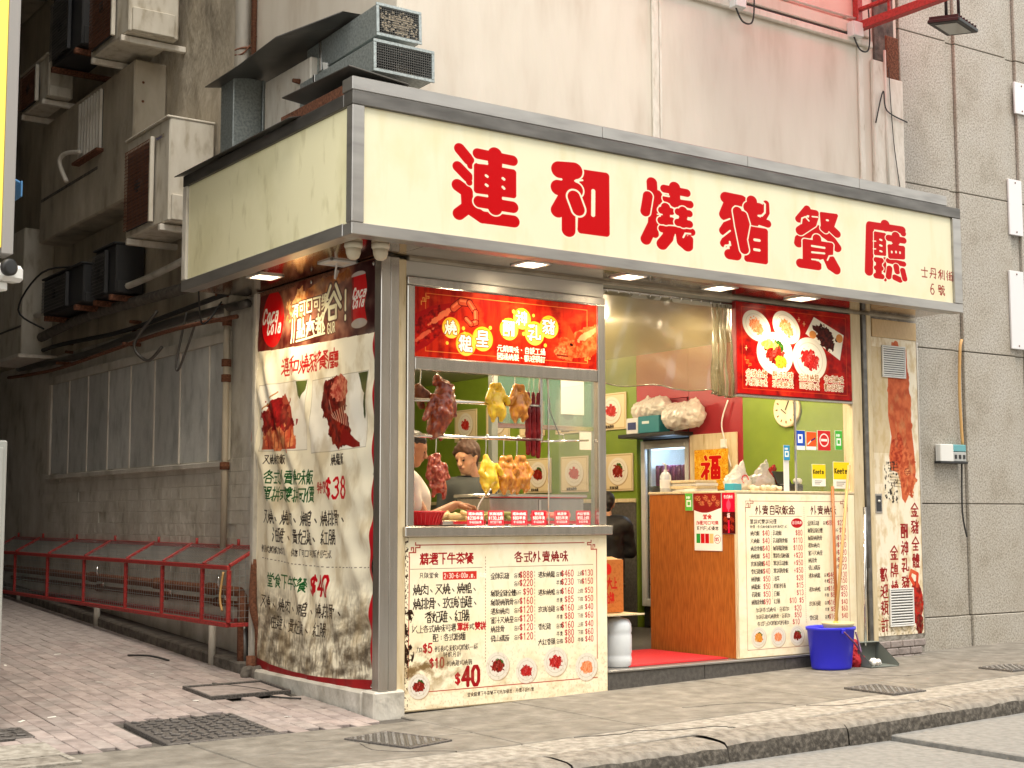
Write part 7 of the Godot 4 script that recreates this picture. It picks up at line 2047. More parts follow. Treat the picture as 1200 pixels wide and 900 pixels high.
func banner() -> void:   # vinyl banner hung on the alley face, slack and wrinkled
	var o := thing("hanging_banner", "creased cream vinyl banner with food photos hanging on the alley wall, muddy at its foot", "banner")
	var st := SurfaceTool.new()
	st.begin(Mesh.PRIMITIVE_TRIANGLES)
	var nu := 90
	var nv := 120
	var n := noise(1.4, 4, 17)
	var at := func(u: float, v: float) -> Vector3:
		var d := 0.0
		# long diagonal creases fanning from the top left hook down to the right
		for f in [[-0.08, 0.95, 0.026, 0.035], [0.14, 1.0, 0.022, 0.04], [0.02, 0.55, 0.016, 0.03], [-0.4, 1.05, 0.024, 0.035], [0.42, 0.8, 0.018, 0.04], [-0.22, 1.0, 0.014, 0.028], [0.02, 0.2, 0.014, 0.03], [0.66, 0.5, 0.012, 0.035]]:
			var c: float = f[0] + f[1] * v + 0.03 * n.get_noise_2d(v * 3.0, f[0] * 10.0)
			d += f[2] * exp(-pow((u - c) / f[3], 2.0)) * smoothstep(0.02, 0.3, v) * (1.0 - 0.5 * smoothstep(0.8, 1.0, v))
		# puckers along the right hem
		d += 0.009 * sin(v * 62.0 + 1.5 * sin(v * 9.0)) * smoothstep(0.72, 1.0, u)
		d += 0.008 * n.get_noise_2d(u * 2.2, v * 3.2) + 0.002 * n.get_noise_2d(u * 9.0, v * 9.0)
		d += 0.045 * smoothstep(0.75, 1.0, v) * sin(u * PI)
		var y := 2.872 - 2.70 * v - 0.045 * v * sin(u * PI) - 0.012 * u * v
		return Vector3(-0.10 - d, y, -1.86 + 1.80 * u + 0.012 * (v - 0.5))
	for i in nu + 1:
		for k in nv + 1:
			var u := float(i) / nu
			var v := float(k) / nv
			st.set_uv(Vector2(u, v))
			st.set_smooth_group(0)
			st.add_vertex(at.call(u, v))
	for i in nu:
		for k in nv:
			var a := i * (nv + 1) + k
			var b := a + nv + 1
			for q in [a, a + 1, b, b, a + 1, b + 1]:
				st.add_index(q)
	st.generate_normals()
	put(o, "sheet", st.commit(), print_mat(banner_print(), 0.42))
	for q in [[0.02, 0.004], [0.5, 0.004], [0.98, 0.004], [0.985, 0.5], [0.98, 0.985], [0.02, 0.985]]:
		put(o, "eyelet", lathe([Vector2(0.008, -0.003), Vector2(0.016, 0.0), Vector2(0.008, 0.003)], 12), M.chrome, at.call(q[0], q[1]) + Vector3(-0.006, -0.02, 0), Vector3(0, 0, PI / 2))
	put(o, "tie_cord", tube(curve([Vector3(-0.12, 2.86, -0.55), Vector3(-0.16, 2.80, -0.52), Vector3(-0.2, 2.9, -0.42)]), 0.008, 6), M.plastic_white)
	bx(o, "top_batten", Vector3(-0.10, 2.845, -1.86), Vector3(-0.07, 2.88, -0.07), M.rust, 0.003)

# ---------------------------------------------------------------- on the pavement and the fronts
func street_things() -> void:
	# projecting red sign, whose lower bar shows: it tints the wall beside it
	var n := thing("neon_sign", "red steel framed projecting sign glowing red on the upper wall", "sign", Vector3(4.43, 5.29, 0.0))
	bx(n, "bottom_bar", Vector3(-0.035, -0.035, 0.002), Vector3(0.035, 0.035, 1.4), M.red_paint, 0.004)
	bx(n, "wall_post", Vector3(-0.03, 0.037, 0.002), Vector3(0.03, 1.0, 0.06), M.red_paint, 0.004)
	bx(n, "cross_bar", Vector3(-0.02, 0.13, 0.062), Vector3(0.02, 0.16, 0.9), M.red_paint, 0.004)
	for z in [0.35, 0.7, 1.05]:
		bx(n, "hanger", Vector3(-0.012, 0.037, z), Vector3(0.012, 0.6, z + 0.025), M.red_paint, 0.003)
	var em := flat(Color(1.0, 0.1, 0.15), 0.4)
	em.emission_enabled = true
	em.emission = Color(1.0, 0.1, 0.16)
	em.emission_energy_multiplier = 0.8
	bx(n, "lit_panel", Vector3(-0.06, 0.62, 0.1), Vector3(0.06, 0.99, 1.35), em, 0.02)
	bx(n, "lower_tube", Vector3(-0.03, 0.24, 0.12), Vector3(0.03, 0.27, 1.3), em, 0.01)
	lamp(n, Vector3(-0.45, 0.75, 0.55), 0.05, Color(1.0, 0.12, 0.18), 0.3, "sign_light")
	lamp(n, Vector3(0.3, 0.8, 0.7), 0.04, Color(1.0, 0.12, 0.18), 0.3, "sign_light")
	var nt := thing("added_red_tube", "unseen red tube lamp added under the canopy to tint the upper wall", "lamp", Vector3(2.6, 6.15, 0.6))
	put(nt, "tube", tube([Vector3(-0.2, 0, 0), Vector3(1.9, 0, 0)], 0.02, 10), em)  # out of view, added to throw a pink tint on the wall
	for x in [-0.1, 0.8, 1.8]:
		bx(nt, "standoff", Vector3(x - 0.01, 0.021, -0.01), Vector3(x + 0.01, 0.15, 0.01), M.white_paint, 0.002)
	for x in [0.2, 0.9, 1.6]:
		lamp(nt, Vector3(x, -0.04, 0.03), 0.03, Color(1.0, 0.16, 0.2), 0.05, "added_tube_light")
	var rc := thing("added_red_canopy", "unseen red canopy added to shade the upper wall and redden it", "canopy", Vector3(2.9, 6.3, 0.0))
	bx(rc, "deck", Vector3(-0.6, 0.0, 0.002), Vector3(2.0, 0.12, 1.1), M.red_paint, 0.01)  # out of view, put there to block sky and bounce red
	bx(rc, "fascia", Vector3(-0.6, 0.122, 1.0), Vector3(2.0, 0.7, 1.1), M.red_paint, 0.01)
	for q in [[Vector3(3.0, 5.20, 0.03), "small pink tinted junction box far from the red sign on the upper wall"], [Vector3(4.35, 5.24, 0.03), "small junction box with a looped black cable beside the red sign"]]:
		var j := thing("junction_box", q[1], "junction box", q[0], 0.0, "junction boxes on the upper wall")
		put(j, "box_body", bevel_mesh(Vector3(0.12, 0.13, 0.07), 0.006), M.plastic_white, Vector3(0, 0, 0.036))
		put(j, "cover", bevel_mesh(Vector3(0.11, 0.12, 0.01), 0.003), M.plastic_white, Vector3(0, 0, 0.077))
		put(j, "cable", tube(curve([Vector3(-0.02, -0.06, 0.04), Vector3(0.04, -0.16, 0.05), Vector3(0.14, -0.15, 0.05), Vector3(0.18, 0.0, 0.04), Vector3(0.18, 0.25, 0.03)]), 0.007, 6), M.cable)
	var cn := thing("wall_conduit", "thin conduit clipped along the ledge of the upper wall", "conduit")
	put(cn, "conduit", tube([Vector3(0.4, 5.36, 0.03), Vector3(4.55, 5.36, 0.03)], 0.012, 8), M.white_paint)
	for i in 6:
		put(cn, "clip", bevel_mesh(Vector3(0.03, 0.035, 0.035), 0.003), M.white_paint, Vector3(0.8 + i * 0.7, 5.36, 0.018))
	var fl := thing("flood_lamp", "black finned flood lamp hanging unlit before the granite wall", "lamp", Vector3(5.13, 5.32, 0.45), 0.25)
	put(fl, "housing", bevel_mesh(Vector3(0.40, 0.035, 0.28), 0.008), M.black, Vector3(0, 0, 0), Vector3(0.12, 0, 0))
	put(fl, "lamp_glass", bevel_mesh(Vector3(0.30, 0.006, 0.19), 0.002), flat(L(.34, .36, .34), 0.2), Vector3(0, -0.02, 0.002), Vector3(0.12, 0, 0))
	for i in 7:
		put(fl, "fin", bevel_mesh(Vector3(0.01, 0.03, 0.26), 0.002), M.black, Vector3(-0.18 + i * 0.06, 0.03, 0), Vector3(0.12, 0, 0))
	for x in [-0.13, 0.13]:
		put(fl, "hanger", tube([Vector3(x, 0.02, 0), Vector3(x, 0.7, 0)], 0.014, 8), M.black)
	put(fl, "arm", tube([Vector3(-0.15, 0.7, 0), Vector3(0.15, 0.7, 0)], 0.014, 8), M.black)
	put(fl, "arm", tube([Vector3(0, 0.7, 0), Vector3(0.1, 0.72, -0.6)], 0.016, 8), M.black)
	# granite wall: socket box with cable, blank white plates
	var jb := thing("socket_box", "small teal and white socket box with a cable on the granite wall", "junction box", Vector3(5.58, 1.765, -0.075), -0.03)
	put(jb, "box_body", bevel_mesh(Vector3(0.17, 0.15, 0.06), 0.006), M.plastic_white, Vector3(-0.085, 0.0, 0.03))
	put(jb, "teal_part", bevel_mesh(Vector3(0.17, 0.06, 0.05), 0.005), flat(L(.12, .36, .40), 0.5), Vector3(0.09, 0.045, 0.026))
	put(jb, "socket_row", bevel_mesh(Vector3(0.17, 0.08, 0.05), 0.004), flat(L(.42, .43, .42), 0.5), Vector3(0.09, -0.03, 0.026))
	for i in 3:
		put(jb, "socket", bevel_mesh(Vector3(0.03, 0.035, 0.01), 0.002), M.black, Vector3(0.035 + i * 0.055, -0.03, 0.05))
	put(jb, "base", bevel_mesh(Vector3(0.36, 0.02, 0.07), 0.004), M.black, Vector3(0, -0.08, 0.03))
	put(jb, "cable", tube(curve([Vector3(0.20, 1.0, 0.02), Vector3(0.16, 0.9, 0.03), Vector3(0.15, 0.5, 0.02), Vector3(0.17, 0.06, 0.02)]), 0.014, 8), M.bamboo)
	put(jb, "cable", tube(curve([Vector3(0.15, -0.08, 0.02), Vector3(0.15, -0.5, 0.01), Vector3(0.2, -0.72, 0.01)]), 0.008, 6), M.cable)
	for q in [[Vector3(6.61, 4.05, -0.04), 0.19, 0.52, "upper blank white plate on the granite wall"], [Vector3(6.585, 3.095, -0.04), 0.20, 0.72, "long lower blank white plate on the granite wall"], [Vector3(6.76, 5.1, -0.04), 0.2, 0.3, "topmost blank white plate on the granite wall"]]:
		var p := thing("white_plate", q[3], "plate", q[0], -0.03)
		put(p, "plate", bevel_mesh(Vector3(q[1], q[2], 0.02), 0.003), flat(L(.72, .72, .74), 0.4))
		put(p, "screw", lathe([Vector2(0, 0), Vector2(0.008, 0), Vector2(0.006, 0.004), Vector2(0, 0.004)], 8), M.rust, Vector3(0, q[2] / 2 - 0.03, 0.011), Vector3(PI / 2, 0, 0))
		put(p, "screw", lathe([Vector2(0, 0), Vector2(0.008, 0), Vector2(0.006, 0.004), Vector2(0, 0.004)], 8), M.rust, Vector3(0, -q[2] / 2 + 0.03, 0.011), Vector3(PI / 2, 0, 0))
	# mop bucket
	var gy := g(3.74)
	var bl := flat(L(.022, .022, .62), 0.35)
	var bk := thing("mop_bucket", "bright blue oval mop bucket on the pavement by the step", "bucket", Vector3(3.745, gy + 0.002, 0.2), -0.35)
	var shell := put(bk, "bucket_body", lathe([Vector2(0, 0.0), Vector2(0.148, 0.0), Vector2(0.155, 0.008), Vector2(0.158, 0.02), Vector2(0.185, 0.29), Vector2(0.196, 0.295), Vector2(0.198, 0.315), Vector2(0.19, 0.318), Vector2(0.178, 0.3), Vector2(0.15, 0.03), Vector2(0, 0.03)], 40), bl)
	shell.scale = Vector3(1.0, 1.0, 0.8)
	put(bk, "wringer", lathe([Vector2(0.05, 0.2), Vector2(0.085, 0.26), Vector2(0.115, 0.325), Vector2(0.128, 0.345), Vector2(0.12, 0.35), Vector2(0.095, 0.325), Vector2(0.04, 0.21)], 28), flat(L(.66, .56, .30), 0.45), Vector3(0.062, 0.0, 0.0))
	put(bk, "lug", bevel_mesh(Vector3(0.03, 0.04, 0.02), 0.004), bl, Vector3(0.02, 0.29, 0.158))
	put(bk, "handle", tube(curve([Vector3(0.02, 0.29, 0.168), Vector3(0.1, 0.2, 0.19), Vector3(0.185, 0.13, 0.12), Vector3(0.2, 0.27, 0.02)]), 0.007, 8), flat(L(.10, .03, .10), 0.4))
	for q in [[Vector3(3.83, gy + 0.30, 0.17), Vector3(4.185, 1.63, 0.035), "pale wooden mop standing in the blue bucket, leaning on the cream jamb"], [Vector3(3.93, g(3.9) + 0.02, 0.1), Vector3(4.0, 1.46, 0.022), "darker bamboo broom handle behind the blue bucket"]]:
		var a: Vector3 = q[0]
		var c: Vector3 = q[1]
		var mp := thing("mop" if a.y > 0.2 else "broom", q[2], "mop" if a.y > 0.2 else "broom")
		put(mp, "handle", tube([a, c], 0.0125, 10), M.bamboo if a.y > 0.2 else M.wood_orange)
		if a.y > 0.2:
			put(mp, "socket", tube([a - (c - a).normalized() * 0.0, a + (c - a).normalized() * 0.05], 0.02, 10), flat(L(.6, .42, .05), 0.4))
			var st := begin(true)
			for i in 40:
				var t := TAU * i / 40.0
				var r := 0.03 + 0.02 * (i % 3)
				add_tube(st, curve([a + Vector3(0, 0.01, 0), a + Vector3(cos(t) * r, 0.0, sin(t) * r), a + Vector3(cos(t) * r * 1.7, -0.045, sin(t) * r * 1.5)], 3), 0.007, 5)
			put(mp, "mop_head", done(st), flat(L(.05, .047, .04), 0.9))
		else:
			put(mp, "brush", bevel_mesh(Vector3(0.2, 0.12, 0.05), 0.02), flat(L(.10, .08, .05), 0.9), a + Vector3(0, 0.07, 0))
	# dustpan
	var dp := thing("dustpan", "grey long handled dustpan standing at the foot of the pier", "dustpan", Vector3(4.13, g(4.13) + 0.002, 0.25), -0.15)
	var gm := flat(L(.15, .17, .155), 0.5)
	var ps := begin()
	for s in [-1.0, 1.0]:
		var x: float = 0.135 * s
		var poly := [Vector3(x, 0.0, 0.16), Vector3(x, 0.02, 0.17), Vector3(x, 0.17, -0.06), Vector3(x, 0.17, -0.1), Vector3(x, 0.0, -0.1)]
		for off in [-0.003, 0.003]:
			for i in range(1, 4):
				tri_out(ps, poly[0] + Vector3(off, 0, 0), poly[i] + Vector3(off, 0, 0), poly[i + 1] + Vector3(off, 0, 0), Vector3(x, 0.05, 0))
	put(dp, "cheeks", done(ps), gm)
	put(dp, "pan_floor", bevel_mesh(Vector3(0.27, 0.006, 0.27), 0.002), gm, Vector3(0, 0.004, 0.03))
	put(dp, "pan_back", bevel_mesh(Vector3(0.27, 0.17, 0.006), 0.002), gm, Vector3(0, 0.085, -0.1))
	put(dp, "pan_hood", bevel_mesh(Vector3(0.27, 0.006, 0.06), 0.002), gm, Vector3(0, 0.17, -0.075))
	put(dp, "pole", tube([Vector3(0.03, 0.14, -0.09), Vector3(0.1, 1.16, -0.14)], 0.013, 10), M.chrome)
	put(dp, "grip", tube([Vector3(0.1, 0.74, -0.12), Vector3(0.106, 1.22, -0.143)], 0.016, 10), M.steel_dark)
	var rb := thing("red_rag", "crumpled red cloth between the blue bucket and the dustpan", "cloth", Vector3(3.98, g(3.98) + 0.004, 0.22))
	put(rb, "cloth", skin([[Vector3(-0.02, 0.03, 0), Vector3(0.02, 0.17, -0.03), 0.05, 0.035], [Vector3(0.0, 0.04, 0.02), Vector3(0.05, 0.06, 0.02), 0.045, 0.03]], 0.009, 0.03, 0.022, 22.0, 6), flat(L(.40, .012, .02), 0.8))
	var ts := thing("tissue", "crumpled white tissue on the dustpan's lip", "paper", Vector3(4.05, g(4.05) + 0.014, 0.36))
	put(ts, "wad", skin([[Vector3(-0.02, 0.025, 0), Vector3(0.03, 0.025, 0.01), 0.03, 0.022]], 0.007, 0.02, 0.016, 30.0, 7), M.paper)
	# doorway: water drum, board and carton
	var dm := thing("water_drum", "white translucent plastic drum standing on the doorway step", "drum", Vector3(1.925, 0.167, -0.16))
	put(dm, "drum_body", lathe([Vector2(0, 0), Vector2(0.09, 0), Vector2(0.104, 0.012), Vector2(0.108, 0.06), Vector2(0.104, 0.075), Vector2(0.104, 0.09), Vector2(0.108, 0.105), Vector2(0.108, 0.22), Vector2(0.104, 0.235), Vector2(0.108, 0.25), Vector2(0.106, 0.3), Vector2(0.09, 0.33), Vector2(0.05, 0.345), Vector2(0.03, 0.348), Vector2(0, 0.348)], 28), flat(L(.62, .66, .70), 0.35))
	put(dm, "cap", lathe([Vector2(0, 0.349), Vector2(0.03, 0.349), Vector2(0.03, 0.362), Vector2(0, 0.362)], 16), M.plastic_white)
	var bd := thing("serving_board", "thin pale board lying on top of the white plastic drum", "board", Vector3(1.92, 0.53, -0.2))
	put(bd, "board_sheet", bevel_mesh(Vector3(0.34, 0.008, 0.3), 0.002), M.wood_pale, Vector3(0, 0.005, 0))
	put(bd, "edge_strip", bevel_mesh(Vector3(0.34, 0.012, 0.006), 0.001), M.frame_cream, Vector3(0, 0.006, 0.154))
	var cb := thing("cardboard_box", "brown cardboard box with red print standing above the white drum", "box", Vector3(1.90, 0.541, -0.24), 0.0)
	put(cb, "carton", bevel_mesh(Vector3(0.2, 0.38, 0.12), 0.003), flat(L(.45, .24, .10), 0.8), Vector3(0, 0.191, 0))
	put(cb, "print", print_mesh(Vector3(0.215, 0, 0), Vector3(0, -0.37, 0)), print_mat(box_print(), 0.8), Vector3(-0.1075, 0.376, 0.0615))
	put(cb, "flap", bevel_mesh(Vector3(0.22, 0.004, 0.08), 0.001), flat(L(.45, .24, .10), 0.8), Vector3(0, 0.385, -0.03), Vector3(0.2, 0, 0))

func small_things() -> void:
	# scraps of paper on the pavers
	var spots := [Vector2(-1.86, -0.8), Vector2(-2.05, -0.75), Vector2(-1.55, -2.9), Vector2(-1.7, -3.6), Vector2(-1.2, -1.9), Vector2(-0.62, -0.2), Vector2(-0.75, -2.1), Vector2(-0.9, -0.95), Vector2(-1.05, -3.3)]
	for i in spots.size():
		var p: Vector2 = spots[i]
		var o := thing("paper_scrap", "tiny white scrap of litter lying on the alley pavers", "litter", Vector3(p.x, ya(p.y) + 0.003, p.y), i * 0.7, "paper scraps on the alley pavers")
		put(o, "scrap", bevel_mesh(Vector3(0.05, 0.003, 0.018), 0.001), M.paper, Vector3.ZERO, Vector3(0.1, 0, 0.08))
	var tw := thing("fallen_cable", "thin black wire lying on the pavers below the banner", "cable")
	put(tw, "wire", tube(curve([Vector3(-0.55, ya(-1.5) + 0.008, -1.5), Vector3(-0.35, ya(-1.1) + 0.008, -1.1), Vector3(-0.42, ya(-0.9) + 0.008, -0.85), Vector3(-0.28, ya(-0.7) + 0.008, -0.7)]), 0.006, 6), M.cable)
	var tw2 := thing("fallen_stick", "dark broken stick lying by the alley wall's low kerb", "stick")
	put(tw2, "stick", tube(curve([Vector3(-0.6, ya(-3.0) + 0.008, -3.0), Vector3(-0.5, ya(-2.85) + 0.02, -2.8), Vector3(-0.42, ya(-2.6) + 0.008, -2.62)]), 0.008, 6), M.cable)
	# slats on the fridge wall: speckled lattice rail is part of the wainscot; stool and table by the posters
	var t := thing("dining_table", "small dark dining table by the green wall inside the shop", "table", Vector3(3.9, 0.166, -3.3))
	put(t, "table_top", bevel_mesh(Vector3(0.7, 0.03, 0.6), 0.006), M.wood_orange, Vector3(0, 0.73, 0))
	put(t, "pedestal", lathe([Vector2(0, 0), Vector2(0.2, 0), Vector2(0.2, 0.02), Vector2(0.035, 0.04), Vector2(0.035, 0.715), Vector2(0, 0.715)], 16), M.black)
	for q in [[Vector3(3.62, 0.166, -2.35), "dark stool under the diner in the black jacket"], [Vector3(3.45, 0.166, -4.1), "dark stool under the diner facing the street"]]:
		var s := thing("stool", q[1], "stool", q[0], 0.0, "stools at the dining table")
		put(s, "seat", lathe([Vector2(0, 0.42), Vector2(0.16, 0.42), Vector2(0.17, 0.43), Vector2(0.17, 0.45), Vector2(0.15, 0.46), Vector2(0, 0.46)], 20), M.black)
		for k in 4:
			var a := TAU * k / 4 + 0.4
			put(s, "leg", tube([Vector3(cos(a) * 0.16, 0, sin(a) * 0.16), Vector3(cos(a) * 0.11, 0.42, sin(a) * 0.11)], 0.012, 8), M.black)
# ---------------------------------------------------------------- roast meats
func meat_mat(key: String, ramp: Array, coat: float, freq := 0.022) -> StandardMaterial3D:
	if not M.has(key):
		var m := grain(ramp, freq, Vector3(5, 3, 5), 0.3, 0, 0.0, 4, 80 + M.size(), true, 256)
		m.roughness = 0.42
		m.metallic_specular = 0.2
		m.clearcoat_enabled = true
		m.clearcoat = minf(1.0, coat * 2.0)
		m.clearcoat_roughness = 0.06
		M[key] = m
	return M[key]

func hang(called: String, label: String, category: String, bones: Array, mat: Material, hook_from: Vector3, hook_to: Vector3, lump := 0.012, sd := 1, group := "") -> Node3D:
	var o := thing(called, label, category, Vector3.ZERO, 0.0, group)
	put(o, "meat", skin(bones, 0.007, 0.013, lump * 0.7, 15.0, sd), mat)
	var mid := (hook_from + hook_to) / 2.0
	put(o, "hook", tube(curve([hook_from + Vector3(0.012, 0.0, 0.016), hook_from + Vector3(0, 0.02, 0), mid, hook_to], 5), 0.004, 6), M.chrome)
	return o

func roast_meats() -> void:
	var gm := meat_mat("goose", [[0.0, L(.05, .008, .003)], [0.4, L(.15, .018, .005)], [0.62, L(.24, .036, .008)], [1.0, L(.36, .085, .016)]], 0.45, 0.025)
	var ym := meat_mat("chicken", [[0.0, L(.50, .24, .006)], [0.45, L(.74, .45, .015)], [1.0, L(.82, .60, .06)]], 0.5)
	var om := meat_mat("soy_chicken", [[0.0, L(.26, .06, .004)], [0.45, L(.50, .17, .012)], [1.0, L(.72, .38, .05)]], 0.5)
	var rm := meat_mat("sausage", [[0.0, L(.07, .002, .003)], [0.5, L(.15, .004, .006)], [1.0, L(.22, .01, .01)]], 0.2)
	var z := -0.13
	# roast goose, breast out, neck bent over the hook
	hang("roast_goose", "glossy dark roast goose hanging highest at the window's left", "roast goose", [
		[Vector3(0.46, 2.06, z), Vector3(0.42, 1.90, z), 0.062, 0.085], [Vector3(0.42, 1.90, z), Vector3(0.385, 1.80, z), 0.085, 0.06], [Vector3(0.45, 2.07, z), Vector3(0.40, 2.13, z), 0.045, 0.026], [Vector3(0.40, 2.13, z), Vector3(0.375, 2.10, z + 0.01), 0.026, 0.02],
		[Vector3(0.37, 2.0, z), Vector3(0.30, 1.88, z + 0.02), 0.034, 0.022], [Vector3(0.30, 1.88, z + 0.02), Vector3(0.275, 1.86, z + 0.03), 0.02, 0.014], [Vector3(0.50, 2.0, z), Vector3(0.525, 1.9, z), 0.036, 0.022], [Vector3(0.37, 1.82, z), Vector3(0.35, 1.745, z), 0.032, 0.018], [Vector3(0.42, 1.80, z), Vector3(0.425, 1.735, z), 0.032, 0.018]], gm, Vector3(0.395, 2.30, -0.12), Vector3(0.40, 2.145, z), 0.016, 5, "meats hanging in the roast window")
	hang("roast_pork", "short brown piece of roast pork hooked behind the highest goose", "roast pork", [[Vector3(0.275, 2.05, z - 0.05), Vector3(0.33, 2.02, z - 0.05), 0.045, 0.04], [Vector3(0.28, 2.03, z - 0.05), Vector3(0.31, 1.95, z - 0.05), 0.035, 0.025]], meat_mat("pork", [[0.0, L(.06, .015, .006)], [1.0, L(.25, .08, .03)]], 0.2), Vector3(0.28, 2.30, -0.12), Vector3(0.285, 2.08, z - 0.04), 0.016, 6, "meats hanging in the roast window")
	hang("roast_duck", "red and grey cut roast duck hanging from the lower rail before the cook", "roast duck", [[Vector3(0.385, 1.61, z), Vector3(0.385, 1.53, z), 0.034, 0.056], [Vector3(0.385, 1.53, z), Vector3(0.405, 1.43, z + 0.01), 0.056, 0.05], [Vector3(0.345, 1.60, z + 0.015), Vector3(0.318, 1.50, z + 0.02), 0.024, 0.019], [Vector3(0.318, 1.50, z + 0.02), Vector3(0.335, 1.42, z + 0.03), 0.017, 0.011], [Vector3(0.43, 1.56, z + 0.02), Vector3(0.465, 1.48, z + 0.02), 0.026, 0.018], [Vector3(0.43, 1.43, z + 0.01), Vector3(0.455, 1.355, z), 0.03, 0.012], [Vector3(0.375, 1.43, z + 0.01), Vector3(0.368, 1.36, z), 0.03, 0.012]], meat_mat("duck", [[0.0, L(.05, .006, .003)], [0.45, L(.22, .02, .008)], [0.65, L(.36, .07, .03)], [1.0, L(.48, .28, .19)]], 0.3, 0.03), Vector3(0.385, 1.752, -0.12), Vector3(0.385, 1.62, z), 0.02, 7, "meats hanging in the roast window")
	for q in [[0.36, 1.765], [0.43, 1.765]]:
		pass
	# four poached chickens, wings folded, legs tucked
	var birds := [["white_chicken", "bright yellow poached chicken on the upper rail, neck looped", 0.857, 2.0, ym, 11, 1], ["soy_chicken", "orange brown soy chicken on the upper rail beside the yellow one", 1.04, 2.0, om, 12, 2], ["white_chicken", "bright yellow poached chicken hanging from the lower rail", 0.80, 1.515, ym, 13, 0], ["soy_chicken", "pale orange chicken with a curled neck on the lower rail", 0.945, 1.51, om, 14, 1], ["soy_chicken", "orange chicken with a raised wing at the end of the lower rail", 1.055, 1.515, om, 15, 2]]
	for b in birds:
		var c := Vector3(b[2], b[3], z)
		var f := -1.0 if b[6] == 2 else 1.0
		var bones := [[c + Vector3(0, 0.035, 0), c + Vector3(0, -0.035, 0.01), 0.05, 0.062], [c + Vector3(-0.045 * f, 0.065, 0.02), c + Vector3(-0.078 * f, 0.01, 0.03), 0.022, 0.019], [c + Vector3(-0.078 * f, 0.01, 0.03), c + Vector3(-0.05 * f, -0.03, 0.05), 0.018, 0.012], [c + Vector3(0.05 * f, 0.05, 0.025), c + Vector3(0.08 * f, -0.005, 0.035), 0.022, 0.018], [c + Vector3(0.08 * f, -0.005, 0.035), c + Vector3(0.06 * f, 0.03, 0.055), 0.017, 0.012],
			[c + Vector3(-0.034, -0.055, 0.02), c + Vector3(-0.04, -0.09, 0.03), 0.036, 0.026], [c + Vector3(-0.04, -0.09, 0.03), c + Vector3(-0.03, -0.13, 0.02), 0.02, 0.011], [c + Vector3(0.034, -0.055, 0.02), c + Vector3(0.04, -0.09, 0.03), 0.036, 0.026], [c + Vector3(0.04, -0.09, 0.03), c + Vector3(0.034, -0.125, 0.02), 0.02, 0.011], [c + Vector3(0, -0.08, -0.01), c + Vector3(0.0, -0.12, -0.015), 0.03, 0.012]]
		if b[6] == 0:
			bones.append([c + Vector3(-0.01, 0.06, 0), c + Vector3(-0.02, 0.11, 0), 0.04, 0.02])
		else:
			bones.append_array([[c + Vector3(-0.03 * f, 0.07, 0.0), c + Vector3(-0.03 * f, 0.105, 0.01), 0.024, 0.02], [c + Vector3(-0.03 * f, 0.105, 0.01), c + Vector3(0.02 * f, 0.112, 0.015), 0.02, 0.017], [c + Vector3(0.02 * f, 0.112, 0.015), c + Vector3(0.04 * f, 0.075, 0.02), 0.017, 0.02]])
		var top := 2.30 if b[3] > 1.8 else 1.752
		hang(b[0], b[1], "poached chicken", bones, b[4], Vector3(b[2] - 0.02, top, -0.12), c + Vector3(-0.02, 0.105, 0), 0.010, b[5], "meats hanging in the roast window")
	# three long red sausages
	for i in 3:
		var x := 1.135 + i * 0.042
		var o := thing("red_sausage", ["long crimson sausage in the hanging trio, nearest the orange chicken", "middle long crimson sausage of the hanging trio", "long crimson sausage of the trio beside the steel upright"][i], "sausage", Vector3.ZERO, 0.0, "crimson sausages hanging in the window")
		var pts := [Vector3(x, 2.07, z), Vector3(x - 0.004, 1.95, z), Vector3(x + 0.002, 1.8, z), Vector3(x - 0.002, 1.66 - 0.01 * i, z)]
		put(o, "casing", skin([[pts[0], pts[1], 0.013, 0.021], [pts[1], pts[2], 0.021, 0.022], [pts[2], pts[3], 0.022, 0.017]], 0.008, 0.01, 0.004, 20.0, 20 + i), rm)
		put(o, "string", tube([pts[0], Vector3(x + 0.01, 2.295, -0.12)], 0.002, 5), M.paper)
	var hk := thing("empty_hook", "long empty double meat hook hanging in the window's right pane", "hook")
	put(hk, "rod", tube(curve([Vector3(1.27, 2.3, -0.12), Vector3(1.30, 2.08, -0.12), Vector3(1.315, 1.98, -0.12)]), 0.005, 6), M.steel_dark)
	put(hk, "rod", tube(curve([Vector3(1.30, 1.99, -0.12), Vector3(1.34, 1.9, -0.12), Vector3(1.39, 1.80, -0.12)]), 0.005, 6), M.steel_dark)
	put(hk, "ring", tube(curve([Vector3(1.39, 1.80, -0.12), Vector3(1.43, 1.79, -0.12), Vector3(1.43, 1.755, -0.12), Vector3(1.395, 1.76, -0.12)]), 0.004, 6), M.chrome)

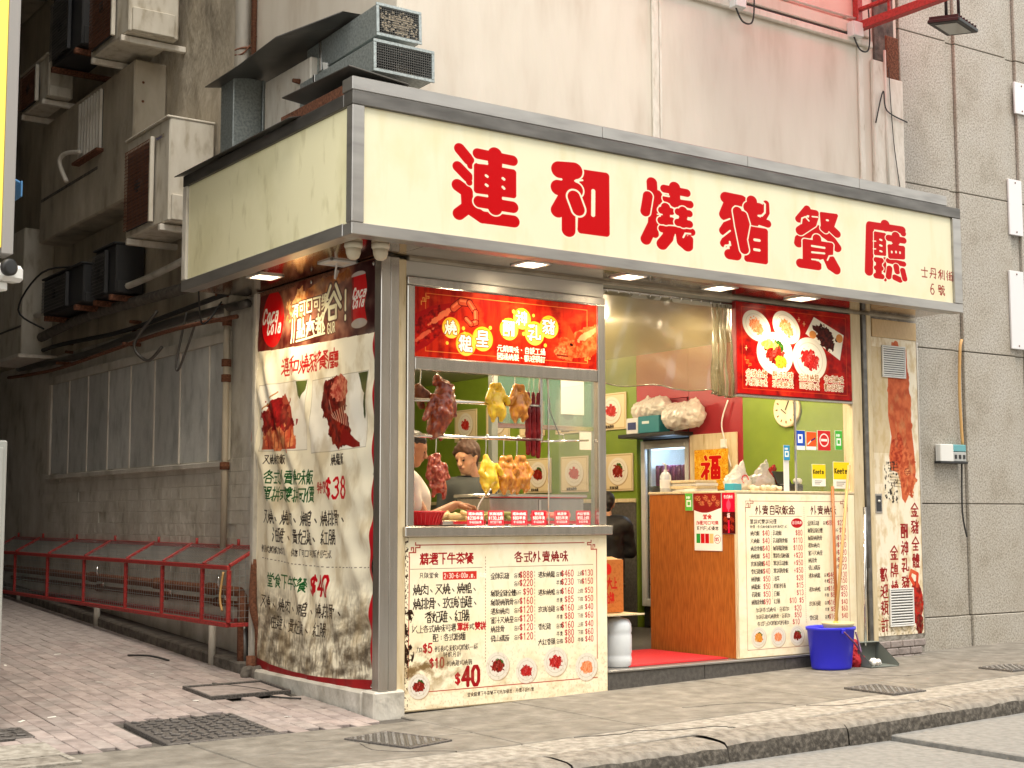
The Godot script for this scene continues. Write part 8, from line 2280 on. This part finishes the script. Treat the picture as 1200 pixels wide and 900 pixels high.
# ---------------------------------------------------------------- people
func head_parts(o: Node3D, at: Vector3, turn: Vector3, skin_mat: Material, hair_mat: Material, style: int) -> void:
	var key := "head"
	var m := skin_cached(key, [[Vector3(0, 0.035, -0.014), Vector3(0, 0.03, 0.008), 0.086, 0.080], [Vector3(0, -0.015, 0.018), Vector3(0, -0.078, 0.040), 0.064, 0.036], [Vector3(-0.035, -0.03, 0.03), Vector3(-0.02, -0.075, 0.035), 0.036, 0.03], [Vector3(0.035, -0.03, 0.03), Vector3(0.02, -0.075, 0.035), 0.036, 0.03],
		[Vector3(0, 0.006, 0.086), Vector3(0, -0.026, 0.100), 0.008, 0.0125], [Vector3(-0.011, -0.03, 0.09), Vector3(0.011, -0.03, 0.09), 0.008, 0.008], [Vector3(-0.03, 0.026, 0.074), Vector3(0.03, 0.026, 0.074), 0.012, 0.012], [Vector3(-0.016, -0.055, 0.078), Vector3(0.016, -0.055, 0.078), 0.008, 0.008],
		[Vector3(-0.08, 0.012, -0.008), Vector3(-0.078, -0.024, 0.0), 0.017, 0.011], [Vector3(0.08, 0.012, -0.008), Vector3(0.078, -0.024, 0.0), 0.017, 0.011], [Vector3(0, -0.05, -0.02), Vector3(0, -0.19, -0.035), 0.050, 0.054]], 0.0065, 0.016)
	var r := Basis.from_euler(turn)
	var h := put(o, "head", m, skin_mat, at, turn)
	h.name = "head"
	for s in [-1.0, 1.0]:
		put(h, "eye", lathe([Vector2(0, -0.0035), Vector2(0.009, -0.001), Vector2(0.011, 0.001), Vector2(0, 0.0035)], 10), M.black, Vector3(0.031 * s, 0.004, 0.0785), Vector3(PI / 2, 0.25 * s, 0))
		put(h, "eyebrow", bevel_mesh(Vector3(0.032, 0.005, 0.006), 0.002), hair_mat, Vector3(0.032 * s, 0.027, 0.0835), Vector3(0, 0.3 * s, -0.12 * s))
	put(h, "lips", bevel_mesh(Vector3(0.04, 0.010, 0.010), 0.004), flat(L(.36, .12, .10), 0.5), Vector3(0, -0.055, 0.0835))
	var hb: Array
	if style == 0:   # short, swept fringe
		hb = [[Vector3(0, 0.056, -0.03), Vector3(0, 0.062, -0.008), 0.092, 0.082], [Vector3(0, 0.0, -0.05), Vector3(0, -0.05, -0.055), 0.072, 0.045], [Vector3(0.03, 0.095, 0.045), Vector3(-0.058, 0.058, 0.062), 0.034, 0.02], [Vector3(-0.03, 0.085, 0.055), Vector3(-0.072, 0.035, 0.042), 0.026, 0.014], [Vector3(0.02, 0.095, 0.04), Vector3(0.062, 0.062, 0.05), 0.032, 0.018], [Vector3(0, 0.11, -0.02), Vector3(0.0, 0.112, 0.03), 0.05, 0.038], [Vector3(0.07, 0.06, 0.01), Vector3(0.074, 0.0, -0.012), 0.03, 0.016], [Vector3(-0.07, 0.06, 0.01), Vector3(-0.074, 0.0, -0.012), 0.03, 0.016]]
	else:   # close cropped cap
		hb = [[Vector3(0, 0.05, -0.03), Vector3(0, 0.055, -0.01), 0.09, 0.082], [Vector3(0, -0.01, -0.05), Vector3(0, -0.06, -0.055), 0.07, 0.042], [Vector3(-0.04, 0.078, 0.04), Vector3(0.04, 0.078, 0.04), 0.03, 0.03]]
	put(h, "hair", skin_cached("hair%d" % style, hb, 0.0075, 0.02, 0.006, 40.0, 5), hair_mat)

func hand_mesh() -> ArrayMesh:   # a loosely curled right hand, palm down, fingers along +z, wrist at the origin
	var b := [[Vector3(0, 0, 0), Vector3(0, 0, 0.03), 0.024, 0.026], [Vector3(-0.022, 0, 0.04), Vector3(-0.026, 0.002, 0.08), 0.016, 0.013], [Vector3(0, 0.002, 0.04), Vector3(0, 0.004, 0.085), 0.017, 0.014], [Vector3(0.02, 0, 0.04), Vector3(0.024, 0, 0.076), 0.016, 0.013]]
	var xs := [-0.031, -0.010, 0.011, 0.030]
	var ls := [0.040, 0.046, 0.042, 0.032]
	for i in 4:
		var p := Vector3(xs[i], 0.002, 0.083 if i != 3 else 0.076)
		var q: Vector3 = p + Vector3(0, -0.006, ls[i])
		var e: Vector3 = q + Vector3(0, -0.022, ls[i] * 0.55)
		b.append([p, q, 0.0095, 0.0088])
		b.append([q, e, 0.0088, 0.0075])
	b.append([Vector3(-0.024, -0.004, 0.03), Vector3(-0.05, -0.012, 0.062), 0.014, 0.011])
	b.append([Vector3(-0.05, -0.012, 0.062), Vector3(-0.05, -0.02, 0.092), 0.011, 0.0085])
	return skin_cached("hand", b, 0.0042, 0.006)

func people() -> void:
	var sk := flat(L(.52, .29, .18), 0.5)
	sk.subsurf_scatter_enabled = true
	sk.subsurf_scatter_strength = 0.15
	var sk2 := flat(L(.42, .20, .105), 0.5)
	var brown := flat(L(.06, .026, .014), 0.55)
	var black := flat(L(.012, .010, .010), 0.5)
	# woman behind the worktop, turned towards the cook, looking down
	var w := thing("person", "person in a dark grey top with short brown hair looking down behind the roast window", "person", Vector3(1.37, 0.166, -1.25))
	var hy := 1.498
	put(w, "body", skin([[Vector3(0, 1.20, 0), Vector3(0, 0.92, 0.0), 0.145, 0.125], [Vector3(-0.13, 1.285, 0), Vector3(0.13, 1.285, 0), 0.075, 0.075], [Vector3(0, 0.92, 0), Vector3(0, 0.78, 0), 0.125, 0.15], [Vector3(-0.17, 1.27, 0), Vector3(-0.215, 1.0, 0.03), 0.055, 0.044], [Vector3(-0.215, 1.0, 0.03), Vector3(-0.15, 0.98, 0.2), 0.042, 0.034], [Vector3(0.17, 1.27, 0), Vector3(0.215, 1.0, 0.03), 0.055, 0.044], [Vector3(0.215, 1.0, 0.03), Vector3(0.14, 0.98, 0.2), 0.042, 0.034], [Vector3(-0.08, 0.78, 0), Vector3(-0.09, 0.42, 0), 0.085, 0.058], [Vector3(-0.09, 0.42, 0), Vector3(-0.09, 0.05, -0.01), 0.055, 0.04], [Vector3(0.08, 0.78, 0), Vector3(0.09, 0.42, 0), 0.085, 0.058], [Vector3(0.09, 0.42, 0), Vector3(0.09, 0.05, -0.01), 0.055, 0.04], [Vector3(-0.09, 0.035, 0.0), Vector3(-0.09, 0.03, 0.12), 0.04, 0.032], [Vector3(0.09, 0.035, 0.0), Vector3(0.09, 0.03, 0.12), 0.04, 0.032]], 0.018, 0.06), flat(L(.045, .052, .05), 0.8))
	w.rotation.y = -0.35
	put(w, "collar", lathe([Vector2(0.066, 0), Vector2(0.074, 0.02), Vector2(0.066, 0.045)], 20), flat(L(.02, .025, .03), 0.8), Vector3(0, 1.325, -0.025))
	head_parts(w, Vector3(-0.005, hy, 0.02), Vector3(0.22, -0.95, 0), sk, brown, 0)
	for s in [-1.0, 1.0]:
		put(w, "hand", hand_mesh(), sk, Vector3(0.145 * s, 0.98, 0.21), Vector3(0.3, -0.3 * s, 0))
	# cook in white, cut off by the frame, arm reaching over the block
	var c := thing("person", "person in a white short sleeved shirt cutting meat at the window's left", "person", Vector3(0.50, 0.166, -0.66), 1.0)
	put(c, "body", skin([[Vector3(0, 1.18, 0), Vector3(0, 0.92, 0), 0.155, 0.14], [Vector3(-0.14, 1.30, 0), Vector3(0.14, 1.30, 0), 0.08, 0.08], [Vector3(0, 0.92, 0), Vector3(0, 0.78, 0), 0.14, 0.155], [Vector3(-0.18, 1.29, 0), Vector3(-0.22, 1.12, 0.05), 0.068, 0.062], [Vector3(0.18, 1.29, 0), Vector3(0.21, 1.12, 0.07), 0.068, 0.062]], 0.018, 0.06), flat(L(.66, .62, .55), 0.8))
	put(c, "trousers", skin([[Vector3(-0.085, 0.8, 0), Vector3(-0.09, 0.42, 0), 0.095, 0.068], [Vector3(-0.09, 0.42, 0), Vector3(-0.09, 0.06, 0), 0.065, 0.05], [Vector3(0.085, 0.8, 0), Vector3(0.09, 0.42, 0), 0.095, 0.068], [Vector3(0.09, 0.42, 0), Vector3(0.09, 0.06, 0), 0.065, 0.05], [Vector3(-0.09, 0.04, 0), Vector3(-0.09, 0.035, 0.14), 0.045, 0.036], [Vector3(0.09, 0.04, 0), Vector3(0.09, 0.035, 0.14), 0.045, 0.036]], 0.02, 0.04), flat(L(.03, .03, .035), 0.8))
	for s in [-1.0, 1.0]:
		put(c, "arm", skin([[Vector3(0.215 * s, 1.14, 0.06), Vector3(0.22 * s, 1.04, 0.12), 0.05, 0.044], [Vector3(0.22 * s, 1.04, 0.12), Vector3(0.09 * s, 1.14, 0.32), 0.042, 0.03]], 0.012, 0.02), sk2)
		put(c, "hand", hand_mesh(), sk2, Vector3(0.088 * s, 1.142, 0.325), Vector3(0.1, -0.35 * s, 0))
	head_parts(c, Vector3(0.0, 1.52, 0.03), Vector3(0.25, 0.1, 0), sk2, black, 1)
	# diners
	var seat := [[Vector3(0, 1.06, 0), Vector3(0, 0.72, 0.02), 0.16, 0.16], [Vector3(-0.13, 1.15, 0), Vector3(0.13, 1.15, 0), 0.1, 0.1], [Vector3(0, 0.72, 0.02), Vector3(0, 0.55, 0.02), 0.17, 0.16], [Vector3(-0.18, 1.12, 0), Vector3(-0.24, 0.86, 0.08), 0.085, 0.07], [Vector3(-0.24, 0.86, 0.08), Vector3(-0.14, 0.86, 0.3), 0.065, 0.05], [Vector3(0.18, 1.12, 0), Vector3(0.24, 0.86, 0.08), 0.085, 0.07], [Vector3(0.24, 0.86, 0.08), Vector3(0.14, 0.86, 0.3), 0.065, 0.05],
		[Vector3(-0.09, 0.53, 0.03), Vector3(-0.11, 0.52, 0.42), 0.085, 0.062], [Vector3(-0.11, 0.52, 0.42), Vector3(-0.11, 0.07, 0.44), 0.058, 0.042], [Vector3(0.09, 0.53, 0.03), Vector3(0.11, 0.52, 0.42), 0.085, 0.062], [Vector3(0.11, 0.52, 0.42), Vector3(0.11, 0.07, 0.44), 0.058, 0.042], [Vector3(-0.11, 0.045, 0.44), Vector3(-0.11, 0.04, 0.56), 0.045, 0.035], [Vector3(0.11, 0.045, 0.44), Vector3(0.11, 0.04, 0.56), 0.045, 0.035]]
	var dm := skin(seat, 0.02, 0.05, 0.012, 9.0, 3)
	for q in [[Vector3(3.62, 0.166, -2.35), PI - 0.5, "person in a black puffy jacket seated with their back to the street", flat(L(.011, .011, .013), 0.55)], [Vector3(3.45, 0.166, -4.1), -0.3, "person in dark clothes seated facing the street at the dining table", flat(L(.03, .028, .03), 0.7)]]:
		var d := thing("person", q[2], "person", q[0], q[1])
		d.scale = Vector3(0.94, 0.86, 0.94)
		put(d, "body", dm, q[3])
		head_parts(d, Vector3(0, 1.36, 0.05), Vector3(0.2, 0, 0), sk, black, 1)
		for s in [-1.0, 1.0]:
			put(d, "hand", hand_mesh(), sk, Vector3(0.135 * s, 0.865, 0.31), Vector3(0.2, -0.3 * s, 0))
